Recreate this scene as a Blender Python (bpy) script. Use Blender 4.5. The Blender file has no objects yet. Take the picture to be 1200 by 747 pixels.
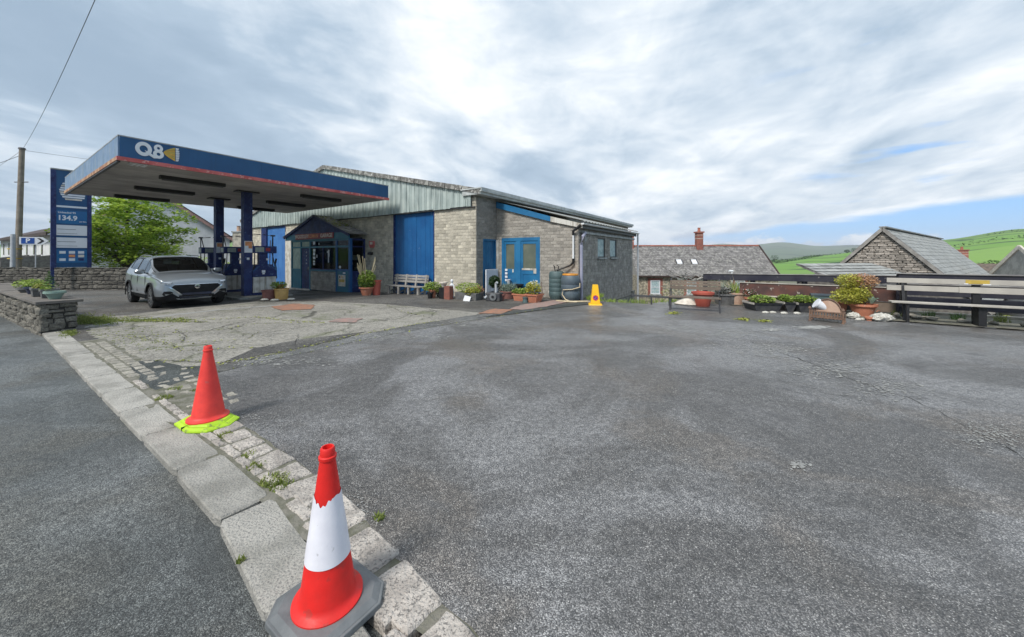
import bpy, bmesh, math, random
from mathutils import Vector, Matrix
from mathutils.bvhtree import BVHTree
random.seed(7)
R = math.radians
S = bpy.context.scene
COL = S.collection
EYE, FOC = 1.6, 430.0            # eye height (m) and focal length in photo pixels (1200 wide)

# ---------------------------------------------------------------- camera
cd = bpy.data.cameras.new("camera"); cam = bpy.data.objects.new("camera", cd); COL.objects.link(cam)
cam.location = (0, 0, EYE); cam.rotation_euler = (R(90), 0, 0)
cd.sensor_width = 36; cd.lens = 36 * FOC / 1200.0
cd.shift_y = -73.5 / 1200.0; cd.clip_start = 0.05; cd.clip_end = 9000
S.camera = cam

# ---------------------------------------------------------------- sun, sky, exposure
SUN_EL, SUN_AZ = R(48), R(215)   # compass-like azimuth measured from +Y clockwise
sd = bpy.data.lights.new("sun", 'SUN'); sd.energy = 2.7; sd.angle = R(14); sd.color = (1, .96, .9)
sun = bpy.data.objects.new("sun", sd); COL.objects.link(sun)
sdir = Vector((math.sin(SUN_AZ) * math.cos(SUN_EL), math.cos(SUN_AZ) * math.cos(SUN_EL), math.sin(SUN_EL)))
sun.rotation_euler = sdir.to_track_quat('Z', 'Y').to_euler(); sun.location = (0, 0, 40)

world = bpy.data.worlds.new("World"); S.world = world; world.use_nodes = True
WN, WL = world.node_tree.nodes, world.node_tree.links
WN.clear()

class NT:
    """small helper to write node trees"""
    def __init__(s, nt): s.nt = nt; s.n = nt.nodes; s.l = nt.links
    def new(s, t, **k):
        n = s.n.new(t)
        for a, b in k.items(): setattr(n, a, b)
        return n
    def put(s, sock, v):
        if v is None: return
        if isinstance(v, bpy.types.NodeSocket): s.l.new(v, sock)
        else:
            if isinstance(v, (tuple, list)) and len(v) == 3 and sock.type == 'RGBA': v = (*v, 1)
            sock.default_value = v
    def math(s, op, a, b=None, c=None, clamp=False):
        n = s.new('ShaderNodeMath', operation=op, use_clamp=clamp)
        s.put(n.inputs[0], a); s.put(n.inputs[1], b)
        if c is not None: s.put(n.inputs[2], c)
        return n.outputs[0]
    def vmath(s, op, a, b=None):
        n = s.new('ShaderNodeVectorMath', operation=op); s.put(n.inputs[0], a); s.put(n.inputs[1], b)
        return n.outputs[0]
    def mix(s, f, a, b, mode='MIX'):
        n = s.new('ShaderNodeMix', data_type='RGBA', blend_type=mode)
        s.put(n.inputs[0], f); s.put(n.inputs[6], a); s.put(n.inputs[7], b); return n.outputs[2]
    def noise(s, v, scale, detail=4, rough=.55, dist=0):
        n = s.new('ShaderNodeTexNoise'); s.put(n.inputs['Vector'], v)
        n.inputs['Scale'].default_value = scale; n.inputs['Detail'].default_value = detail
        n.inputs['Roughness'].default_value = rough; n.inputs['Distortion'].default_value = dist
        return n.outputs[0]
    def voro(s, v, scale, feat='F1', out=0, rnd=1):
        n = s.new('ShaderNodeTexVoronoi', feature=feat); s.put(n.inputs['Vector'], v)
        n.inputs['Scale'].default_value = scale; n.inputs['Randomness'].default_value = rnd
        return n.outputs[out]
    def ramp(s, f, lo, hi, a=0, b=1):
        n = s.new('ShaderNodeMapRange'); n.interpolation_type = 'SMOOTHSTEP'
        s.put(n.inputs[0], f); n.inputs[1].default_value = lo; n.inputs[2].default_value = hi
        n.inputs[3].default_value = a; n.inputs[4].default_value = b; return n.outputs[0]
    def mapping(s, v, scale=(1, 1, 1), rot=(0, 0, 0), loc=(0, 0, 0)):
        n = s.new('ShaderNodeMapping'); s.put(n.inputs[0], v)
        n.inputs[1].default_value = loc; n.inputs[2].default_value = rot; n.inputs[3].default_value = scale
        return n.outputs[0]
    def sep(s, v):
        n = s.new('ShaderNodeSeparateXYZ'); s.put(n.inputs[0], v); return n.outputs
    def comb(s, x, y, z):
        n = s.new('ShaderNodeCombineXYZ'); s.put(n.inputs[0], x); s.put(n.inputs[1], y); s.put(n.inputs[2], z); return n.outputs[0]

w = NT(world.node_tree)
tc = w.new('ShaderNodeTexCoord').outputs['Generated']
sky = w.new('ShaderNodeTexSky', sky_type='NISHITA'); sky.sun_disc = False
sky.sun_elevation = SUN_EL; sky.sun_rotation = SUN_AZ; sky.dust_density = .6; sky.air_density = 1.0; sky.ozone_density = 2.0
dx, dy, dz = w.sep(tc)
zz = w.math('ADD', w.math('MAXIMUM', dz, 0.0), .16)
pl = w.comb(w.math('DIVIDE', dx, zz), w.math('DIVIDE', dy, zz), 0.0)
hor = w.math('SQRT', w.math('ADD', w.math('MULTIPLY', dx, dx), w.math('MULTIPLY', dy, dy)))
el = w.math('DIVIDE', dz, hor)                       # tan(elevation)
az = w.math('ARCTAN2', dx, dy)                       # 0 ahead, + to the right
# long streaky sheets drifting towards the lower left, broken by finer noise
st = w.mapping(w.mapping(pl, rot=(0, 0, R(14))), scale=(1.05, .55, 1), loc=(3.1, 1.4, 0))
n1 = w.noise(st, .85, 8, .55, .5)
n2 = w.noise(w.mapping(w.mapping(pl, rot=(0, 0, R(10))), scale=(.75, .36, 1), loc=(6.2, 2.2, 0)), 1.1, 4, .5, .25)
n3 = w.noise(w.mapping(tc, scale=(1, 1, 3.2)), 5.0, 7, .6, .4)
br = w.math('ADD', w.math('MULTIPLY', n1, .55), w.math('ADD', w.math('MULTIPLY', n2, .55), w.math('MULTIPLY', n3, .25)))
# veiled bright part of the cloud deck in front of the garage (photo: upper middle), and a paler lower right
bx = w.vmath('DOT_PRODUCT', tc, Vector((.10, .955, .275)).normalized()[:])
bx = w.new('ShaderNodeVectorMath', operation='DOT_PRODUCT'); w.put(bx.inputs[0], tc); bx.inputs[1].default_value = Vector((.12, .95, .24)).normalized()[:]
glow = w.ramp(bx.outputs['Value'], .80, 1.0)
bx2 = w.new('ShaderNodeVectorMath', operation='DOT_PRODUCT'); w.put(bx2.inputs[0], tc); bx2.inputs[1].default_value = Vector((.65, .72, .2)).normalized()[:]
glow2 = w.ramp(bx2.outputs['Value'], .7, 1.0)
br = w.math('ADD', br, w.math('ADD', w.math('MULTIPLY', glow, .085), w.math('MULTIPLY', glow2, .06)))
f = w.ramp(br, .56, .87)
n4 = w.noise(w.mapping(w.mapping(pl, rot=(0, 0, R(12))), scale=(1.7, 1.15, 1), loc=(1.2, 7.4, 0)), 1.7, 9, .60, .5)
br = w.math('ADD', br, w.math('MULTIPLY', w.math('SUBTRACT', n4, .5), .30))
f = w.ramp(br, .48, .915)
cr_n = w.new('ShaderNodeValToRGB'); w.put(cr_n.inputs[0], f); er = cr_n.color_ramp.elements
er[0].position = 0.0; er[0].color = (.265, .35, .45, 1); er[1].position = 1.0; er[1].color = (.78, .805, .835, 1)
e_ = er.new(.38); e_.color = (.345, .435, .535, 1); e_ = er.new(.62); e_.color = (.485, .56, .64, 1); e_ = er.new(.82); e_.color = (.61, .665, .72, 1)
cloud = cr_n.outputs[0]
# a band of clear blue low on the right, with cumulus tops under it
nb = w.noise(w.mapping(tc, scale=(1, 1, 6), loc=(.3, 0, 0)), 4.0, 6, .6)
elw = w.math('ADD', el, w.math('MULTIPLY', w.math('SUBTRACT', nb, .5), .045))
top = w.math('ADD', .052, w.math('MULTIPLY', w.math('SUBTRACT', az, .42), .088))
low = w.ramp(w.math('SUBTRACT', elw, w.math('SUBTRACT', top, .006)), -.006, .010, 1, 0)
nc = w.noise(w.mapping(tc, scale=(1, 1, 2.2), loc=(1.7, .2, 0)), 9.0, 6, .6)
cum = w.ramp(w.math('SUBTRACT', w.math('ADD', .034, w.math('MULTIPLY', w.math('SUBTRACT', nc, .5), .10)), el), -.006, .006, 1, 0)
blue = w.math('MULTIPLY', w.math('MULTIPLY', low, cum), w.ramp(az, .30, .62))
# small gap higher on the right
gap = w.ramp(w.noise(w.mapping(tc, scale=(1, 1, 7), loc=(5.3, 1, .35)), 2.6, 5, .55), .60, .70)
blue = w.math('MAXIMUM', blue, w.math('MULTIPLY', gap, w.ramp(az, .55, .85, 0, .75)), clamp=True)
cumcol = w.mix(w.ramp(nc, .40, .62), (.40, .455, .55), (.72, .75, .79))
cloud = w.mix(w.math('MULTIPLY', w.ramp(el, .05, .075, 1, 0), w.ramp(az, .2, .5)), cloud, cumcol)
b1 = w.new('ShaderNodeBackground'); w.put(b1.inputs[0], w.mix(.55, sky.outputs[0], (1.0, 4.1, 9.6))); b1.inputs[1].default_value = .095
b2 = w.new('ShaderNodeBackground'); w.put(b2.inputs[0], cloud); b2.inputs[1].default_value = 1.0
ms = w.new('ShaderNodeMixShader'); w.put(ms.inputs[0], blue); w.l.new(b2.outputs[0], ms.inputs[1]); w.l.new(b1.outputs[0], ms.inputs[2])
wo = w.new('ShaderNodeOutputWorld'); w.l.new(ms.outputs[0], wo.inputs[0])

vs = S.view_settings; vs.view_transform = 'Standard'; vs.look = 'None'; vs.exposure = 0.5; vs.gamma = 1.0; vs.use_curve_mapping = False

# ---------------------------------------------------------------- materials
MATS = {}
def material(name, col, rough=.8, col2=None, scale=6, lo=.35, hi=.65, bump=.15, bscale=60, metal=0, spec=.5,
             rnd=0, streak=None, streakamt=.5, speck=None, detail=6):
    """noise-mottled colour, fine bump, per-piece variation, optional run-down streaks and specks"""
    if name in MATS: return MATS[name]
    m = bpy.data.materials.new(name); m.use_nodes = True; t = NT(m.node_tree)
    b = t.n['Principled BSDF']; o = t.new('ShaderNodeTexCoord').outputs['Object']
    if col2 is None: col2 = tuple(c * .72 for c in col)
    c = t.mix(t.ramp(t.noise(o, scale, detail), lo, hi), col, col2)
    if rnd:
        oi = t.new('ShaderNodeObjectInfo').outputs['Random']; gi = t.new('ShaderNodeNewGeometry').outputs['Random Per Island']
        r = t.math('FRACT', t.math('ADD', oi, gi))
        v = t.math('ADD', 1 - rnd, t.math('MULTIPLY', r, 2 * rnd))
        c = t.mix(1.0, c, t.comb(v, v, t.math('ADD', v, 0.0)), 'MULTIPLY')
    if streak:
        sv = t.noise(t.mapping(o, scale=(7, 7, .35)), 2.0, 6, .65)
        c = t.mix(t.math('MULTIPLY', t.ramp(sv, .50, .72), streakamt), c, streak)
    if speck:
        c = t.mix(t.math('MULTIPLY', t.ramp(t.noise(o, speck[1], 3, .6), speck[2], speck[2] + .06), speck[3] if len(speck) > 3 else 1), c, speck[0])
    t.put(b.inputs['Base Color'], c); b.inputs['Metallic'].default_value = metal
    b.inputs['Specular IOR Level'].default_value = spec
    t.put(b.inputs['Roughness'], t.ramp(t.noise(o, scale * 2.3, 3), .2, .8, max(0, rough - .1), min(1, rough + .1)))
    if bump:
        bp = t.new('ShaderNodeBump'); bp.inputs['Strength'].default_value = bump; bp.inputs['Distance'].default_value = .02
        t.put(bp.inputs['Height'], t.noise(o, bscale, 5, .6)); t.l.new(bp.outputs[0], b.inputs['Normal'])
    MATS[name] = m; return m

def asphalt(name, dark, light, stone, patch, cell=95.0, sheen=.45, stonef=.55, seed=0):
    m = bpy.data.materials.new(name); m.use_nodes = True; t = NT(m.node_tree); b = t.n['Principled BSDF']
    o = t.mapping(t.new('ShaderNodeTexCoord').outputs['Object'], loc=(seed, seed * 1.7, 0))
    big = t.noise(o, .38, 6, .62, .8); mid = t.noise(o, 1.9, 6, .65, .3); strk = t.noise(t.mapping(o, scale=(.55, 2.2, 1), rot=(0, 0, R(25))), 1.0, 6, .65)
    c = t.mix(t.ramp(big, .42, .58), tuple(x * .82 for x in dark), light)
    c = t.mix(t.ramp(t.noise(t.mapping(o, loc=(7, 2, 0)), .55, 5, .6, .5), .50, .62, 0, .55), c, (dark[0] * 1.05, dark[1] * .93, dark[2] * .80))
    c = t.mix(t.ramp(strk, .54, .70, 0, .5), c, patch)
    c = t.mix(t.ramp(mid, .50, .74, 0, .55), c, tuple(x * .62 for x in dark))
    c = t.mix(t.ramp(t.noise(o, 19, 5, .7), .36, .64, 0, 1), t.mix(1.0, c, (.74, .74, .74), 'MULTIPLY'), t.mix(1.0, c, (1.22, 1.21, 1.19), 'MULTIPLY'))
    warp = t.vmath('ADD', o, t.comb(t.math('MULTIPLY', t.noise(o, 60, 2), .014), t.math('MULTIPLY', t.noise(o, 57, 2), .014), 0.0))
    vc = t.new('ShaderNodeTexVoronoi', feature='F1'); t.put(vc.inputs['Vector'], warp); vc.inputs['Scale'].default_value = cell
    cr = t.sep(vc.outputs['Color'])[0]; dist = vc.outputs['Distance']
    c = t.mix(t.ramp(cr, .15, .95, 0, 1), t.mix(1.0, c, (.58, .58, .58), 'MULTIPLY'), t.mix(1.0, c, (1.45, 1.43, 1.40), 'MULTIPLY'))
    expo = t.ramp(t.noise(o, 1.1, 5, .65), .34, .60, .25, 1)
    st = t.math('MULTIPLY', t.math('MULTIPLY', t.ramp(cr, .89, .91), t.ramp(dist, .28, .40, 1, 0)), t.math('MULTIPLY', expo, stonef))
    c = t.mix(st, c, stone)
    c = t.mix(t.ramp(dist, .42, .70, 0, .75), c, tuple(x * .22 for x in dark))
    v2 = t.new('ShaderNodeTexVoronoi', feature='F1'); t.put(v2.inputs['Vector'], warp); v2.inputs['Scale'].default_value = cell * .42; c2 = t.sep(v2.outputs['Color'])[0]
    c = t.mix(t.math('MULTIPLY', t.math('MULTIPLY', t.ramp(c2, .93, .95), t.ramp(v2.outputs['Distance'], .13, .20, 1, 0)), t.math('MULTIPLY', expo, .8)), c, stone)
    spot = t.math('MULTIPLY', t.ramp(t.noise(o, 1.25, 3, .5), .66, .70), .45); c = t.mix(spot, c, tuple(x * .35 for x in dark))
    t.put(b.inputs['Base Color'], c)
    t.put(b.inputs['Roughness'], t.ramp(t.noise(o, .7, 5, .6, .4), .40, .62, sheen, sheen + .32)); b.inputs['Specular IOR Level'].default_value = .5
    bp = t.new('ShaderNodeBump'); bp.inputs['Strength'].default_value = .8; bp.inputs['Distance'].default_value = .008
    t.put(bp.inputs['Height'], t.math('SUBTRACT', t.math('MULTIPLY', t.noise(o, 45, 5, .65), 1.2), dist)); t.l.new(bp.outputs[0], b.inputs['Normal'])
    MATS[name] = m; return m

def concrete_old(name, ca, cb, crack, moss, mossf=.6, cs=.75, aggregate=True):
    m = bpy.data.materials.new(name); m.use_nodes = True; t = NT(m.node_tree); b = t.n['Principled BSDF']
    o = t.new('ShaderNodeTexCoord').outputs['Object']
    c = t.mix(t.ramp(t.noise(o, .7, 6, .6, .4), .35, .65), ca, cb)
    c = t.mix(t.ramp(t.noise(o, 2.6, 7, .7, .6), .44, .66, 0, .75), c, tuple(x * .55 for x in ca))
    c = t.mix(t.ramp(t.noise(o, 16, 5, .7), .36, .64, 0, 1), t.mix(1.0, c, (.66, .66, .65), 'MULTIPLY'), t.mix(1.0, c, (1.28, 1.27, 1.25), 'MULTIPLY'))
    if aggregate:
        cr = t.sep(t.voro(o, 55, out=1))[0]
        c = t.mix(t.ramp(cr, .2, .9, 0, .55), c, tuple(min(1, x * 1.45) for x in cb))
        c = t.mix(t.ramp(t.noise(o, 85, 3, .7), .52, .66, 0, .55), c, tuple(x * .45 for x in ca))
    wo = t.vmath('ADD', o, t.comb(t.math('MULTIPLY', t.noise(o, 1.9, 7, .7), .8), t.math('MULTIPLY', t.noise(t.mapping(o, loc=(9, 3, 0)), 1.9, 7, .7), .8), 0.0))
    e = t.voro(wo, cs, 'DISTANCE_TO_EDGE'); cm = t.ramp(t.noise(o, .8, 3), .36, .52)
    ck = t.math('MULTIPLY', t.ramp(e, .002, .012, 1, 0), cm)
    mo = t.math('MULTIPLY', t.ramp(e, .01, .09, 1, 0), t.ramp(t.noise(o, 1.1, 5, .7), .48, .60, 0, mossf))
    c = t.mix(mo, c, moss); c = t.mix(t.math('MULTIPLY', ck, .9), c, crack)
    t.put(b.inputs['Base Color'], c); b.inputs['Roughness'].default_value = .85
    bp = t.new('ShaderNodeBump'); bp.inputs['Strength'].default_value = .6; bp.inputs['Distance'].default_value = .01
    t.put(bp.inputs['Height'], t.math('SUBTRACT', t.noise(o, 50, 5, .65), t.math('MULTIPLY', ck, 2.0))); t.l.new(bp.outputs[0], b.inputs['Normal'])
    MATS[name] = m; return m

def glassmat(name, tint, refl=.12, alpha=.85):
    m = bpy.data.materials.new(name); m.use_nodes = True; t = NT(m.node_tree); t.n.clear()
    tr = t.new('ShaderNodeBsdfTransparent'); t.put(tr.inputs[0], tint)
    gl = t.new('ShaderNodeBsdfGlossy'); gl.inputs['Roughness'].default_value = .03; gl.inputs[0].default_value = (.9, .95, 1, 1)
    fr = t.new('ShaderNodeFresnel'); fr.inputs[0].default_value = 1.5 if refl > .04 else 1.22
    o = t.new('ShaderNodeTexCoord').outputs['Object']
    bp = t.new('ShaderNodeBump'); bp.inputs['Strength'].default_value = .04; t.put(bp.inputs['Height'], t.noise(o, 2.5, 2)); t.l.new(bp.outputs[0], gl.inputs['Normal'])
    mx = t.new('ShaderNodeMixShader'); t.put(mx.inputs[0], t.math('ADD', fr.outputs[0], refl, clamp=True)); t.l.new(tr.outputs[0], mx.inputs[1]); t.l.new(gl.outputs[0], mx.inputs[2])
    out = t.new('ShaderNodeOutputMaterial'); t.l.new(mx.outputs[0], out.inputs[0]); MATS[name] = m; return m

def leafmat(name, a, b_, sc=3.0, tr=.25):
    m = bpy.data.materials.new(name); m.use_nodes = True; t = NT(m.node_tree); b = t.n['Principled BSDF']
    o = t.new('ShaderNodeTexCoord').outputs['Object']; gi = t.new('ShaderNodeNewGeometry').outputs['Random Per Island']
    f = t.math('ADD', t.math('MULTIPLY', gi, .6), t.math('MULTIPLY', t.ramp(t.noise(o, sc, 3), .35, .65), .5), clamp=True)
    c = t.mix(f, a, b_); t.put(b.inputs['Base Color'], c); b.inputs['Roughness'].default_value = .55
    tl = t.new('ShaderNodeBsdfTranslucent'); t.put(tl.inputs[0], c); mx = t.new('ShaderNodeMixShader'); mx.inputs[0].default_value = tr
    t.l.new(b.outputs[0], mx.inputs[1]); t.l.new(tl.outputs[0], mx.inputs[2]); t.l.new(mx.outputs[0], t.n['Material Output'].inputs[0])
    MATS[name] = m; return m

asphalt('yard_asphalt', (.180, .178, .177), (.285, .287, .295), (.72, .71, .68), (.32, .325, .335), cell=150, sheen=.30, stonef=.8)
asphalt('road_asphalt', (.135, .148, .149), (.205, .222, .225), (.46, .47, .47), (.22, .24, .245), cell=160, sheen=.42, stonef=.45, seed=31)
asphalt('drive_asphalt', (.125, .12, .112), (.185, .178, .165), (.30, .29, .28), (.22, .215, .21), cell=70, sheen=.5, stonef=.4, seed=11)
asphalt('patch_asphalt', (.075, .085, .082), (.105, .118, .115), (.18, .2, .2), (.10, .11, .11), cell=100, sheen=.55, stonef=.3, seed=17)
asphalt('strip_asphalt', (.155, .158, .156), (.235, .24, .24), (.40, .40, .40), (.29, .295, .30), cell=80, sheen=.5, stonef=.5, seed=23)
concrete_old('apron_concrete', (.185, .176, .155), (.285, .27, .238), (.06, .058, .045), (.11, .125, .05), .6, .62)
material('granite', (.52, .475, .425), .8, (.37, .335, .30), 9, .4, .6, 1.0, 60, rnd=.12, speck=((.15, .14, .13), 75, .54, .8))
material('granite_pale', (.43, .41, .37), .8, (.27, .26, .23), 2.6, .40, .66, .9, 70, rnd=.10, speck=((.19, .185, .175), 90, .53, .8))
material('gap_soil', (.06, .065, .045), .95, (.10, .095, .07), 14, bump=.8)
material('sett_mortar', (.19, .18, .15), .95, (.11, .11, .075), 9, bump=.8, bscale=40)
material('grass_soil', (.10, .12, .045), .95, (.13, .11, .07), 6, bump=.8, bscale=30)
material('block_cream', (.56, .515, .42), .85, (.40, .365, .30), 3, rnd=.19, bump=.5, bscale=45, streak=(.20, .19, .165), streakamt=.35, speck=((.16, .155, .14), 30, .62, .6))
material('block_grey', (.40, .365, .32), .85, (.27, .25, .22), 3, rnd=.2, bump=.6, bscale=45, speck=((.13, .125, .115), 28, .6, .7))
material('block_dark', (.30, .285, .255), .85, (.21, .20, .18), 4, rnd=.16, bump=.6, bscale=40, speck=((.40, .385, .35), 40, .62, .5))  # shade of the side return is put into this darker block colour
material('mortar', (.30, .285, .25), .9, (.20, .19, .17), 6, bump=.5)
material('mortar_light', (.48, .45, .38), .9, (.27, .255, .22), 5, bump=.4, streak=(.12, .115, .10), streakamt=.55)
material('block_side', (.40, .375, .335), .9, (.25, .235, .21), 5, .38, .62, .9, 40, rnd=.14, streak=(.16, .155, .145), streakamt=.5, speck=((.50, .48, .44), 26, .6, .6))
material('roughcast', (.36, .345, .32), .95, (.25, .24, .225), 5, .35, .65, 1.0, 38, speck=((.42, .41, .39), 34, .57, .7))
material('plinth', (.25, .25, .235), .9, (.14, .145, .13), 5, bump=.6)
material('cladding', (.46, .52, .49), .55, (.37, .43, .41), 2.2, bump=.1, bscale=20, streak=(.10, .13, .13), streakamt=.85, rnd=.06)
material('asbestos', (.15, .145, .135), .9, (.33, .325, .30), 5, .48, .60, .7, 30, speck=((.62, .61, .57), 11, .63, .9))
material('blue_paint', (.008, .085, .25), .45, (.012, .11, .30), 1.2, bump=.12, bscale=14, streak=(.006, .035, .14), streakamt=.5, speck=((.30, .40, .52), 9, .70, .45))
material('blue_pale', (.045, .15, .40), .5, (.06, .19, .46), 1.5, bump=.12, bscale=14, streak=(.02, .08, .26), streakamt=.5)
material('blue_door', (.012, .12, .27), .45, (.02, .16, .33), 2, bump=.1, speck=((.45, .5, .55), 16, .73, .6), rnd=.05)
material('blue_navy', (.005, .010, .075), .6, (.012, .03, .13), 3, bump=.12, bscale=20, speck=((.09, .15, .28), 10, .60, .6))
material('teal_paint', (.01, .125, .19), .45, (.015, .16, .24), 2, bump=.08)
material('fascia_blue', (.006, .060, .165), .38, (.010, .078, .20), .8, bump=.04, bscale=6, streak=(.006, .03, .10), streakamt=.3)
material('fascia_glare', (.13, .22, .36), .5, (.19, .27, .38), 1.6, bump=.08, streak=(.17, .19, .13), streakamt=.75)  # glare on the short side painted in as a paler greyish blue, plus streaks
material('red_trim', (.55, .13, .12), .5, (.42, .07, .065), 3, bump=.08, speck=((.62, .33, .29), 9, .55, .7))
material('trim_rust', (.50, .33, .20), .7, (.30, .12, .07), 4, bump=.3, speck=((.30, .28, .08), 10, .6, .8))
material('soffit', (.42, .395, .365), .8, (.30, .28, .26), 1.3, bump=.2, streak=(.2, .18, .17), streakamt=.3, rnd=.10)
material('black', (.012, .012, .014), .5, bump=.1); material('tube_off', (.10, .10, .10), .4); material('display_grey', (.34, .38, .33), .4)
material('white_paint', (.74, .74, .72), .5, (.62, .62, .60), 4, bump=.05); material('white_dirty', (.60, .58, .53), .6, (.40, .37, .32), 3.5, .4, .62, bump=.15, streak=(.16, .12, .07), streakamt=.8)
material('grey_pipe', (.33, .34, .44), .4, (.28, .29, .38), 3, bump=.03); material('upvc_white', (.78, .79, .80), .35, (.66, .67, .68), 3, bump=.02)
material('eave_pale', (.52, .54, .53), .5, (.40, .42, .41), 3, bump=.1, streak=(.2, .2, .19), streakamt=.4)
material('gutter_grey', (.36, .37, .37), .5, (.22, .23, .22), 4, bump=.1); material('stone_slab', (.22, .21, .19), .9, (.14, .13, .12), 6, bump=.7, bscale=22, rnd=.1, speck=((.42, .40, .35), 12, .66, .8))
material('rubble', (.25, .235, .195), .9, (.12, .11, .095), 5, .35, .65, .9, 24, rnd=.30, speck=((.46, .45, .40), 14, .62, .8))
material('rubble_dark', (.15, .14, .12), .9, (.065, .06, .05), 5, .35, .65, .9, 24, rnd=.42, speck=((.34, .33, .28), 9, .62, .8))
material('cobble', (.36, .335, .285), .85, (.25, .235, .20), 7, .4, .6, .9, 50, rnd=.16, speck=((.14, .135, .11), 40, .57, .7))
material('cottage_stone', (.42, .375, .28), .9, (.20, .18, .14), 4.5, .46, .54, .8, 12, speck=((.13, .12, .10), 9, .56, .7))
material('alarm_red', (.58, .17, .16), .6, (.48, .13, .12))
material('rubble_barn', (.40, .36, .315), .9, (.27, .24, .21), 4, .35, .65, .7, 24, rnd=.32, speck=((.6, .58, .54), 18, .64, .6))
material('dark_gap', (.035, .033, .03), .95, bump=.5); material('barn_mortar', (.20, .185, .165), .95, (.12, .11, .1), 6, bump=.5)
material('slate', (.20, .205, .20), .7, (.145, .15, .15), 2.5, .35, .65, .3, 20, rnd=.22, speck=((.30, .31, .27), 5, .57, .6))
material('slate_worn', (.215, .205, .20), .8, (.13, .125, .12), 3.0, .35, .65, .4, 20, rnd=.25, speck=((.34, .33, .30), 4, .55, .7))
material('slate_pale', (.33, .335, .32), .8, (.24, .245, .235), 3, bump=.3, bscale=20, rnd=.15, speck=((.46, .46, .43), 9, .6, .6))
material('ridge_red', (.38, .13, .085), .8, (.27, .10, .07), 4, rnd=.15, bump=.3); material('brick_red', (.33, .12, .085), .85, (.22, .09, .07), 5, rnd=.2, bump=.4)
material('brick_band', (.50, .40, .34), .85, bump=.3); material('terracotta', (.50, .19, .11), .75, (.40, .15, .09), 4, bump=.25, speck=((.62, .45, .36), 8, .62, .5))
material('terracotta_red', (.42, .09, .06), .6, (.36, .08, .055), 3, bump=.1); material('terra_pale', (.52, .36, .27), .8, (.44, .28, .2), 4, bump=.3)
material('wood_grey', (.34, .325, .30), .8, (.22, .205, .19), 3, bump=.5, bscale=30, rnd=.15); material('wood_pale', (.46, .43, .38), .8, (.36, .335, .30), 2.2, bump=.4, bscale=30, rnd=.08)
material('wood_brown', (.17, .13, .10), .8, (.10, .08, .065), 3, bump=.5, bscale=30, rnd=.15); material('wood_rust', (.13, .055, .042), .8, (.055, .035, .035), 2, bump=.4, speck=((.48, .44, .38), 9, .63, .8))
material('fence_dark', (.012, .012, .026), .7, (.028, .028, .040), 2.5, bump=.3, rnd=.2, speck=((.30, .28, .26), 10, .68, .6)); material('rail_top', (.27, .26, .25), .7, (.17, .16, .16), 3, bump=.3)
material('moss', (.13, .16, .045), .95, (.09, .10, .04), 9, bump=.8); material('soil', (.035, .026, .02), .95, bump=.8)
material('steel_dark', (.04, .042, .05), .5, (.07, .07, .07), 8, bump=.2); material('rust', (.22, .13, .085), .8, (.13, .08, .06), 8, bump=.5)
material('cone_red', (.74, .020, .016), .5, (.60, .018, .014), 7, bump=.08, spec=.4, speck=((.25, .05, .04), 11, .60, .45)); material('cone_faded', (.78, .050, .036), .55, (.66, .035, .028), 7, bump=.08, speck=((.42, .10, .08), 14, .64, .5))
material('sleeve_white', (.80, .79, .84), .4, (.72, .71, .77), 7, bump=.08, speck=((.36, .35, .36), 17, .64, .6)); material('rubber_grey', (.115, .125, .13), .6, (.16, .17, .175), 6, bump=.25, bscale=30)
material('lime_plastic', (.42, .66, .02), .6, (.34, .54, .02), 5, bump=.1, speck=((.16, .20, .06), 12, .60, .7)); material('yellow_cone', (.88, .50, .01), .45, (.80, .43, .01), 5, bump=.05)
material('butt_green', (.065, .105, .11), .5, (.09, .135, .135), 3, bump=.1); material('butt_blue', (.065, .09, .115), .5, (.09, .12, .14), 3, bump=.1); material('orange_lid', (.72, .30, .03), .5)
material('hose', (.60, .50, .33), .6); material('silver', (.31, .345, .37), .32, (.30, .335, .36), 2, bump=0, metal=.5, spec=.6)
material('tyre', (.018, .018, .019), .75, bump=.3); material('alloy', (.32, .33, .34), .35, metal=.7, bump=0); material('chrome', (.75, .76, .78), .15, metal=1, bump=0)
material('lamp_lens', (.34, .37, .39), .12, (.12, .13, .14), 20, bump=0, metal=.4); material('plastic_black', (.012, .013, .015), .7, bump=.05, spec=.2); material('interior', (.03, .03, .032), .8)
material('house_white', (.66, .665, .66), .8, (.56, .57, .57), 1.5, bump=.3, streak=(.42, .42, .40), streakamt=.4); material('house_trim', (.06, .035, .03), .6); material('fascia_pink', (.36, .22, .19), .7)
material('wood_pole', (.27, .235, .19), .85, (.19, .16, .13), 3, bump=.5, streak=(.12, .10, .08), streakamt=.5); material('galv', (.42, .44, .46), .5, (.35, .37, .39), 4)
material('bark', (.10, .085, .065), .9, (.06, .05, .04), 8, bump=.8); material('sign_white', (.72, .73, .76), .45, (.66, .68, .71), 2); material('sign_blue', (.012, .075, .34), .4)
material('totem_teal', (.015, .14, .32), .35, (.012, .10, .27), 1.2); material('sign_black', (.015, .015, .02), .5); material('sign_red', (.62, .03, .04), .5); material('sign_gold', (.72, .42, .06), .4); material('sign_sail', (.66, .68, .72), .4)
material('sign_orange', (.75, .30, .12), .5); material('sign_maroon', (.30, .02, .03), .5); material('sign_cream', (.70, .64, .55), .5); material('sign_yellow', (.60, .42, .08), .5)
material('stone_white', (.62, .60, .54), .85, (.42, .40, .35), 14, .4, .6, .9, 30); material('rust_patch', (.36, .17, .10), .9, (.25, .15, .11), 6, bump=.6); material('pink_patch', (.33, .21, .18), .9, (.24, .19, .17), 5, bump=.6)
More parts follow.
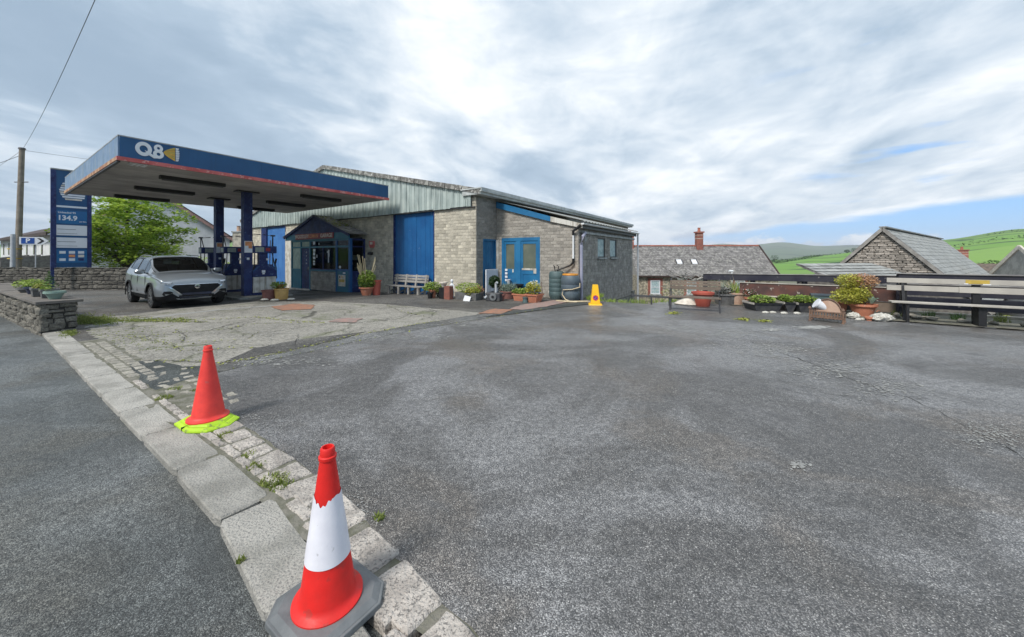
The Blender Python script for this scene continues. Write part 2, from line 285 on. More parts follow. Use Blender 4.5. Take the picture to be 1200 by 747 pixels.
material('pale_patch', (.36, .36, .34), .9, (.26, .26, .25), 12, bump=.6); material('shop_inside', (.05, .06, .07), .9, (.05, .05, .055), 1.5); material('shop_stock', (.25, .28, .26), .7, (.45, .32, .15), 9, rnd=.5); material('curtain', (.42, .50, .42), .8, (.30, .38, .33), 4)
material('fridge', (.66, .69, .72), .4, (.56, .59, .63), 3); material('crack', (.03, .03, .025), .95); material('slab_top', (.185, .165, .145), .9, (.13, .12, .11), 4, bump=.6, rnd=.1, speck=((.36, .35, .3), 12, .68, .7))
material('green_glaze', (.24, .34, .29), .4, (.20, .29, .25), 4); material('pot_grey', (.16, .16, .155), .8, (.10, .10, .10), 7, bump=.6); material('pot_blue', (.03, .04, .08), .4); material('bucket_yellow', (.62, .40, .14), .6, (.5, .3, .1), 5); material('pot_mauve', (.25, .11, .09), .8, (.18, .08, .07), 5, bump=.4)
mm = bpy.data.materials.new('car_paint'); mm.use_nodes = True; bb = mm.node_tree.nodes['Principled BSDF']; bb.inputs['Base Color'].default_value = (.27, .30, .325, 1); bb.inputs['Metallic'].default_value = .5; bb.inputs['Roughness'].default_value = .33; bb.inputs['Coat Weight'].default_value = 1.0; bb.inputs['Coat Roughness'].default_value = .04; MATS['car_paint'] = mm
glassmat('window_glass', (.62, .68, .70, 1), .0); glassmat('car_glass', (.30, .34, .35, 1), .08); material('frosted', (.46, .55, .56), .35, (.24, .35, .38), 6, bump=.1); material('door_glass', (.10, .12, .10), .15, (.16, .17, .13), 1.4, bump=.02)
leafmat('leaf_tree', (.12, .25, .02), (.44, .56, .08), 1.2, .45); leafmat('leaf_green', (.055, .12, .03), (.13, .24, .06), 8); leafmat('leaf_lime', (.16, .26, .03), (.36, .46, .10), 8, .3)
leafmat('leaf_dark', (.02, .05, .015), (.05, .10, .03), 6); leafmat('leaf_grey', (.16, .22, .17), (.28, .34, .27), 8); leafmat('leaf_yellow', (.36, .38, .05), (.58, .55, .12), 9, .3); leafmat('leaf_pink', (.42, .20, .14), (.62, .42, .22), 12, .3)
leafmat('grass_blade', (.11, .16, .03), (.28, .32, .08), 6, .3); leafmat('leaf_blue', (.18, .30, .24), (.34, .48, .38), 8); leafmat('straw', (.40, .33, .18), (.55, .48, .32), 8); leafmat('flower_white', (.7, .68, .62), (.8, .78, .75), 8); leafmat('flower_red', (.5, .05, .04), (.6, .2, .15), 8)
leafmat('moss_leaf', (.17, .19, .03), (.32, .34, .06), 6, .1)
MT = MATS

# ---------------------------------------------------------------- mesh helpers
class MB:
    def __init__(s): s.v = []; s.f = []; s.smooth = []
    def add(s, vs, fs, smooth=False):
        o = len(s.v); s.v += [tuple(v) for v in vs]; s.f += [tuple(i + o for i in f) for f in fs]; s.smooth += [smooth] * len(fs); return s
    def box(s, x0, x1, y0, y1, z0, z1):
        return s.add([(x0, y0, z0), (x1, y0, z0), (x1, y1, z0), (x0, y1, z0), (x0, y0, z1), (x1, y0, z1), (x1, y1, z1), (x0, y1, z1)],
                     [(0, 3, 2, 1), (4, 5, 6, 7), (0, 1, 5, 4), (1, 2, 6, 5), (2, 3, 7, 6), (3, 0, 4, 7)])
    def bar(s, a, b, w, h, up=(0, 0, 1)):
        """box from a to b with width w (sideways) and height h (along up)"""
        a, b = Vector(a), Vector(b); d = (b - a).normalized(); u = Vector(up)
        if abs(d.dot(u)) > .98: u = Vector((0, 1, 0))
        r = d.cross(u).normalized(); u = r.cross(d).normalized(); r = r * w / 2; u = u * h / 2
        return s.add([a - r - u, a + r - u, a + r + u, a - r + u, b - r - u, b + r - u, b + r + u, b - r + u],
                     [(0, 1, 2, 3), (7, 6, 5, 4), (0, 4, 5, 1), (1, 5, 6, 2), (2, 6, 7, 3), (3, 7, 4, 0)])
    def tube(s, pts, r, n=8, cap=True):
        pts = [Vector(p) for p in pts]; rs = r if isinstance(r, (list, tuple)) else [r] * len(pts); vs, fs = [], []
        for i, p in enumerate(pts):
            d = (pts[min(i + 1, len(pts) - 1)] - pts[max(i - 1, 0)]).normalized()
            u = Vector((0, 0, 1)) if abs(d.z) < .95 else Vector((0, 1, 0)); a = d.cross(u).normalized(); b = a.cross(d).normalized()
            for k in range(n):
                t = 2 * math.pi * k / n; vs.append(p + (a * math.cos(t) + b * math.sin(t)) * rs[i])
        for i in range(len(pts) - 1):
            for k in range(n):
                k2 = (k + 1) % n; fs.append((i * n + k, i * n + k2, (i + 1) * n + k2, (i + 1) * n + k))
        if cap: fs.append(tuple(range(n))); fs.append(tuple((len(pts) - 1) * n + k for k in range(n - 1, -1, -1)))
        return s.add(vs, fs, True)
    def lathe(s, prof, n=24, c=(0, 0, 0), sq=0, cap=True, sx=1, sy=1, jit=0):
        """profile [(r,z)...] about the vertical through c; sq>0 squares the plan"""
        vs, fs = [], []
        for r, z in prof:
            for k in range(n):
                t = 2 * math.pi * k / n; q = 1 / max(abs(math.cos(t)), abs(math.sin(t))); m = r * ((1 - sq) + sq * q) * (1 + random.uniform(-jit, jit))
                vs.append((c[0] + m * math.cos(t) * sx, c[1] + m * math.sin(t) * sy, c[2] + z))
        for i in range(len(prof) - 1):
            for k in range(n):
                k2 = (k + 1) % n; fs.append((i * n + k, i * n + k2, (i + 1) * n + k2, (i + 1) * n + k))
        if cap: fs.append(tuple(range(n - 1, -1, -1))); fs.append(tuple((len(prof) - 1) * n + k for k in range(n)))
        return s.add(vs, fs, True)
    def prism(s, poly, z0, z1, top=None):
        n = len(poly); top = top or poly
        return s.add([(x, y, z0) for x, y in poly] + [(x, y, z1) for x, y in top],
                     [tuple(range(n - 1, -1, -1)), tuple(range(n, 2 * n))] + [(i, (i + 1) % n, n + (i + 1) % n, n + i) for i in range(n)])
    def plate(s, poly, y0, y1):
        """polygon in x-z extruded from y0 (front) to y1"""
        n = len(poly)
        return s.add([(x, y0, z) for x, z in poly] + [(x, y1, z) for x, z in poly],
                     [tuple(range(n)), tuple(range(2 * n - 1, n - 1, -1))] + [(i, n + i, n + (i + 1) % n, (i + 1) % n) for i in range(n)])
    def leaves(s, c, rad, n, size, flat=.3, shell=.35, asp=.55):
        for _ in range(n):
            while True:
                p = Vector((random.uniform(-1, 1), random.uniform(-1, 1), random.uniform(-1, 1)))
                if shell < p.length < 1: break
            q = Vector((c[0] + p.x * rad[0], c[1] + p.y * rad[1], c[2] + p.z * rad[2]))
            a = Vector((random.gauss(0, 1), random.gauss(0, 1), random.gauss(0, flat))).normalized()
            b = a.cross(Vector((random.gauss(0, .5), random.gauss(0, .5), 1))).normalized(); L = size * random.uniform(.6, 1.3)
            s.add([q - a * L * .5, q - b * L * asp * .5, q + a * L * .5, q + b * L * asp * .5 + Vector((0, 0, L * .12))], [(0, 1, 2, 3)])
        return s
    def blades(s, c, r, n, h, wd=.006, lean=.5):
        for _ in range(n):
            t = random.uniform(0, 6.283); d = r * math.sqrt(random.random()); x, y = c[0] + d * math.cos(t), c[1] + d * math.sin(t)
            hh = h * random.uniform(.45, 1.1); lx, ly = random.gauss(0, lean) * hh, random.gauss(0, lean) * hh; a = random.uniform(0, 6.283)
            wx, wy = math.cos(a) * wd, math.sin(a) * wd
            s.add([(x - wx, y - wy, c[2]), (x + wx, y + wy, c[2]), (x + lx * .4 + wx * .7, y + ly * .4 + wy * .7, c[2] + hh * .6), (x + lx * .4 - wx * .7, y + ly * .4 - wy * .7, c[2] + hh * .6),
                   (x + lx, y + ly, c[2] + hh)], [(0, 1, 2, 3), (3, 2, 4)])
        return s
    def mesh(s, name, mat):
        me = bpy.data.meshes.new(name); me.from_pydata(s.v, [], s.f); me.materials.append(MT[mat])
        if any(s.smooth):
            for p, q in zip(me.polygons, s.smooth): p.use_smooth = q
            try: me.set_sharp_from_angle(angle=R(38))
            except Exception: pass
        me.update(); return me
    def build(s, name, mat, parent=None, loc=None, rotz=0, bevel=0, kind=None, label=None):
        o = bpy.data.objects.new(name, s.mesh(name, mat)); COL.objects.link(o)
        if parent: o.parent = parent
        if loc: o.location = loc
        if rotz: o.rotation_euler = (0, 0, rotz)
        if bevel:
            md = o.modifiers.new('bevel', 'BEVEL'); md.width = bevel; md.segments = 2; md.limit_method = 'ANGLE'; md.angle_limit = R(40)
        if kind: o['kind'] = kind
        if label: o['label'] = label
        return o
def B(): return MB()
def thing(name, label, cat, loc=(0, 0, 0), rz=0, group=None):
    o = bpy.data.objects.new(name, None); COL.objects.link(o); o.empty_display_size = .2
    o.location = loc; o.rotation_euler = (0, 0, rz); o['label'] = label; o['category'] = cat
    if group: o['group'] = group
    return o
def tag(o, label, cat, group=None, kind=None):
    if label: o['label'] = label
    if cat: o['category'] = cat
    if group: o['group'] = group
    if kind: o['kind'] = kind
    return o
def inst(name, me, parent, loc, scale=(1, 1, 1), rot=(0, 0, 0)):
    o = bpy.data.objects.new(name, me); COL.objects.link(o); o.parent = parent; o.location = loc; o.scale = scale; o.rotation_euler = rot; return o
def copy_tree(o, parent=None):
    c = o.copy(); COL.objects.link(c)
    if parent: c.parent = parent
    for ch in list(o.children): copy_tree(ch, c)
    return c
def text(body, size, mat, parent, loc, rot, align='CENTER', xscale=1, bold=.0, name='lettering'):
    cu = bpy.data.curves.new('t', 'FONT'); cu.body = body; cu.size = size; cu.align_x = align; cu.align_y = 'CENTER'; cu.offset = bold; cu.extrude = .002; cu.resolution_u = 3
    t = bpy.data.objects.new('t', cu); COL.objects.link(t)
    me = bpy.data.meshes.new_from_object(t.evaluated_get(bpy.context.evaluated_depsgraph_get())); bpy.data.objects.remove(t)
    me.materials.clear(); me.materials.append(MT[mat]); me.name = name
    return inst(name, me, parent, loc, (xscale, 1, 1), rot)

def g(Y): return -.05 * (min(max(Y, 14.5), 25) - 14.5)
def G(px, py):
    """point of the ground seen at a photo pixel, measured once and used as a world position"""
    d = py - 300.0; Y = EYE * FOC / d
    if Y > 14.5: Y = 376.25 / (d - 21.5)
    return Vector(((px - 600) / FOC * Y, Y, g(Y)))
AX = Vector((.559, .829, 0)); BX = Vector((-.829, .559, 0))   # along the garage's side, and along the road to the left
RZ = R(-34)                                                  # local +x = towards the right along the garage front
# ================================================================ GROUND
def sheet(name, poly, off, mat, kind='structure', ragged=0, cuts=(14.5, 25)):
    """flat polygon laid on the slope of the ground, off metres above it"""
    if ragged:
        out = []
        for i, p in enumerate(poly):
            q = poly[(i + 1) % len(poly)]; n = max(1, int((Vector(q) - Vector(p)).length / .14)) if (Vector(q) - Vector(p)).length < 14 else 1
            for k in range(n):
                a = Vector(p).lerp(Vector(q), k / n); out.append((a.x + random.gauss(0, ragged), a.y + random.gauss(0, ragged)))
        poly = out
    bm = bmesh.new(); vs_ = [bm.verts.new((x, y, 0)) for x, y in poly]
    from mathutils.geometry import tessellate_polygon
    for tri_ in tessellate_polygon([[Vector((x, y, 0)) for x, y in poly]]):
        try: bm.faces.new([vs_[k] for k in tri_])
        except ValueError: pass
    for c in cuts: bmesh.ops.bisect_plane(bm, geom=bm.verts[:] + bm.edges[:] + bm.faces[:], plane_co=(0, c, 0), plane_no=(0, 1, 0))
    for v in bm.verts: v.co.z = g(v.co.y) + off
    bm.normal_update()
    for f_ in bm.faces:
        if f_.normal.z < 0: f_.normal_flip()
    me = bpy.data.meshes.new(name); bm.to_mesh(me); bm.free(); me.materials.append(MT[mat])
    o = bpy.data.objects.new(name, me); COL.objects.link(o)
    if kind: o['kind'] = kind
    return o
def xy(v): return (v.x, v.y)
P0 = Vector((-2.5, 2.72, 0)); C1 = Vector((2.43, 13.4, 0)); K0 = Vector((-1.40, 14.36, 0))
def E(t, s): return xy(C1 - BX * t + AX * s)
forecourt = sheet('forecourt', [xy(P0 - BX * 15 + AX * .25), xy(P0 - BX * 15 + AX * 6), E(16, 2.0), E(3.0, 2.0), E(2.4, .12), E(-.1, .12), E(-.5, .3), xy(C1 + BX * 1 + AX * 6.6), xy(C1 + BX * 4.6 + AX * 7), xy(K0 + BX * 1 + AX * 19.5), (-20, 58), (-75, 70), xy(P0 + BX * 90 + AX * .25)], 0, 'drive_asphalt')
road = sheet('road', [xy(P0 - BX * 30 - AX * 12), xy(P0 - BX * 30 + AX * .3), xy(P0 + BX * 90 + AX * .3), xy(P0 + BX * 90 - AX * 12)], -.045, 'road_asphalt', cuts=(14.5, 25))
lineB = [G(232, 444), G(330, 420), G(410, 403), G(480, 389), G(560, 375.5), G(625, 366), G(690, 357.5)]
lineA = [G(212, 432), G(262, 427), G(330, 414.5), G(420, 393.5), G(470, 384), G(505, 378), G(545, 371)]
yard_poly = [xy(p) for p in lineB] + [E(.3, -.15), E(2.4, .08), E(2.9, 1.5), E(7.2, 1.5), E(7.6, .05), E(16, .0), xy(P0 - BX * 15 + AX * 6), (6, -5), (1.3, .1), (-.18, 1.54), (-.573, 1.91), (-1.05, 2.34), (-1.61, 2.80), xy(P0 + BX * .9 + AX * .60), xy(P0 + BX * 1.7 + AX * .8)]
yard = sheet('yard', yard_poly, .010, 'yard_asphalt', ragged=.012)
trench = sheet('trench_strip', [xy(p) for p in lineA] + [xy(G(600, 364))] + [xy(p) for p in reversed(lineB[:-2])], .006, 'strip_asphalt', ragged=.012)
apron = sheet('concrete_apron', [xy(P0 + BX * 8.2 + AX * .55), xy(P0 + BX * 3.0 + AX * .55), xy(G(205, 450)), xy(G(235, 440)), xy(G(330, 418)), xy(G(420, 396)), xy(G(505, 380)), xy(G(552, 371)), xy(G(566, 367)), xy(G(520, 363)), xy(G(455, 357)), xy(G(380, 353.5)), xy(G(300, 353.5)), xy(G(262, 357)), xy(G(205, 362)), xy(G(150, 370)), xy(G(120, 371))], .003, 'apron_concrete', ragged=.03)
tri = sheet('asphalt_patch', [xy(G(150, 425)), xy(G(186, 423)), xy(G(214, 431)), xy(G(252, 430)), xy(G(236, 440)), xy(G(180, 459)), xy(G(163, 446))], .011, 'patch_asphalt', ragged=.012)
sheet('asphalt_patch', [xy(G(560, 373)), xy(G(605, 364.5)), xy(G(680, 355.3)), xy(G(694, 356.5)), xy(G(660, 360.5)), xy(G(600, 368.5))], .014, 'patch_asphalt', ragged=.012)
sheet('asphalt_patch', [xy(G(262, 425)), xy(G(300, 408)), xy(G(360, 397)), xy(G(430, 389)), xy(G(404, 397)), xy(G(330, 413))], .0072, 'drive_asphalt', ragged=.02)
for nm, pts, m in (('rust_stained_patch', [(318, 360), (345, 356.5), (368, 358), (366, 363), (330, 364.5)], 'rust_patch'), ('pink_patch', [(383, 378), (400, 373.5), (424, 374), (416, 379)], 'pink_patch'),
                   ('brick_patch', [(560, 368), (578, 362.5), (600, 363.5), (588, 368.5)], 'rust_patch'), ('brick_patch', [(596, 363), (612, 357.5), (650, 352.5), (672, 353), (640, 360), (612, 364)], 'pink_patch')):
    sheet(nm, [xy(G(*p)) for p in pts], .016, m, ragged=.02)
sheet('worn_lane', [xy(G(*p)) for p in [(100, 383), (200, 369), (262, 362.5), (330, 357.5), (330, 358.3), (262, 363.4), (200, 370.4), (100, 385)]], .0075, 'pale_patch', ragged=.015)
gr_ = B()
def grit(px, py, sx, sy, n, size=.018):
    for _ in range(n):
        p = G(px + random.gauss(0, sx), py + random.gauss(0, sy)); k = random.randint(4, 6); a0 = random.random() * 6; zq = g(p.y) + .015 + random.random() * .004; r = size * random.uniform(.3, 1.2)
        gr_.add([(p.x + r * math.cos(a0 + 6.283 * q / k) * random.uniform(.6, 1.2), p.y + r * math.sin(a0 + 6.283 * q / k) * random.uniform(.6, 1.2), zq) for q in range(k)], [tuple(range(k))])
for q in ((953, 384.5, 9, .8, 260, .05), (904, 387.5, 5, .7, 90, .04), (935, 547, 5, 3, 60, .014), (905, 410, 26, 5, 420, .022), (965, 432, 26, 6, 420, .018), (1040, 455, 22, 6, 300, .016), (1160, 512, 24, 8, 300, .012), (850, 392, 22, 4, 300, .026), (800, 385, 16, 3, 160, .03),
          (330, 425, 40, 3, 240, .02), (470, 396, 40, 2, 240, .025), (560, 380, 30, 2, 160, .03), (300, 500, 20, 9, 160, .009), (420, 600, 20, 12, 160, .006), (640, 640, 160, 60, 220, .005), (1000, 640, 140, 60, 220, .006), (700, 470, 140, 40, 260, .009), (560, 430, 100, 18, 220, .012), (300, 392, 60, 8, 300, .02), (180, 408, 30, 8, 260, .015)): grit(*q)
gr_.build('loose_grit', 'pale_patch', kind='stuff')
def crack(pts, wd=.008, moss=0, off=.0145):
    q = []
    for a, b in zip(pts, pts[1:]):
        A_, B_ = G(*a), G(*b); n = max(2, int((B_ - A_).length / .12))
        for k in range(n): p = A_.lerp(B_, k / n); q.append(p + Vector((random.gauss(0, .012), random.gauss(0, .012), 0)))
    q.append(G(*pts[-1])); mb = B()
    for a, b in zip(q, q[1:]):
        d = (b - a).normalized(); s_ = Vector((-d.y, d.x, 0)) * wd * random.uniform(.35, 1.2) / 2; z = Vector((0, 0, off))
        mb.add([a - s_ + z, b - s_ + z, b + s_ + z, a + s_ + z], [(0, 1, 2, 3)])
    o = mb.build('crack', 'crack', kind='structure')
    if moss:
        m2 = B()
        for a in q:
            for _ in range(moss): m2.leaves((a.x + random.gauss(0, .03), a.y + random.gauss(0, .03), g(a.y) + .018), (.05, .05, .008), 1, .035, .1, 0, .8)
        return m2
mossmb = B()
def addm(m):
    if m: mossmb.add(m.v, m.f)
addm(crack([(186, 423), (262, 427), (330, 414), (420, 393), (505, 378), (512, 377)], .016, 5))
addm(crack([(245, 440), (330, 420), (410, 402.7), (480, 388.7), (560, 375.2), (640, 362.5)], .014, 1))
addm(crack([(213, 433), (300, 421), (342, 411)], .014, 3)); addm(crack([(140, 399), (200, 391), (262, 387), (300, 380), (360, 379)], .010, 3)); addm(crack([(120, 392), (160, 396), (200, 404), (212, 412), (300, 408)], .010, 2))
addm(crack([(205, 387), (218, 395), (212, 402), (250, 400)], .012, 1)); addm(crack([(350, 392), (346, 405)], .01, 0)); addm(crack([(200, 410), (240, 402), (290, 398), (300, 391)], .01, 2))
addm(crack([(150, 372), (230, 376), (300, 372), (330, 376), (380, 379)], .010, 6)); addm(crack([(90, 372), (150, 377), (240, 378)], .02, 9)); addm(crack([(452, 357), (470, 366), (500, 372)], .01, 1))
crack([(880, 402), (935, 421), (985, 441), (1040, 460), (1062, 466)], .011); crack([(1062, 466), (1110, 490), (1160, 515), (1200, 540)], .008); crack([(800, 385), (850, 396), (880, 402)], .006)
crack([(1010, 372.5), (1065, 379.6), (1135, 384.5), (1200, 389), (1300, 398)], .035)

sheet('verge', [E(7.4, .08), E(16, .04), E(16, 1.95), E(2.95, 1.95), E(2.9, 1.35), E(7.0, 1.1)], .028, 'sett_mortar', ragged=.02)
# kerb stones, each a part of the kerb
kerb = bpy.data.objects.new('kerb', None); COL.objects.link(kerb); kerb['kind'] = 'structure'
nodes = []
def offbend(s): x = max(0, s - .7); return -.08 * x - .03 * x * x     # the kerb swings towards the road at the near end
for Y, off in [(8.35, 0), (7.42, 0), (6.92, 0), (6.33, 0), (5.80, 0), (5.28, 0), (4.76, 0), (4.23, 0), (3.73, 0), (3.23, 0), (2.72, 0), (2.22, -.0), (1.72, -.10), (1.25, -.25), (.8, -.45)]:
    nodes.append(Vector((-2.5 + (2.72 - Y) / .559 * .829, Y, 0)) + AX * offbend((2.72 - Y) / .559))
def hexa(name, quad, z0, z1, mat, parent, ins=.006, jit=.003, bev=.006):
    """a roughly squared stone: quad of 4 ground corners, slightly rounded top edge, uneven"""
    q = [Vector((p.x, p.y, 0)) for p in quad]; c = sum(q, Vector()) / 4; mb = B(); ring = []
    for k in range(4):
        a, b = q[k], q[(k + 1) % 4]
        for t in (.06, .35, .65, .94): ring.append(a.lerp(b, t) + Vector((random.gauss(0, jit), random.gauss(0, jit), 0)))
    n = len(ring); tz = [z1 + random.gauss(0, jit * .5) for _ in ring]
    v = [(p.x, p.y, z0) for p in ring] + [(p.x, p.y, z - bev * 1.4) for p, z in zip(ring, tz)]
    inn = [p + (c - p).normalized() * bev * 1.6 for p in ring]; v += [(p.x, p.y, z) for p, z in zip(inn, tz)]
    v.append((c.x, c.y, z1 + random.uniform(0, jit * 1.5)))
    f = []
    for k in range(n):
        k2 = (k + 1) % n; f += [(k, k2, n + k2, n + k), (n + k, n + k2, 2 * n + k2, 2 * n + k), (2 * n + k, 2 * n + k2, 3 * n)]
    mb.add(v, f); o = mb.build(name, mat, parent)
    for p in o.data.polygons: p.use_smooth = False
    return o
for i in range(len(nodes) - 1):
    a, b = nodes[i], nodes[i + 1]; d = (b - a).normalized(); pr = Vector((-d.y, d.x, 0))
    if pr.dot(AX) < 0: pr = -pr
    w_ = .285; e = .007; hz = .012 + random.uniform(-.004, .004)
    hexa('kerb_stone', [a + d * e, b - d * e, b - d * e + pr * w_, a + d * e + pr * w_], -.16, hz, 'granite_pale', kerb, jit=.0018, bev=.008)
# bed between kerb and asphalt with the setts and dressed edging stones
sheet('sett_bed', [xy(P0 - BX * 4 + AX * .2), xy(P0 + BX * 6.9 + AX * .2), xy(P0 + BX * 6.9 + AX * .62), xy(P0 + BX * 3.1 + AX * .66), xy(G(240, 445)), xy(G(300, 478)), xy(P0 + BX * .7 + AX * .66), xy(P0 - BX * 4 + AX * .66)], .0085, 'sett_mortar', ragged=.01)
setts = bpy.data.objects.new('sett_edging', None); COL.objects.link(setts); setts['kind'] = 'structure'
def stone_at(s, off, L, Wd, mat='granite', h=.022, rot=0, sk=.08, nm='sett'):
    c = P0 - BX * s + AX * (off + Wd / 2) ; d = -BX; p = AX
    if rot: m = Matrix.Rotation(rot, 3, 'Z'); d = m @ d; p = m @ p
    q = []
    for sx, sy in ((-1, -1), (1, -1), (1, 1), (-1, 1)): q.append(c + d * L / 2 * sx * random.uniform(1 - sk * 2, 1) + p * Wd / 2 * sy * random.uniform(1 - sk, 1))
    return hexa(nm, q, -.05, h, mat, setts, jit=.004, bev=.007)
s = -3.0
while s < 2.6:                                              # narrow strip stones against the kerb
    L = random.uniform(.16, .34)
    if not (-2.9 < s < -2.3 and random.random() < .4): stone_at(s + L / 2, .305 + offbend(s), L - .015, random.uniform(.055, .075), h=.018, sk=.06)
    s += L
s = -.95
for L, wdt in [(.30, .20), (.30, .22), (.24, .20), (.22, .2), (.20, .19), (.30, .21), (.28, .20), (.36, .24), (.4, .24), (.36, .22), (.4, .22), (.4, .22)]:
    stone_at(s + L / 2, .375 + offbend(s + L / 2), L - .022, wdt * .97, h=.020, rot=random.gauss(-.0, .03) - (0.0 if s < .7 else .06 + .05 * (s - .7))); s += L
s = -3.15
while s < -1.0:                                             # scattered older cobbles beside the far cone
    row = 0; off = .30
    while off < .82:
        wd_ = random.uniform(.07, .14); L = random.uniform(.12, .27)
        if off < .30 + .75 * (1 - max(0, (-1.9 - s)) * .25) and random.random() < .8 and off > .36: stone_at(s + random.uniform(0, .08), off, L, wd_, 'cobble', .014, rot=random.gauss(.0, .25), sk=.3)
        off += wd_ + .02
    s += .24
s = -6.6
while s < -3.4:
    L = random.uniform(.17, .26)
    for off in (.31, .45): stone_at(s + L / 2 + (off > .4) * .07, off, L - .02, .125, 'cobble', .013, rot=random.gauss(0, .03), sk=.06)
    if random.random() < .6: stone_at(s + L / 2, .60, L - .03, .13, 'cobble', .012, rot=random.gauss(0, .08), sk=.2)
    s += L
# weeds and grass
def tufts(name, pts, mat='grass_blade'):
    mb = B()
    for (p, r, n, h) in pts: mb.blades((p.x, p.y, g(p.y) + .005), r, n, h)
    return mb.build(name, mat, kind='stuff')
tufts('grass', [(G(*p), r, n, h) for p, r, n, h in [((322, 565), .09, 260, .035), ((330, 572), .07, 160, .03), ((263, 512), .06, 120, .028), ((292, 535), .05, 90, .028), ((300, 548), .06, 100, .026), ((445, 610), .03, 50, .035), ((193, 468), .08, 100, .04),
      ((230, 459), .06, 60, .03), ((345, 715), .03, 30, .02), ((282, 660), .02, 25, .03), ((205, 457), .07, 70, .03)]])
mb = B()
for k in range(320):
    t = random.random(); p = G(72 + t * 60, 374 + t * 3 + random.gauss(0, 2.5)); mb.blades((p.x, p.y, 0), .12, 9, .05, .008)
for k in range(200):
    t = random.random(); p = G(128 + t * 92, 375.5 + random.gauss(0, 1.2)); mb.blades((p.x, p.y, 0), .13, 7, .035, .008)
for k in range(70):
    p = G(80 + random.gauss(0, 5), 391 + random.gauss(0, 2)); mb.blades((p.x, p.y, 0), .06, 8, .04, .007)
for k in range(150):
    p = G(random.uniform(95, 215), random.uniform(382, 412)); s_ = (p - P0).dot(AX)
    if s_ > .55: mb.blades((p.x, p.y, 0), .035, 7, .022, .005)
mb.build('grass', 'grass_blade', kind='stuff')
mb = B()
for (px, py, sx, sy, n) in [(880, 358, 9, 1.2, 60), (872, 375, 8, 1.2, 70), (896, 377, 7, 1, 40), (790, 368, 8, 1.2, 50), (1180, 372, 5, 1, 30)]:
    for k in range(n): p = G(px + random.gauss(0, sx * .5), py + random.gauss(0, sy * .6)); mb.leaves((p.x, p.y, .02), (.05, .05, .008), 3, .05, .1, 0, .8)
mossmb.add(mb.v, mb.f); mossmb.build('moss', 'moss_leaf', kind='stuff')

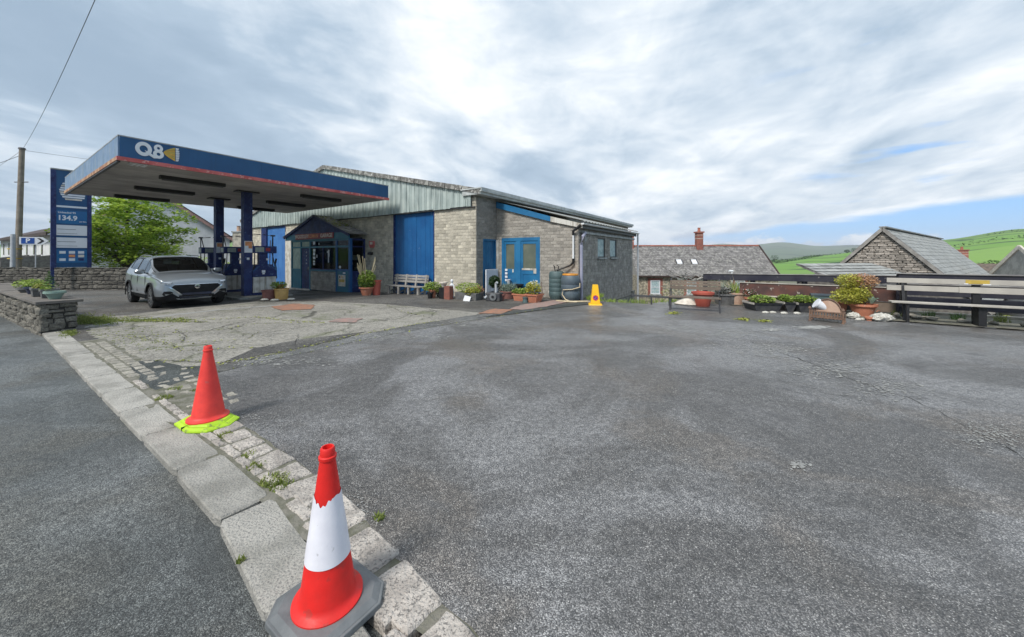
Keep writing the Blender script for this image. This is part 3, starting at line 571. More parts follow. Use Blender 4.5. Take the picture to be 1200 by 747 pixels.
# ================================================================ GARAGE
gar = thing('garage_building', 'long garage of pale blocks and corrugated cladding with tall blue doors and a lean-to', 'garage', K0, RZ)
def panel(parent, name, mat, x0, x1, z0, ztop, yf, th=.2, holes=(), axis='x', bl=None, blockmat=None, sink=.0, limit=0, label=None, bh=.125, blen=.27):
    """wall in the plane y=yf (facing -y) or, axis 'y', in the plane x=yf facing +x; individual blocks proud of the mortar"""
    zt = ztop if callable(ztop) else (lambda x: ztop)
    xs = sorted(set([x0, x1] + [h for hh in holes for h in hh[:2] if x0 < h < x1])); mb = B()
    for a, b in zip(xs, xs[1:]):
        m = (a + b) / 2; hs = sorted([(h[2], h[3]) for h in holes if h[0] <= m <= h[1]]); z = z0; segs = []
        for h0, h1 in hs:
            if h0 > z: segs.append((z, h0, None))
            z = max(z, h1)
        segs.append((z, None, None))
        for s0, s1, _ in segs:
            ta, tb = (s1, s1) if s1 is not None else (zt(a), zt(b))
            if axis == 'x': mb.plate([(a, s0), (b, s0), (b, tb), (a, ta)], yf, yf + th)
            else: mb.add([(yf, a, s0), (yf, b, s0), (yf, b, tb), (yf, a, ta), (yf - th, a, s0), (yf - th, b, s0), (yf - th, b, tb), (yf - th, a, ta)],
                         [(0, 1, 2, 3), (7, 6, 5, 4), (0, 4, 5, 1), (1, 5, 6, 2), (2, 6, 7, 3), (3, 7, 4, 0)])
    wl = mb.build(name, mat, parent, label=label)
    if blockmat:
        unit = MB(); e = .011
        if axis == 'x': unit.add([(-.5, 0, -.5), (.5, 0, -.5), (.5, 0, .5), (-.5, 0, .5), (-.47, -e, -.44), (.47, -e, -.44), (.47, -e, .44), (-.47, -e, .44)], [(4, 5, 6, 7), (0, 1, 5, 4), (1, 2, 6, 5), (2, 3, 7, 6), (3, 0, 4, 7)])
        else: unit.add([(0, -.5, -.5), (0, .5, -.5), (0, .5, .5), (0, -.5, .5), (e, -.47, -.44), (e, .47, -.44), (e, .47, .44), (e, -.47, .44)], [(4, 5, 6, 7), (0, 1, 5, 4), (1, 2, 6, 5), (2, 3, 7, 6), (3, 0, 4, 7)])
        me = unit.mesh('block', blockmat); rest = MB(); lst = []; k = 0; z = z0
        while z < max(zt(x0), zt(x1)):
            x = x0 - (blen / 2 if k % 2 else 0)
            while x < x1:
                a, b = max(x, x0) + .005, min(x + blen, x1) - .005; lo, hi = z + .005, z + bh - .005; spans = [(a, b)]
                for h in holes:
                    if h[2] < hi - .02 and h[3] > lo + .02:
                        ns = []
                        for sa, sb in spans:
                            if h[1] <= sa or h[0] >= sb: ns.append((sa, sb))
                            else:
                                if h[0] - sa > .03: ns.append((sa, h[0]))
                                if sb - h[1] > .03: ns.append((h[1], sb))
                        spans = ns
                for sa, sb in spans:
                    if sb - sa > .03 and hi <= min(zt(sa), zt(sb)) + .03: lst.append((sa, sb, lo, hi))
                x += blen
            z += bh; k += 1
        random.shuffle(lst) if limit and limit < len(lst) else None
        lst.sort(key=lambda q: (q[2] < .0)) if 0 else None
        for j, (a, b, lo, hi) in enumerate(lst):
            c = ((a + b) / 2, (lo + hi) / 2); pr = random.uniform(.6, 1.25)
            if j < limit:
                if axis == 'x': inst('block', me, wl, (c[0], yf, c[1]), (b - a, pr, hi - lo))
                else: inst('block', me, wl, (yf, c[0], c[1]), (pr, b - a, hi - lo))
            else:
                for sgn in (1,):
                    if axis == 'x': rest.add([(c[0] + v[0] * (b - a), yf + v[1] * pr, c[1] + v[2] * (hi - lo)) for v in unit.v], unit.f)
                    else: rest.add([(yf + v[0] * pr, c[0] + v[1] * (b - a), c[1] + v[2] * (hi - lo)) for v in unit.v], unit.f)
        if rest.v: rest.build('block_courses', blockmat, wl, kind='stuff')
    return wl
ZB = -.6
def rl(x): x = -x; return 4.13 + .2246 * x if x < 10.7 else 4.13 + .2246 * (21.4 - x)
# front wall: cream piers either side of the tall door, stained blocks further along
panel(gar, 'wall', 'mortar_light', -2.3, 0, ZB, lambda x: 3.95 if x > -.7 else 3.7, 0, blockmat='block_cream', limit=210, label='cream block pier at the right corner')
panel(gar, 'wall', 'mortar_light', -7.3, -5.0, ZB, 3.7, 0, blockmat='block_cream', limit=60, label='stained block pier between the porch and the tall door')
panel(gar, 'wall', 'mortar_light', -15.4, -7.3, ZB, 3.7, .0, holes=[(-12.8, -7.4, -.6, 2.55)], blockmat='block_cream', limit=0)
panel(gar, 'wall', 'mortar_light', -20.6, -18.8, ZB, 3.7, 0, blockmat='block_cream', limit=0)
B().box(-5.0, -2.3, .0, .2, 3.52, 3.7).box(-18.8, -15.4, 0, .2, 3.5, 3.7).build('lintel', 'mortar', gar)
panel(gar, 'wall', 'mortar', 0, 1.345, ZB, 3.95, 0, th=.2, holes=[(.42, 1.285, -.6, 2.28)], axis='y', blockmat='block_dark', limit=60, label='side return in blocks darkened for its shade')
panel(gar, 'wall', 'mortar', 1.345, 20, 3.2, 4.02, 0, th=.2, axis='y')
def ltop(x): return 3.83 - .283 * x
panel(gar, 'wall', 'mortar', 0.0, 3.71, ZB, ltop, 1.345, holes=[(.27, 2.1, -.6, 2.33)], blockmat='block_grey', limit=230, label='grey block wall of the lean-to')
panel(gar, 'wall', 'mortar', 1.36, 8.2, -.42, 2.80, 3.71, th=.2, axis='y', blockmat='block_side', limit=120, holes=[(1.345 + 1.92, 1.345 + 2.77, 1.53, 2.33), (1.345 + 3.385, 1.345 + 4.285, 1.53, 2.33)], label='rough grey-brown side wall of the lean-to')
B().box(3.2, 3.76, 1.36, 8.25, -1.6, -.44).box(3.70, 3.80, 7.9, 8.3, -1.6, -.2).build('plinth', 'plinth', gar)
B().box(-20.6, -20.4, 0, 20, -1, 4).box(-20.6, -.02, 19.8, 20, -1, 4.0).box(-.1, 3.7, 8.0, 8.2, -1, 2.8).build('wall', 'mortar', gar)
# corrugated cladding above the doors, sheet by sheet
def clad(x0, x1):
    xs = []; x = x0; prof = []
    for i in range(3):
        c = x0 + (i + .5) * (x1 - x0) / 3; hw = (x1 - x0) / 6
        prof += [(c - hw + .002, 0), (c - .07, 0), (c - .055, -.035), (c - .03, -.035), (c - .02, -.006), (c + .02, -.006), (c + .03, -.035), (c + .055, -.035), (c + .07, 0)]
    prof.append((x1 - .002, 0)); mb = B(); v = []; f = []; dz = random.uniform(-.02, .02)
    for x, y in prof: v += [(x, -.10 + y, 3.54 + dz), (x, -.10 + y, rl(x) + .02)]
    for i in range(len(prof) - 1): f.append((2 * i, 2 * i + 2, 2 * i + 3, 2 * i + 1))
    return mb.add(v, f)
x = -20.5
while x < -.3:
    x1 = min(x + .96, -.24); clad(x, x1).build('cladding_sheet', 'cladding', gar); x = x1
B().box(-20.5, -.24, -.06, -.02, 3.56, 4.1).build('cladding_rail', 'steel_dark', gar)
B().box(-20.5, -.02, -.085, -.02, 3.50, 3.535).build('cladding_drip', 'steel_dark', gar)
mb = B()   # dark backing triangle behind the cladding
mb.plate([(-20.5, 3.7), (-.3, 3.7), (-.3, 4.1), (-10.7, 6.45), (-20.5, 4.2)], -.015, .1); mb.build('gable_backing', 'steel_dark', gar)
# corrugated roof, two slopes, with the ragged verge capping the gable
for sgn, xa, za, xb, zb in ((1, .34, 4.12, -10.7, 6.54), (-1, -21.7, 4.12, -10.7, 6.54)):
    n = 150; v = []; f = []
    for i in range(n + 1):
        y = -.18 + i * 20.4 / n; dz = .025 * math.sin(i * math.pi)
        v += [(xa, y, za + (i % 2) * .04), (xb, y, zb + (i % 2) * .04)]
    for i in range(n): f.append((2 * i, 2 * i + 2, 2 * i + 3, 2 * i + 1))
    B().add(v, f).build('roof', 'asbestos', gar)
    mb = B(); L = math.hypot(xb - xa, zb - za); m = 12 if sgn > 0 else 12
    for k in range(m):
        a = k / m; b = (k + 1) / m - .003; p = lambda t: (xa + (xb - xa) * t, -.17, za + (zb - za) * t - .045 + random.uniform(-.008, .008))
        B().bar(p(a), p(b), .10, .20).build('verge_piece', 'asbestos', gar)
# cream eave box and gutter running away along the right side
B().box(.30, .36, -.20, 20, 3.99, 4.17).box(-.55, .30, -.20, -.165, 3.99, 4.16).box(-.55, .36, -.2, 20, 3.965, 3.988).build('eave_fascia', 'eave_pale', gar)
B().box(.362, .45, -.24, 20.05, 4.06, 4.10).box(-.60, .45, -.245, -.205, 4.17, 4.21).box(.42, .455, -.24, 20.05, 4.102, 4.20).box(-.6, .45, -.24, 20.02, 4.203, 4.215).build('gutter', 'eave_pale', gar)
# tall blue doors
def plank_door(x0, x1, z0, z1, y, n, mat, parent, nm='door', lab=None):
    d = bpy.data.objects.new(nm, None); COL.objects.link(d); d.parent = parent
    if lab: d['label'] = lab
    w_ = (x1 - x0) / n
    for i in range(n):
        mb = B(); mb.box(x0 + i * w_ + .004, x0 + (i + 1) * w_ - .004, y + random.uniform(0, .006), y + .04, z0, z1); mb.build('door_panel', mat, d, bevel=0)
    B().box(x0, x1, y + .045, y + .08, z0, z1).build('door_backing', 'black', d)
    return d
plank_door(-4.97, -2.33, -.22, 3.50, .07, 9, 'blue_paint', gar, lab='tall sliding blue door behind the slatted bench')
B().box(-5.0, -4.94, -.01, .1, -.3, 3.52).box(-2.36, -2.3, -.012, .1, -.3, 3.52).build('door_frame', 'blue_navy', gar)
plank_door(-18.0, -15.45, -.4, 3.42, .05, 5, 'blue_pale', gar, lab='pale blue double door at the left end')
B().box(-18.75, -18.0, -.03, .1, -.5, 3.5).box(-18.0, -15.4, -.02, .08, 3.42, 3.5).box(-15.45, -15.38, -.02, .08, -.5, 3.5).build('door_frame', 'blue_navy', gar)
B().box(-15.36, -14.55, -.05, 0, -.5, 3.1).build('pilaster', 'white_dirty', gar)
# lean-to: side door, glazed double door, windows, roof
dd = bpy.data.objects.new('door', None); COL.objects.link(dd); dd.parent = gar; dd['label'] = 'narrow blue plank door in the side return'
for i in range(6): B().box(-.09, -.055 + random.uniform(0, .006), .46 + i * .131, .46 + i * .131 + .124, -.2, 2.22).build('door_plank', 'blue_door', dd)
B().box(-.11, -.09, .43, 1.28, -.2, 2.25).build('door_backing', 'black', dd)
B().box(-.09, .015, .42, .47, -.2, 2.28).box(-.09, .015, 1.24, 1.285, -.2, 2.28).box(-.09, .016, .47, 1.24, 2.22, 2.279).build('door_frame', 'blue_door', gar)
B().box(.015, .13, 1.30, 1.344, -.2, 2.27).build('door_jamb', 'white_dirty', gar)
gd = bpy.data.objects.new('door', None); COL.objects.link(gd); gd.parent = gar; gd['label'] = 'blue half-glazed double door of the lean-to'
Yd = 1.345
B().box(.27, .38, Yd - .01, Yd + .09, -.2, 2.33).box(.985, 1.21, Yd - .012, Yd + .09, -.2, 2.25).box(2.0, 2.1, Yd - .01, Yd + .09, -.2, 2.33).box(.38, 2.0, Yd - .014, Yd + .092, 2.2, 2.331).build('door_frame', 'blue_door', gd)
for x0, x1 in ((.385, .98), (1.215, 1.995)):
    B().box(x0, x0 + .09, Yd + .01, Yd + .06, 0, 2.2).box(x1 - .09, x1, Yd + .01, Yd + .06, 0, 2.2).box(x0 + .09, x1 - .09, Yd + .012, Yd + .06, 2.08, 2.199).box(x0 + .09, x1 - .09, Yd + .012, Yd + .06, .86, 1.06).box(x0 + .09, x1 - .09, Yd + .012, Yd + .06, -.0, .15).box(x0 + .09, x1 - .09, Yd + .03, Yd + .05, .15, .86).build('door_leaf', 'blue_door', gd)
    B().box(x0 + .09, x1 - .09, Yd + .03, Yd + .04, 1.06, 2.08).build('pane', 'door_glass', gd)
for q in ((1.26, 1.93, 1.03, 1.10), (1.80, 1.93, .90, 1.03), (.80, .86, .92, 1.05)): B().box(q[0], q[1], Yd - .004, Yd + .009, q[2], q[3]).build('peeling_tape', 'white_dirty', gd)
for k in range(4): B().box(.44, .56, Yd - .012, Yd + .002, .55 + k * .14, .64 + k * .14).build('notice', 'sign_white', gd)
for y0 in (1.345 + 1.92, 1.345 + 3.385):
    y1 = y0 + (.85 if y0 < 4 else .90); wf = B().box(3.62, 3.69, y0, y0 + .05, 1.53, 2.33).box(3.62, 3.69, y1 - .05, y1, 1.53, 2.33).box(3.621, 3.689, y0 + .05, y1 - .05, 2.29, 2.329).box(3.621, 3.689, y0 + .05, y1 - .05, 1.531, 1.57).build('window', 'steel_dark', gar)
    B().box(3.66, 3.67, y0 + .05, y1 - .05, 1.57, 2.29).build('pane', 'frosted', wf); B().box(3.66, 3.80, y0 - .05, y1 + .05, 1.46, 1.525).build('sill', 'gutter_grey', wf)
n = 96; v = []; f = []
for i in range(n + 1):
    y = 1.17 + i * 7.25 / n; w_ = .02 * math.cos(i * math.pi / 2)
    v += [(-.02, y, 3.93 + w_), (3.96, y, 2.85 + w_)]
for i in range(n): f.append((2 * i, 2 * i + 2, 2 * i + 3, 2 * i + 1))
B().add(v, f).build('roof', 'slate_pale', gar, label='corrugated roof sheet of the lean-to')
B().plate([(.05, 3.60), (2.6, 2.905), (2.6, 3.10), (.05, 3.86)], 1.25, 1.29).build('verge_board', 'blue_door', gar, label='peeling blue verge board')
B().plate([(2.605, 2.90), (3.90, 2.60), (3.90, 2.76), (2.605, 3.10)], 1.25, 1.29).build('verge_board', 'white_dirty', gar, label='bare weathered end of the verge board')
B().box(3.80, 3.86, 1.30, 8.4, 2.60, 2.80).build('eave_fascia', 'steel_dark', gar)
v = []; f = []; m = 8
for y in (1.15, 8.45):
    for k in range(m + 1): a = math.pi * k / m; v.append((3.95 - .065 * math.cos(a), y, 2.775 - .06 * math.sin(a)))
for k in range(m): f.append((k, k + 1, m + 2 + k, m + 1 + k))
B().add(v, f).add([(a[0], a[1] + .001, a[2]) for a in v[:m + 1]], [tuple(range(m + 1))]).build('gutter', 'upvc_white', gar)
B().box(3.76, 3.80, 1.5, 8.3, 2.42, 2.50).build('eave_board', 'gutter_grey', gar)
B().tube([(3.93, 8.40, 2.75), (3.93, 8.40, -1.0)], .045).build('downpipe', 'upvc_white', gar, label='white downpipe at the far corner')
B().tube([(3.90, 1.55, 2.45), (3.84, 1.42, 2.30), (3.80, 1.40, 2.0), (3.80, 1.40, 0)], .06, 10).build('downpipe', 'grey_pipe', gar, label='grey soil pipe at the lean-to corner')
B().box(3.80, 3.86, 1.62, 1.70, 2.15, 2.52).tube([(3.82, 1.7, 2.1), (3.83, 1.9, 2.3), (3.9, 1.95, 2.45)], .012, 6).build('pipe_bracket', 'gutter_grey', gar)
B().tube([(3.85, 1.22, 2.72), (3.72, 1.20, 2.60), (3.56, 1.22, 2.50), (3.55, 1.24, 2.36)], .05, 8).tube([(3.55, 1.24, 1.50), (3.55, 1.24, 1.36), (3.45, 1.22, 1.25), (3.2, 1.15, 1.15), (2.95, 1.08, 1.06)], [.05, .05, .035, .03, .03], 8).build('downpipe_elbow', 'black', gar)
B().tube([(3.55, 1.24, 2.36), (3.55, 1.24, 1.50)], .035, 8).build('downpipe', 'upvc_white', gar, label='white downpipe feeding the water butt')
# fixtures on the wall between porch and tall door
al = thing('alarm_box', 'faded pink-red alarm box on the stained block pier', 'alarm box', K0 - (-BX) * 6.55 + Vector((0, 0, 2.05)), RZ)
B().plate([(-.17, .06), (-.10, -.06), (.10, -.06), (.17, .06), (.17, .27), (-.17, .27)], -.10, -.012).build('case', 'alarm_red', al)
B().box(-.10, .10, -.106, -.1005, .10, .22).build('label_plate', 'sign_cream', al)
wl_ = thing('wall_lamp', 'small black lamp on the block pier below the alarm box', 'lamp', K0 - (-BX) * 6.58 + Vector((0, 0, 1.66)), RZ)
B().box(-.05, .05, -.05, -.012, -.02, .12).build('bracket', 'black', wl_); B().lathe([(.05, .12), (.10, .08), (.12, -.02), (.0, -.05)], 12, (0, -.15, .02)).build('shade', 'black', wl_)

# ================================================================ SHOP PORCH
por = thing('shop_porch', 'dark blue glazed timber porch with a low gable and the garage name across it', 'porch', K0 + BX * 7.13 - AX * .85, RZ)
Wp = 5.75                                   # local x from -Wp (left) to 0, y from 0 (front) to .85
zs = .86; zt2 = 2.44; zb = -.20
B().box(-Wp - .02, -Wp + .10, 0, .84, zb - .1, zt2).build('post', 'teal_paint', por)
B().box(-.14, .0, .0, .12, zb, zt2).build('post', 'blue_paint', por)
for x in (-4.68, -3.72, -1.19): B().box(x - .05, x + .05, .0, .10, zb - .05, zt2).build('post', 'teal_paint' if x < -1.5 else 'blue_paint', por)
B().box(-Wp, -.14, .002, .098, 2.36, zt2 + .02).box(-Wp + .1, -.14, .004, .09, 2.02, 2.10).build('transom', 'teal_paint', por)
B().box(-Wp + .1, -4.73, .02, .07, zb, .80).box(-Wp + .1, -4.73, .005, .08, .80, .88).build('panel', 'teal_paint', por, label='teal lower panel')
dr = B().box(-4.62, -3.78, .03, .075, zb + .02, 2.0).build('door', 'blue_navy', por, label='dark blue plank door with white lettering down it')
B().tube([(-3.88, .0, .85), (-3.88, .0, 1.0)], .012, 6).build('handle', 'chrome', dr)
for k, ch in enumerate('OPEN'): text(ch, .13, 'sign_white', dr, (-4.12, .027, 1.78 - k * .20), (R(90), 0, 0), name='lettering')
B().box(-3.67, -1.24, .02, .075, zb, .80).build('panel', 'mortar', por, label='grey block dwarf wall')
mb = B(); z = zb; k = 0
while z < .74:
    x = -3.67 - (.15 if k % 2 else 0)
    while x < -1.25:
        a, b = max(x, -3.665) + .005, min(x + .30, -1.245) - .005
        if b - a > .04: B().box(a, b, .008 + random.uniform(0, .004), .02, z + .005, z + .112).build('block', 'block_grey', por)
        x += .30
    z += .118; k += 1
B().box(-3.72, -1.19, -.04, .09, .80, .87).build('sill', 'teal_paint', por)
B().box(-1.14, -.14, .02, .07, zb, .86).build('panel', 'teal_paint', por, label='blue lower panel with a notice'); B().box(-1.14, -.14, .01, .08, .86, .94).build('rail', 'blue_paint', por)
B().box(-2.47, -2.41, .01, .08, .87, 2.02).box(-3.67, -2.47, .012, .07, .87, .92).box(-2.41, -1.24, .012, .07, .87, .92).build('window_frame', 'blue_navy', por)
for a, b, c, d in ((-3.67, -2.47, .92, 2.02), (-2.41, -1.24, .92, 2.02), (-3.67, -1.24, 2.10, 2.36), (-1.14, -.14, .94, 2.02), (-1.14, -.14, 2.10, 2.36)):
    B().box(a, b, .045, .05, c, d).build('pane', 'window_glass', por)
for a, b, c, d in ((-Wp + .1, -4.73, .88, 2.02), (-Wp + .1, -4.73, 2.10, 2.36), (-4.62, -3.78, 2.10, 2.36)): B().box(a, b, .045, .05, c, d).build('pane', 'curtain', por, label='pale frosted pane')
# right end of the porch
B().box(-.12, -.0, .12, .84, zb, .86).build('panel', 'blue_navy', por); B().box(-.1, -.02, .76, .84, .86, 2.44).box(-.1, -.02, .12, .76, 2.02, 2.08).box(-.1, -.02, .12, .84, 2.36, 2.44).build('post', 'blue_navy', por)
B().box(-.065, -.06, .12, .76, .86, 2.36).build('pane', 'window_glass', por)
# inside
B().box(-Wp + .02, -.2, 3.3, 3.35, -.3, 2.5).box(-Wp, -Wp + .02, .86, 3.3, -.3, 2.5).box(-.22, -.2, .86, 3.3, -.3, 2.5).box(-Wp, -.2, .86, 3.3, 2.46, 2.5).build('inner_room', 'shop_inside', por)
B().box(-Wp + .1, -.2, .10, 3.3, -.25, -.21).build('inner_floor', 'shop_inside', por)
for i in range(26):
    x = random.uniform(-3.5, -.4); z = random.choice([.9, 1.15, 1.4, 1.65]); w_ = random.uniform(.05, .16)
    B().box(x, x + w_, .35 + random.uniform(0, .5), .6 + random.uniform(0, .5), z, z + random.uniform(.1, .24)).build('shelf_stock', 'shop_stock', por)
for z in (.88, 1.13, 1.38, 1.63): B().box(-3.6, -1.3, .45, .95, z - .02, z - .002).build('shelf', 'wood_grey', por)
for (x, z, a, b) in ((-3.45, 1.82, .22, .14), (-3.45, 1.62, .2, .16), (-3.45, 1.42, .22, .14), (-3.45, 1.10, .18, .12), (-3.45, 1.25, .18, .1), (-3.10, 1.5, .06, .16), (-2.0, 1.55, .12, .35), (-2.0, 1.25, .08, .3), (-2.1, 1.75, .22, .08), (-1.0, .98, .16, .12), (-3.45, 2.2, .2, .16), (-2.9, 2.18, .06, .1)):
    B().box(x, x + a, .036, .043, z, z + b).build('sticker', 'sign_white', por)
nb_ = B().box(-1.0, -.42, .008, .018, .10, .66).build('notice', 'sign_cream', por)
B().box(-.94, -.48, .003, .0075, .30, .44).build('notice_band', 'sign_yellow', nb_); B().box(-.92, -.84, .003, .0075, .50, .60).build('notice_symbol', 'sign_black', nb_); B().box(-.74, -.66, .003, .0075, .50, .60).build('notice_symbol', 'sign_gold', nb_)
B().box(-.62, -.42, .009, .018, .72, .79).build('sticker', 'sign_white', por)
# gable with horizontal boards, sign board, roof
pk = -3.05; ze = 2.62; zp = 3.66
def gz(x): return ze + (zp - ze) * (1 - abs(x - pk) / 3.12)
z = 2.45
while z < zp - .04:
    z2 = z + .15; hw0 = 3.12 * (1 - max(0, z - ze) / (zp - ze)); hw1 = 3.12 * (1 - max(0, z2 - ze) / (zp - ze)); hw1 = max(hw1, .02)
    B().add([(pk - hw0, -.12, z), (pk + hw0, -.12, z), (pk + hw1, -.105, z2), (pk - hw1, -.105, z2), (pk - hw0, -.06, z), (pk + hw0, -.06, z), (pk + hw1, -.06, z2), (pk - hw1, -.06, z2)],
            [(0, 1, 2, 3), (7, 6, 5, 4), (0, 4, 5, 1), (1, 5, 6, 2), (2, 6, 7, 3), (3, 7, 4, 0)]).build('gable_board', 'blue_navy' if z > 2.6 else 'teal_paint', por)
    z = z2
for sg in (-1, 1):
    a = (pk + sg * 3.2, -.16, ze - .02); b = (pk, -.16, zp + .03)
    B().bar(a, b, .05, .13).build('barge_board', 'blue_navy', por)
    n = 7
    for k in range(n):
        t0, t1 = k / n, (k + 1) / n + .02; q = lambda t, y, dz=0: (pk + sg * 3.3 * (1 - t), y, ze - .0 + (zp - ze + .02) * t + dz)
        for j in range(3):
            y0, y1 = -.20 + j * .37, -.20 + j * .37 + .365
            B().add([q(t0, y0, .05), q(t0, y1, .05), q(t1, y1, .035), q(t1, y0, .035), q(t0, y0, .03), q(t0, y1, .03), q(t1, y1, .015), q(t1, y0, .015)], [(0, 1, 2, 3), (4, 7, 6, 5), (0, 4, 5, 1), (0, 3, 7, 4), (2, 6, 7, 3), (1, 5, 6, 2)]).build('roof_slate', 'slate_worn', por)
mb = B()
for k in range(240):
    t = random.uniform(.35, 1); mb.leaves((pk + 3.3 * (1 - t), random.uniform(-.15, .8), ze + 1.05 * t + .06), (.06, .06, .01), 2, .07, .1, 0, .8)
mb.build('roof_moss', 'moss_leaf', por, kind='stuff')
sb = B().box(-4.95, -1.18, -.145, -.121, 2.48, 2.77).build('name_board', 'sign_maroon', por)
text('WOODLEY', .27, 'sign_cream', sb, (-4.28, -.147, 2.625), (R(90), 0, 0), xscale=1.05, bold=.006); text('ROMAN', .27, 'sign_orange', sb, (-3.1, -.147, 2.625), (R(90), 0, 0), xscale=1.0, bold=.004)
text('GARAGE', .27, 'sign_cream', sb, (-1.85, -.147, 2.625), (R(90), 0, 0), xscale=1.05, bold=.006)
B().box(-Wp - .05, -3.70, -.05, .3, zb - .08, zb - .0).build('step', 'white_dirty', por)

# ================================================================ CANOPY
CZ, CT, CL, CW = 4.04, 4.66, 8.16, 9.1
can = thing('forecourt_canopy', 'flat forecourt canopy with blue fascia and red edge over the fuel pumps', 'canopy', (-10.035, 9.38, 0), R(56))
sk = lambda y: y * .012                       # its far edge is a touch out of square
for a, b in ((0, 3.22), (3.22, 5.85), (5.85, 7.65), (7.65, CL)):
    B().box(a + .002, b - .002, -.03, .0, CZ + .10, CT).build('fascia_panel', 'fascia_blue', can)
xs = [0, .9, 1.8, 2.7, 3.6, 4.5, 5.4, 6.3, 7.2, 8.1, CW]
for a, b in zip(xs, xs[1:]):
    B().box(-.03, 0, a + .003, b - .003, CZ + .10, CT).build('fascia_panel', 'fascia_glare', can)
B().box(CL - .0, CL + .03, 0, CW, CZ + .1, CT).box(0, CL, CW, CW + .03, CZ + .1, CT).build('fascia_panel', 'fascia_blue', can)
B().box(-.035, CL + .035, -.035, .0, CT + .002, CT + .03).box(-.035, 0, .0, CW, CT + .002, CT + .03).build('fascia_cap', 'gutter_grey', can)
for a, b in ((-.06, 1.35), (1.35, 3.2), (3.2, 5.2), (5.2, 7.1), (7.1, CL + .04)): B().box(a, b - .004, -.06, .02, CZ + .0, CZ + .097).build('edge_trim', 'red_trim', can)
for a, b in ((.02, 3), (3, 6), (6, CW)): B().box(-.06, .02, a, b - .004, CZ + .0, CZ + .097).build('edge_trim', 'trim_rust', can)
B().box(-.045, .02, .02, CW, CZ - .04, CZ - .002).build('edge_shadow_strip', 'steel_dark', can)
B().box(.0, CL, .0, CW, CT - .10, CT - .05).build('canopy_deck', 'gutter_grey', can)
w_ = .23; y = .02
while y < CW - .05:
    B().box(.02, CL - .0, y + .003, min(y + w_, CW) - .003, CZ + .02 + random.uniform(0, .003), CZ + .05).build('soffit_board', 'soffit', can); y += w_
for i, x in enumerate((1.1, 5.27)):
    for y in (1.6, 4.62, 7.8):
        lf = B().box(x, x + 1.65, y - .09, y + .09, CZ - .09, CZ + .022).build('light_fitting', 'black', can)
        B().tube([(x + .05, y, CZ - .10), (x + 1.6, y, CZ - .10)], .028, 8).build('lamp_tube', 'tube_off', lf)
for px_, py_, nt in ((3.8, 2.7, 0), (3.86, 5.69, 1)):
    p = B().box(px_ - .14, px_ + .14, py_ - .14, py_ + .14, -.3, CZ + .02).build('pillar', 'blue_navy', can)
    B().box(px_ - .36, px_ + .36, py_ - .20, py_ + .20, CZ - .035, CZ + .018).build('cap_plate', 'black', p)
    nn = B().box(px_ - .13, px_ + .13, py_ - .155, py_ - .142, 1.72, 2.16).build('notice', 'sign_white', p)
    B().box(px_ - .11, px_ + .12, py_ - .159, py_ - .156, 1.98, 2.14).box(px_ - .0, px_ + .12, py_ - .159, py_ - .156, 1.88, 1.98).build('notice_picture', 'sign_orange', p)
    B().box(px_ - .05, px_ + .03, py_ - .16, py_ - .142, 1.45, 1.53).build('sticker', 'sign_white', p)
# striped plate under the corner
sp = B().box(.22, .55, .15, .45, CZ - .012, CZ + .018).build('striped_plate', 'sign_white', can)
for k in range(3): B().add([(.24 + k * .1, .16, CZ - .016), (.29 + k * .1, .16, CZ - .016), (.24 + k * .1, .44, CZ - .016), (.19 + k * .1 + .02, .44, CZ - .016)], [(0, 1, 2, 3)]).build('stripe', 'soffit', sp)
# the sign: Q 8 and a sail of ribs
def ring(mb, cx, cz, ro, ri, sx=1, y=-.05, y2=-.031, n=40, rox=None):
    v = []; f = []
    for k in range(n):
        a = 2 * math.pi * k / n; c, s_ = math.cos(a), math.sin(a)
        for r, yy in ((ro, y), (ri, y), (ro, y2), (ri, y2)): v.append((cx + c * r * sx, yy, cz + s_ * r))
    for k in range(n):
        a, b = 4 * k, 4 * ((k + 1) % n); f += [(a, b, b + 1, a + 1), (a, a + 2, b + 2, b), (a + 1, b + 1, b + 3, a + 3)]
    mb.add(v, f)
def qx(px, z_=4.4):    # local x on the long fascia for a photo column
    r = (px - 600) / FOC; N = Vector((-10.035, 9.38)); return (r * N.y - N.x) / (.559 - .829 * r)
q = B(); zc = 4.43; xq0, xq1 = qx(158), qx(177.5); cx = (xq0 + xq1) / 2; ro = .185
ring(q, cx, zc, ro, ro * .50, (xq1 - xq0) / 2 / ro); q.plate([(cx + .02, zc - .03), (cx + .10, zc - .10 + .04), (cx + .28, zc - .19), (cx + .20, zc - .205), (cx + .10, zc - .14)], -.051, -.0312); q.build('logo_letter', 'sign_white', can)
e8 = B(); x0, x1 = qx(178.8), qx(191.5); cx = (x0 + x1) / 2; sx = (x1 - x0) / 2
ring(e8, cx, zc + .085, .10, .035, sx / .10 * .82); ring(e8, cx, zc - .075, .118, .042, sx / .118, y=-.052); e8.build('logo_numeral', 'sign_white', can)
xa, xb, xc = qx(191), qx(204.5), qx(209)
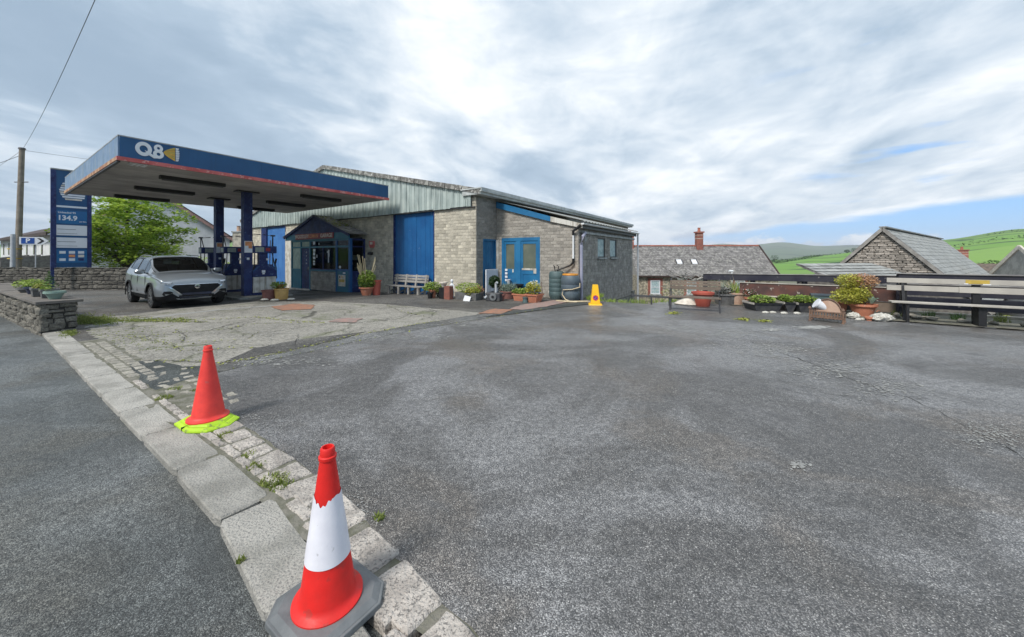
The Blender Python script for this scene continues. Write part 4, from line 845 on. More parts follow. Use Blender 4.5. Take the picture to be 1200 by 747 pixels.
for k in range(6):
    t0, t1 = -1 + k / 3, -1 + (k + 1) / 3 - .05; h = .19; mbk = []
    pts0, pts1 = [], []
    for j in range(9):
        u = j / 8; x = xa + (xb - xa) * u; e = h * (u ** .62); mbk.append((x, zc + e * t0, zc + e * t1))
    mb = B(); v = [(x, -.05, a) for x, a, b in mbk] + [(x, -.05, b) for x, a, b in mbk] + [(x, -.031, a) for x, a, b in mbk] + [(x, -.031, b) for x, a, b in mbk]; n9 = 9
    f = [(j, j + 1, n9 + j + 1, n9 + j) for j in range(8)] + [(18 + j, 18 + j + 1, j + 1, j) for j in range(8)] + [(9 + j, 9 + j + 1, 27 + j + 1, 27 + j) for j in range(8)]
    mb.add(v, f).build('logo_rib', 'sign_gold' if k % 2 == 0 else 'sign_yellow', can)
    mb = B(); xe = xc - .30 * abs((t0 + t1) / 2) ** 2 * (xc - xb)
    mb.plate([(xb + .015, zc + h * t0), (xe, zc + h * t0 * .98), (xe + .02, zc + h * t1 * .98), (xb + .015, zc + h * t1)], -.05, -.031); mb.build('logo_rib', 'sign_sail', can)

# ================================================================ PRICE TOTEM
tot = thing('price_totem', 'tall blue fuel price sign standing by the stone wall beside the tree', 'price sign', (-24.74, 19.7, 0), R(56))
TW = 1.43; TH = .13
B().box(-.02, .16, -.1, .16, .95, 6.28).build('post', 'blue_navy', tot); B().box(TW - .16, TW, -.1, .16, -.6, 6.22).build('post', 'blue_navy', tot); B().box(-.02, .10, -.05, .12, -.6, .95).build('post', 'blue_navy', tot)
B().box(.16, TW - .16, -.06, .12, .97, 6.25).build('cabinet', 'fascia_blue', tot); B().box(-.03, TW + .02, -.11, .17, 6.25, 6.32).build('top_cap', 'gutter_grey', tot)
B().box(.17, TW - .17, -.075, -.062, 4.24, 4.34).build('white_bar', 'sign_white', tot)
pp = B().box(.17, TW - .17, -.075, -.062, 3.36, 4.08).build('price_panel', 'totem_teal', tot)
text('Unleaded 95', .13, 'sign_white', pp, (.22, -.078, 3.96), (R(90), 0, 0), 'LEFT', xscale=.95, bold=.003)
text('134.9', .36, 'sign_white', pp, (.20, -.078, 3.66), (R(90), 0, 0), 'LEFT', xscale=.88, bold=.012); text('per litre', .09, 'sign_white', pp, (.98, -.078, 3.50), (R(90), 0, 0), 'LEFT', xscale=.85, bold=.002)
for z0, z1 in ((2.72, 3.28), (2.04, 2.60)):
    p = B().box(.17, TW - .17, -.075, -.062, z0, z1).build('blank_panel', 'sign_white', tot); B().box(.20, .85, -.079, -.0755, z1 - .24, z1 - .22).box(.20, .9, -.079, -.0755, z0 + .09, z0 + .105).build('panel_line', 'sign_black', p)
p = B().box(.17, TW - .17, -.075, -.062, 1.22, 1.94).build('service_panel', 'totem_teal', tot)
for i in range(3):
    for j, m in enumerate((('sign_white', 'totem_teal', 'sign_white'), ('sign_white', 'sign_orange', 'sign_white'), ('sign_white', 'sign_cream', 'blue_navy'))[i]):
        B().box(.27 + i * .33, .49 + i * .33, -.079, -.0755, 1.72 - j * .20, 1.86 - j * .20).build('service_symbol', m, p)
lg = B(); cxl, czl = .78, 4.95
for k in range(9):
    z0, z1 = 4.66 + k * .12, 4.66 + k * .12 + .085; m = (z0 + z1) / 2 - 5.2; hw = math.sqrt(max(.02, .62 ** 2 - m * m))
    xl, xr = cxl - hw * .80, min(cxl + hw * .78, cxl + .40)
    B().plate([(xl, z0), (xr, z0), (xr + .01, z1), (xl - (.03 if m < 0 else -.03), z1)], -.078, -.062).build('logo_rib', 'sign_white' if k % 3 else 'sign_cream', tot)

# ================================================================ TERRAIN beyond the yard
def interp(tab, x):
    for (a, u), (b, v) in zip(tab, tab[1:]):
        if a <= x <= b: t = (x - a) / (b - a); t = t * t * (3 - 2 * t); return u + (v - u) * t
    return tab[-1][1]
NEAR = [(-180, .02), (-60, .018), (-50, .018), (-37, .030), (-20, .01), (0, 0), (20, -.006), (32, -.014), (36, -.009), (40, .001), (43.6, .008), (46.9, .019), (49.3, .028), (54.4, .043), (62, .055), (80, .05), (180, .02)]
FAR = [(-180, .02), (10, .015), (20, .021), (30, .026), (35, .028), (40, .023), (44, .019), (52, .02), (180, .02)]
BASE = [(-180, -.75), (-5, -.75), (8, -3.6), (50, -4.0), (70, -4.0), (120, -2), (180, -.75)]
def hgt(a, r):
    b = interp(BASE, a); b = b if r > 30 else b
    t = min(1, max(0, (r - 90) / 610)); e = interp(NEAR, a)
    if r <= 700: return b + (EYE + e * 700 - b) * (t ** 1.25)
    t = min(1, (r - 700) / 500); return EYE + e * 700 - t * t * (3 - 2 * t) * 26
def hgt2(a, r):
    t = min(1, max(0, (r - 1000) / 2200)); return -28 + (EYE + interp(FAR, a) * 3200 + 28 + 8 * math.sin(a * .9) ) * (t ** 1.1) if r <= 3200 else EYE + interp(FAR, a) * 3200 - (r - 3200) * .05
def polar(name, fn, radii, mat):
    A = [-180 + i * 5 for i in range(24)] + [-60 + i * 1.5 for i in range(44)] + [6 + i * .6 for i in range(107)] + [70.5 + i * 4.5 for i in range(25)]
    A = sorted(set(min(a, 179.9) for a in A)); v = []; f = []
    for r in radii:
        for a in A: v.append((r * math.sin(R(a)), r * math.cos(R(a)), fn(a, r)))
    n = len(A)
    for i in range(len(radii) - 1):
        for k in range(n): k2 = (k + 1) % n; f.append((i * n + k, (i + 1) * n + k, (i + 1) * n + k2, i * n + k2))
    mb = B(); mb.add(v, f, True); return mb.build(name, mat, kind='structure')
def fields(name, ga, gb, gc, hedge, sc):
    m = bpy.data.materials.new(name); m.use_nodes = True; t = NT(m.node_tree); b = t.n['Principled BSDF']
    o = t.new('ShaderNodeTexCoord').outputs['Object']; wv = t.vmath('ADD', o, t.comb(t.math('MULTIPLY', t.noise(o, .006, 3), 60), t.math('MULTIPLY', t.noise(o, .007, 3), 60), 0.0))
    wv = t.mapping(wv, scale=(1, 1, 0)); vc = t.new('ShaderNodeTexVoronoi', feature='F1'); t.put(vc.inputs['Vector'], wv); vc.inputs['Scale'].default_value = sc; cr = t.sep(vc.outputs['Color'])
    c = t.mix(cr[0], ga, gb); c = t.mix(t.ramp(cr[1], .6, .95, 0, .7), c, gc); c = t.mix(t.ramp(t.noise(o, .03, 6, .7), .45, .7, 0, .35), c, gc)
    e = t.voro(wv, sc, 'DISTANCE_TO_EDGE'); c = t.mix(t.math('MULTIPLY', t.ramp(e, .02, .045, 1, 0), t.ramp(t.noise(o, .02, 3), .35, .5)), c, hedge)
    ln = t.new('ShaderNodeVectorMath', operation='LENGTH'); t.put(ln.inputs[0], o)      # near village ground dulled to brown-grey to cut green bounce light; fields beyond
    c = t.mix(t.math('MULTIPLY', t.ramp(ln.outputs['Value'], 80, 170, 1, 0), t.ramp(t.noise(o, .12, 4), .30, .45)), c, (.16, .15, .125))
    t.put(b.inputs['Base Color'], c); b.inputs['Roughness'].default_value = .95; b.inputs['Specular IOR Level'].default_value = .1; MATS[name] = m
fields('pasture', (.14, .27, .06), (.20, .32, .085), (.13, .21, .075), (.05, .09, .045), .0075)
fields('moor', (.13, .17, .12), (.16, .19, .14), (.11, .12, .12), (.09, .12, .10), .0022)
rr = [0, 12, 25, 45, 70, 90, 115, 150, 200, 260, 330, 400, 480, 560, 620, 660, 700, 740, 800, 880, 960, 1080, 1200]
polar('terrain', hgt, rr, 'pasture'); polar('far_hills', hgt2, [900, 1100, 1400, 1800, 2300, 2700, 3000, 3200, 3600, 4200], 'moor')

# retaining face under the edge of the yard
rw = thing('retaining_wall', 'low dark stone retaining wall under the edge of the yard behind the fence', 'wall')
mb = B(); ps = [Vector((*E(-.4, .05), 0)), Vector((*E(2.4, .09), 0)), Vector((*E(3.0, 2.0), 0)), Vector((*E(16, 2.0), 0))]
for a, b in zip(ps, ps[1:]): mb.bar(a + Vector((0, 0, -2.1)), b + Vector((0, 0, -2.1)), .12, 4.2 - .03)
mb.build('wall_face', 'barn_mortar', rw)
for a, b in zip(ps[2:], ps[3:]): B().bar(a - AX * .02 + Vector((0, 0, .0)), b - AX * .02 + Vector((0, 0, .02)), .16, .16).build('kerb_edge', 'plinth', rw)

# ================================================================ CONES
def local(v): return v
def cone_body(r0, r1, z0, z1, flare):
    return [(flare, z0), (flare, z0 + .012), (flare - .018, z0 + .022), (r0 + .006, z0 + .03), (r0, z0 + .045), (r1 + .002, z1 - .055), (r1 + .007, z1 - .05), (r1 + .007, z1 - .038), (r1 + .001, z1 - .034), (r1, z1 - .006), (r1 - .004, z1), (r1 - .009, z1), (r1 - .010, z1 - .03)]
c2 = thing('traffic_cone', 'red traffic cone with a torn white sleeve on a grey rubber base, nearest the camera', 'traffic cone', (-.832, 1.660, .012), RZ)
B().lathe(cone_body(.113, .030, .045, .738, .146), 56).build('cone_body', 'cone_red', c2)
def octo(h, c): return [(-h, -h + c), (-h + c, -h), (h - c, -h), (h, -h + c), (h, h - c), (h - c, h), (-h + c, h), (-h, h - c)]
mb = B(); mb.prism(octo(.206, .078), 0, .028, octo(.204, .077)); mb.prism(octo(.194, .072), .0282, .046, octo(.165, .058)); mb.build('rubber_base', 'rubber_grey', c2, bevel=.004)
# sleeve with a ragged top edge
n = 96; v = []; f = []; rows = 9
def srad(z): return .113 + (.032 - .113) * (z - .09) / (.683 - .09) + .0028
for i in range(rows + 1):
    for k in range(n):
        a = 2 * math.pi * k / n; tt = i / rows; ztop_ = .533 + .003 * math.sin(a * 9)
        da = ((math.degrees(a) - 308 + 180) % 360) - 180       # the tear, facing the camera's right
        if abs(da) < 38: ztop_ -= .026 * (1 - (abs(da) / 38) ** 2) + .006 * math.sin(a * 17)
        z = .250 + (ztop_ - .250) * tt; r = srad(z) + .0012 * math.sin(a * 5 + z * 40) * .5; v.append((r * math.cos(a), r * math.sin(a), z))
for i in range(rows):
    for k in range(n): k2 = (k + 1) % n; f.append((i * n + k, i * n + k2, (i + 1) * n + k2, (i + 1) * n + k))
B().add(v, f, True).build('reflective_sleeve', 'sleeve_white', c2)
for ch in c2.children:
    if ch.name.startswith(('cone_body', 'reflective')): ch.rotation_euler = (R(1.2), R(1.8), 0)
c1 = thing('traffic_cone', 'faded plain red traffic cone on a bright lime base, further along the kerb', 'traffic cone', (-2.90, 3.50, .012), R(-28)); c1.scale = (.96, .96, .975)
mb = B(); mb.lathe(cone_body(.135, .034, .05, .75, .172), 56)
vv = []
for (x, y, z) in mb.v:                                   # dented skirt
    a = math.atan2(y, x); d = .012 * max(0, math.sin(a * 3 + 1.2)) * max(0, 1 - abs(z - .14) / .10); k = 1 - d / max(.03, math.hypot(x, y)); vv.append((x * k, y * k, z))
mb.v = vv; mb.build('cone_body', 'cone_faded', c1)
hexp = [(-.31, -.02), (-.21, -.19), (.09, -.215), (.27, -.12), (.30, .05), (.19, .19), (-.12, .20), (-.26, .11)]
inn = [(x * .86, y * .86) for x, y in hexp]
mb = B(); mb.prism(hexp, 0, .020, hexp); mb.prism([(x * .97, y * .97) for x, y in hexp], .0202, .034, inn); mb.prism([(x * .8, y * .8) for x, y in hexp], .0342, .052, [(x * .72, y * .72) for x, y in hexp]); mb.build('lime_base', 'lime_plastic', c1, bevel=.004)
B().box(.0, .008, -.212, -.15, .001, .0345).build('base_split', 'black', c1, label='dark split across the base')
c3 = thing('no_waiting_cone', 'square yellow no-parking cone beside the lean-to side wall', 'traffic cone', G(697.5, 357.5), R(-8))
mb = B(); mb.prism(octo(.22, .03), 0, .05, octo(.20, .03)); mb.prism([(-.15, -.15), (.15, -.15), (.15, .15), (-.15, .15)], .0502, .66, [(-.085, -.085), (.085, -.085), (.085, .085), (-.085, .085)]); mb.build('cone_body', 'yellow_cone', c3, bevel=.008)
def disc(mb, r0, r1, y, cx=0, cz=0, n=28, tilt=.0):
    v = []; f = []
    for k in range(n):
        a = 2 * math.pi * k / n
        for r in (r0, r1): z = r * math.sin(a); v.append((cx + r * math.cos(a), y + tilt * z, cz + z))
    for k in range(n): a, b = 2 * k, 2 * ((k + 1) % n); f.append((a, b, b + 1, a + 1))
    mb.add(v, f)
mb = B(); disc(mb, .0, .060, -.1315, 0, .24, tilt=.107); mb.build('sign_disc', 'sign_blue', c3); mb = B(); disc(mb, .06, .088, -.133, 0, .24, tilt=.107); mb.add([(-.05, -.1385, .195), (-.035, -.1395, .18), (.05, -.130, .285), (.035, -.129, .30)], [(0, 1, 2, 3)]); mb.build('sign_ring', 'sign_red', c3)

# ================================================================ CAR
car = thing('parked_car', 'silver compact SUV with a black grille parked beside the fuel pumps', 'car', (-11.60, 12.64, 0), RZ)
XS = [ # x, half width, belt z, shoulder z, glass-base y, mid(y,z), top(y,z), roof edge(y,z), centre z, bottom z
 (2.14, .60, .66, .62, .50, (.40, .72), (.30, .735), (.2, .745), .75, .36), (2.10, .74, .76, .70, .66, (.50, .82), (.38, .84), (.22, .85), .86, .27), (2.00, .83, .86, .80, .76, (.58, .91), (.44, .935), (.25, .95), .955, .22),
 (1.75, .89, .94, .88, .82, (.63, .99), (.48, 1.015), (.26, 1.03), 1.035, .20), (1.35, .90, .99, .92, .83, (.65, 1.04), (.5, 1.06), (.27, 1.075), 1.08, .20), (1.00, .90, 1.02, .94, .80, (.74, 1.055), (.60, 1.075), (.32, 1.10), 1.105, .20),
 (.70, .90, 1.035, .95, .80, (.75, 1.18), (.68, 1.25), (.38, 1.285), 1.30, .20), (.25, .90, 1.045, .96, .80, (.715, 1.34), (.62, 1.50), (.42, 1.545), 1.56, .20), (-.30, .90, 1.06, .97, .80, (.705, 1.37), (.61, 1.545), (.42, 1.60), 1.615, .20),
 (-.90, .90, 1.08, .98, .80, (.70, 1.38), (.60, 1.54), (.42, 1.60), 1.615, .20), (-1.45, .90, 1.12, 1.0, .80, (.70, 1.39), (.60, 1.53), (.42, 1.59), 1.605, .20), (-1.82, .89, 1.16, 1.03, .79, (.69, 1.37), (.59, 1.49), (.4, 1.545), 1.56, .22),
 (-2.05, .86, 1.12, 1.0, .74, (.68, 1.17), (.58, 1.22), (.38, 1.26), 1.27, .26), (-2.13, .78, .98, .92, .64, (.6, 1.0), (.5, 1.01), (.3, 1.03), 1.03, .32), (-2.16, .64, .80, .76, .54, (.48, .82), (.38, .83), (.24, .84), .84, .38)]
def ringpts(s):
    x, w_, bz, sh, yb, m, t, r, cz, bo = s
    return [Vector((x, w_ - .16, bo)), Vector((x, w_ - .04, bo + .10)), Vector((x, w_ - .0, bo + (sh - bo) * .48)), Vector((x, w_ - .015, bo + (sh - bo) * .78)), Vector((x, w_ - .03, sh)), Vector((x, yb + .02, bz)), Vector((x, m[0], m[1])), Vector((x, t[0], t[1])), Vector((x, r[0], r[1])), Vector((x, 0, cz))]
CP = [ringpts(s) for s in XS]
def cr_(p0, p1, p2, p3, t): return .5 * ((2 * p1) + (p2 - p0) * t + (2 * p0 - 5 * p1 + 4 * p2 - p3) * t * t + (3 * p1 - p0 - 3 * p2 + p3) * t ** 3)
def at_(arr, i): return arr[max(0, min(len(arr) - 1, i))]
NU, NV = 8, 5
rows_ = []
for i in range(len(CP) - 1):
    for a in range(NU):
        t = a / NU; rows_.append([cr_(at_(CP, i - 1)[j], CP[i][j], CP[i + 1][j], at_(CP, i + 2)[j], t) for j in range(10)])
rows_.append(CP[-1]); grid = []
for rw_ in rows_:
    q = []
    for j in range(9):
        p_1 = rw_[j - 1] if j > 0 else rw_[0]; p2 = rw_[j + 2] if j < 8 else Vector((rw_[9].x, -rw_[8].y, rw_[8].z))
        for a in range(NV): q.append(cr_(p_1, rw_[j], rw_[j + 1], p2, a / NV))
    q.append(rw_[9]); grid.append(q)
nr = len(grid); nc_ = len(grid[0]); WX = (1.29, -1.29); WR = .345
body, sideg, frontg, trimg, rearg, lower = MB(), MB(), MB(), MB(), MB(), MB()
allv = []
for sg in (1, -1): allv += [[Vector((p.x, p.y * sg, p.z)) for p in r] for r in grid]
def fidx(i): return i / NU
for sg in (1, -1):
    vs = [(p.x, p.y * sg, p.z) for r in grid for p in r]; buckets = {id(m): [] for m in (body, sideg, frontg, trimg, rearg, lower)}
    for i in range(nr - 1):
        for j in range(nc_ - 1):
            u, vj = (i + .5) / NU, (j + .5) / NV; c = (grid[i][j] + grid[i + 1][j + 1]) / 2; tgt = body
            if any(math.hypot(c.x - wx, c.z - WR) < .40 and c.z < .80 for wx in WX) and vj < 4.3 and c.y > .6: continue
            if 5.1 < u < 6.95 and vj > 6.95: tgt = frontg
            elif 5.15 < u < 6.9 and vj > 6.3: tgt = trimg if u < 6.9 and vj < 6.6 else body
            elif 6.35 < u < 10.6 and 5.1 < vj < 6.85 and c.x < .62: tgt = trimg if (8.55 < u < 8.70 or 10.05 < u < 10.2 or 7.0 < u < 7.1) else sideg
            elif 5.9 < u <= 6.35 and 5.1 < vj < 6.3 + (u - 5.9): tgt = sideg if u > 6.1 and vj < 6.2 else body
            elif 11.05 < u < 11.85 and vj > 6.9: tgt = rearg
            elif vj < 1.35: tgt = lower
            q = (i * nc_ + j, i * nc_ + j + 1, (i + 1) * nc_ + j + 1, (i + 1) * nc_ + j); buckets[id(tgt)].append(q if sg < 0 else q[::-1])
    for m in (body, sideg, frontg, trimg, rearg, lower): m.add(vs, buckets[id(m)], True)
for e, flip in ((0, 1), (nr - 1, 0)):                      # nose and tail caps
    pts = [Vector((p.x, p.y, p.z)) for p in grid[e]] + [Vector((p.x, -p.y, p.z)) for p in reversed(grid[e][:-1])]; n = len(pts); cc = Vector((pts[0].x + (.03 if e == 0 else -.01), 0, .60)); v = []
    for s_ in (1, .66, .33): v += [cc + (p - cc) * s_ + Vector(((1 - s_) * (.03 if e == 0 else -.01) * 0, 0, 0)) for p in pts]
    v.append(cc); f = []
    for a in range(2):
        for k in range(n): k2 = (k + 1) % n; f.append((a * n + k, (a + 1) * n + k, (a + 1) * n + k2, a * n + k2))
    for k in range(n): f.append((2 * n + k, 3 * n, 2 * n + (k + 1) % n))
    body.add(v, f, True)
def cleaned(mb, name, mat, parent=None):
    o = mb.build(name, mat, parent); bm = bmesh.new(); bm.from_mesh(o.data); bmesh.ops.remove_doubles(bm, verts=bm.verts[:], dist=.0005)
    bmesh.ops.delete(bm, geom=[v for v in bm.verts if not v.link_faces], context='VERTS'); bmesh.ops.recalc_face_normals(bm, faces=bm.faces[:]); bm.to_mesh(o.data); bm.free(); return o
cb = cleaned(body, 'body', 'car_paint', car); cleaned(lower, 'sill', 'plastic_black', car); cleaned(sideg, 'side_window', 'car_glass', car); cleaned(frontg, 'windscreen', 'car_glass', car); cleaned(trimg, 'window_pillar', 'plastic_black', car); cleaned(rearg, 'rear_window', 'car_glass', car)
bmx = bmesh.new(); bmx.from_mesh(cb.data); bvh = BVHTree.FromBMesh(bmx)
def nose(poly, name, mat, parent, off=.012, mirror=False, nn=14, org=3.0):
    """polygon in y-z pressed onto the nose"""
    for sg in ((1, -1) if mirror else (1,)):
        bm = bmesh.new(); f0 = bm.faces.new([bm.verts.new((0, y * sg, z)) for y, z in poly]); bmesh.ops.triangulate(bm, faces=[f0])
        ys = [p[0] * sg for p in poly]; zs_ = [p[1] for p in poly]
        for k in range(1, nn):
            y = min(ys) + (max(ys) - min(ys)) * k / nn; z = min(zs_) + (max(zs_) - min(zs_)) * k / nn
            bmesh.ops.bisect_plane(bm, geom=bm.verts[:] + bm.edges[:] + bm.faces[:], plane_co=(0, y, 0), plane_no=(0, 1, 0)); bmesh.ops.bisect_plane(bm, geom=bm.verts[:] + bm.edges[:] + bm.faces[:], plane_co=(0, 0, z), plane_no=(0, 0, 1))
        for v in bm.verts:
            h = bvh.ray_cast(Vector((org, v.co.y, v.co.z)), Vector((-1, 0, 0)))
            v.co.x = (h[0].x if h[0] else 1.9) + off
        bmesh.ops.recalc_face_normals(bm, faces=bm.faces[:]); me = bpy.data.meshes.new(name); bm.to_mesh(me); bm.free(); me.materials.append(MT[mat]); o = bpy.data.objects.new(name, me); COL.objects.link(o); o.parent = parent
        for p in o.data.polygons: p.use_smooth = True
    return o
gr = nose([(-.52, .72), (-.60, .66), (-.40, .47), (-.34, .42), (.34, .42), (.40, .47), (.60, .66), (.52, .72)], 'grille', 'plastic_black', car, .014)
nose([(-.54, .735), (.54, .735), (.52, .722), (-.52, .722)], 'grille_trim', 'chrome', gr, .02)
nose([(.62, .665), (.40, .46), (.425, .45), (.66, .66)], 'grille_trim', 'chrome', gr, .02, True)
pl_ = nose([(-.36, .47), (-.36, .27), (.36, .27), (.36, .47)], 'number_plate', 'pot_blue', car, .03, nn=3)
nose([(.56, .80), (.60, .73), (.74, .72), (.82, .78), (.84, .845), (.70, .83)], 'headlight', 'lamp_lens', car, .010, True)
nose([(.58, .80), (.64, .77), (.80, .815), (.82, .83), (.70, .82)], 'headlight_strip', 'chrome', car, .014, True)
nose([(.56, .50), (.60, .38), (.74, .36), (.79, .46), (.76, .54), (.62, .54)], 'fog_light_surround', 'plastic_black', car, .010, True)
nose([(.62, .45), (.64, .41), (.73, .41), (.74, .46)], 'fog_light', 'lamp_lens', car, .016, True)
nose([(-.60, .38), (-.50, .30), (.50, .30), (.60, .38), (.50, .40), (-.50, .40)], 'lower_intake', 'plastic_black', car, .012)
nose([(-.45, .30), (-.40, .255), (.40, .255), (.45, .30)], 'skid_plate', 'alloy', car, .03)
mb = B(); v = []; f = []; nb2 = 20
for r, xx in ((.0, 2.215), (.062, 2.213), (.070, 2.205)):
    for k in range(nb2): a = 2 * math.pi * k / nb2; v.append((xx, r * math.cos(a), .655 + r * math.sin(a)))
for i in range(2):
    for k in range(nb2): k2 = (k + 1) % nb2; f.append((i * nb2 + k, i * nb2 + k2, (i + 1) * nb2 + k2, (i + 1) * nb2 + k))
bd = mb.add(v, f, True).build('badge', 'chrome', car); text('MG', .075, 'plastic_black', bd, (2.22, 0, .655), (R(90), 0, R(90)), bold=.003)
# bonnet shut line, roof rails, mirrors, handles, wheels
for sg in (1, -1):
    B().tube([(.15, .60 * sg, 1.56), (.05, .60 * sg, 1.60), (-.9, .59 * sg, 1.625), (-1.45, .58 * sg, 1.57), (-1.55, .58 * sg, 1.53)], [.012, .018, .018, .018, .012], 6).build('roof_rail', 'alloy', car)
    mr = B().lathe([(.02, -.08), (.10, -.05), (.12, .02), (.09, .07), (.02, .085)], 14, (.62, .99 * sg, 1.10), sx=.8, sy=1.1).build('mirror', 'car_paint', car); B().bar((.62, .82 * sg, 1.05), (.62, .93 * sg, 1.07), .06, .04).build('mirror_arm', 'plastic_black', mr)
    for x in (.02, -.85): B().bar((x, .895 * sg, .93), (x - .17, .893 * sg, .935), .03, .025).build('door_handle', 'chrome', car)
    for x in (.72, -.20, -1.02): B().bar((x, .902 * sg, .35), (x - .03, .885 * sg, .97), .006, .010).build('door_gap', 'plastic_black', car)
    B().bar((.95, .905 * sg, .42), (-.95, .905 * sg, .42), .02, .05).build('side_trim', 'alloy', car)
def wheel():
    h = bpy.data.objects.new('wheel', None); COL.objects.link(h)
    v = []; f = []; n = 36; prof = [(.215, -.10), (.325, -.105), (.345, -.07), (.345, .07), (.325, .105), (.235, .105), (.225, .08), (.225, -.05)]
    for r, y in prof:
        for k in range(n): a = 2 * math.pi * k / n; v.append((r * math.cos(a), y, r * math.sin(a)))
    for i in range(len(prof) - 1):
        for k in range(n): k2 = (k + 1) % n; f.append((i * n + k, i * n + k2, (i + 1) * n + k2, (i + 1) * n + k))
    B().add(v, f, True).build('tyre', 'tyre', h); mb = B()
    disc(mb, .205, .232, .098); disc(mb, .0, .045, .092, n=12)
    for k in range(10):
        a = 2 * math.pi * (k // 2) / 5 + (.17 if k % 2 else -.17); b = 2 * math.pi * (k // 2) / 5 + (.30 if k % 2 else -.30) * .8
        mb.bar((.03 * math.cos(a), .085, .03 * math.sin(a)), (.215 * math.cos(b), .090, .215 * math.sin(b)), .032, .03, up=(0, 1, 0))
    mb.build('rim', 'alloy', h); mb = B(); disc(mb, 0, .21, .03); mb.build('brake_disc', 'plastic_black', h); return h
w0 = wheel(); first = True
for wx in WX:
    for sg in (1, -1):
        o = w0 if first else copy_tree(w0); first = False; o.parent = car; o.location = (wx, .78 * sg, WR); o.rotation_euler = (0, .3 * wx, 0 if sg > 0 else math.pi)
        v = []; f = []; n = 22; prof = [(.385, .905), (.385, .925), (.435, .925), (.440, .895)]     # arch moulding
        for r, y in prof:
            for k in range(n + 1): a = R(-12) + R(204) * k / n; v.append((wx + r * math.cos(a), (y - .0) * sg, WR + r * math.sin(a)))
        for i in range(3):
            for k in range(n): f.append((i * (n + 1) + k, i * (n + 1) + k + 1, (i + 1) * (n + 1) + k + 1, (i + 1) * (n + 1) + k))
        B().add(v, f, True).build('wheel_arch', 'plastic_black', car)
B().box(-1.9, 1.85, -.62, .62, .24, .50).box(-1.7, 1.7, -.84, .84, .50, .72).build('underbody', 'interior', car)
it = B().box(-1.7, .75, -.70, .70, .72, .95).box(.72, .95, -.70, .70, .9, 1.03); it.build('cabin', 'interior', car)
for y in (-.36, .36):
    B().box(-.35, -.22, y - .22, y + .22, .9, 1.30).box(-.33, -.25, y - .11, y + .11, 1.31, 1.46).build('seat', 'plastic_black', car)
B().box(.05, .09, -.11, .11, 1.42, 1.48).build('rear_view_mirror', 'black', car)
bmx.free()

# ================================================================ FUEL PUMPS and ISLAND
isl = thing('pump_island', 'low concrete island carrying the fuel pumps under the canopy', 'kerb island', (-10.035, 9.38, 0), R(56))
B().prism([(3.3, 1.9), (5.1, 1.9), (5.2, 2.3), (5.2, 8.2), (3.2, 8.2), (3.2, 2.2)], -.3, .08).build('island_slab', 'plinth', isl, bevel=.02)
def pump(lx, ly, lab, first=False):
    N = Vector((-10.035, 9.38, 0)); L = BX; p = N + AX * lx + BX * ly; t = thing('fuel_pump', lab, 'fuel pump', (p.x, p.y, .08), R(56), 'old fuel pumps on the island')
    B().box(-.42, .42, -.25, .25, 0, .10).build('base', 'blue_navy', t); B().box(-.40, .05, -.24, .24, .10, .70).box(.06, .40, -.24, .24, .10, .70).build('cabinet', 'white_dirty', t)
    B().plate([(-.42, .70), (.42, .70), (.42, .92), (.26, 1.18), (-.26, 1.18), (-.42, .92)], -.26, .26).build('shroud', 'blue_navy', t, bevel=.012)
    B().bar((.42, -.262, .92), (.20, -.262, 1.12), .006, .03).bar((-.42, -.262, .92), (-.20, -.262, 1.12), .006, .03).build('shroud_line', 'fascia_blue', t)
    B().box(-.12, .0, -.266, -.26, .86, .96).box(-.10, -.02, -.266, -.26, .80, .85).build('sticker', 'sign_white', t)
    B().box(-.14, .14, -.10, .10, 1.18, 1.62).build('neck', 'blue_navy', t)
    h = B().box(-.44, .44, -.20, .20, 1.62, 1.90).build('display_head', 'blue_navy', t, bevel=.012); B().box(-.32, -.02, -.207, -.201, 1.67, 1.85).build('display', 'display_grey', h); B().box(.04, .20, -.206, -.201, 1.70, 1.83).build('display', 'sign_maroon', h)
    B().box(-.446, -.441, -.14, .14, 1.67, 1.85).build('display', 'display_grey', h); B().box(.10, .18, -.108, -.1005, 1.34, 1.42).build('sticker', 'sign_white', t)
    for s_ in (-1, 1):
        B().tube([(.40 * s_, .05, .7), (.40 * s_, .05, 2.32), (.05 * s_, .05, 2.36)], .022, 6).box(.40 * s_ - .07, .40 * s_ + .07, -.0, .1, 2.30, 2.36).build('hose_mast', 'steel_dark', t)
        B().tube([(.38 * s_, .02, 2.30), (.30 * s_, -.1, 1.7), (.36 * s_, -.22, 1.1), (.46 * s_, -.15, .62), (.47 * s_, -.1, 1.0), (.45 * s_, -.05, 1.22)], .018, 6).build('hose', 'black', t)
        B().bar((.45 * s_, -.05, 1.22), (.45 * s_, -.12, 1.40), .05, .05).build('nozzle', 'black', t)
    return t
pump(4.35, 2.75, 'blue and dirty white fuel pump nearest the shop, just right of the front pillar')
pump(4.20, 5.0, 'blue fuel pump between the two canopy pillars'); pump(4.1, 7.25, 'blue fuel pump half hidden behind the silver car')
sq = thing('squeegee_stand', 'pale pink pole and yellow sponge holder leaning at the front fuel pump', 'squeegee stand', G(315, 346), R(56))
B().tube([(0, -.1, 0), (-.0, 0, .0), (.06, 0, 2.3)], .018, 6).build('pole', 'fascia_pink', sq); B().tube([(-.35, 0, 0), (-.28, 0, .95)], .018, 6).bar((-.28, 0, .6), (.02, 0, .6), .02, .03).build('pole', 'sign_cream', sq); B().box(-.42, -.18, -.06, .06, .92, 1.22).build('sponge_holder', 'sign_cream', sq)

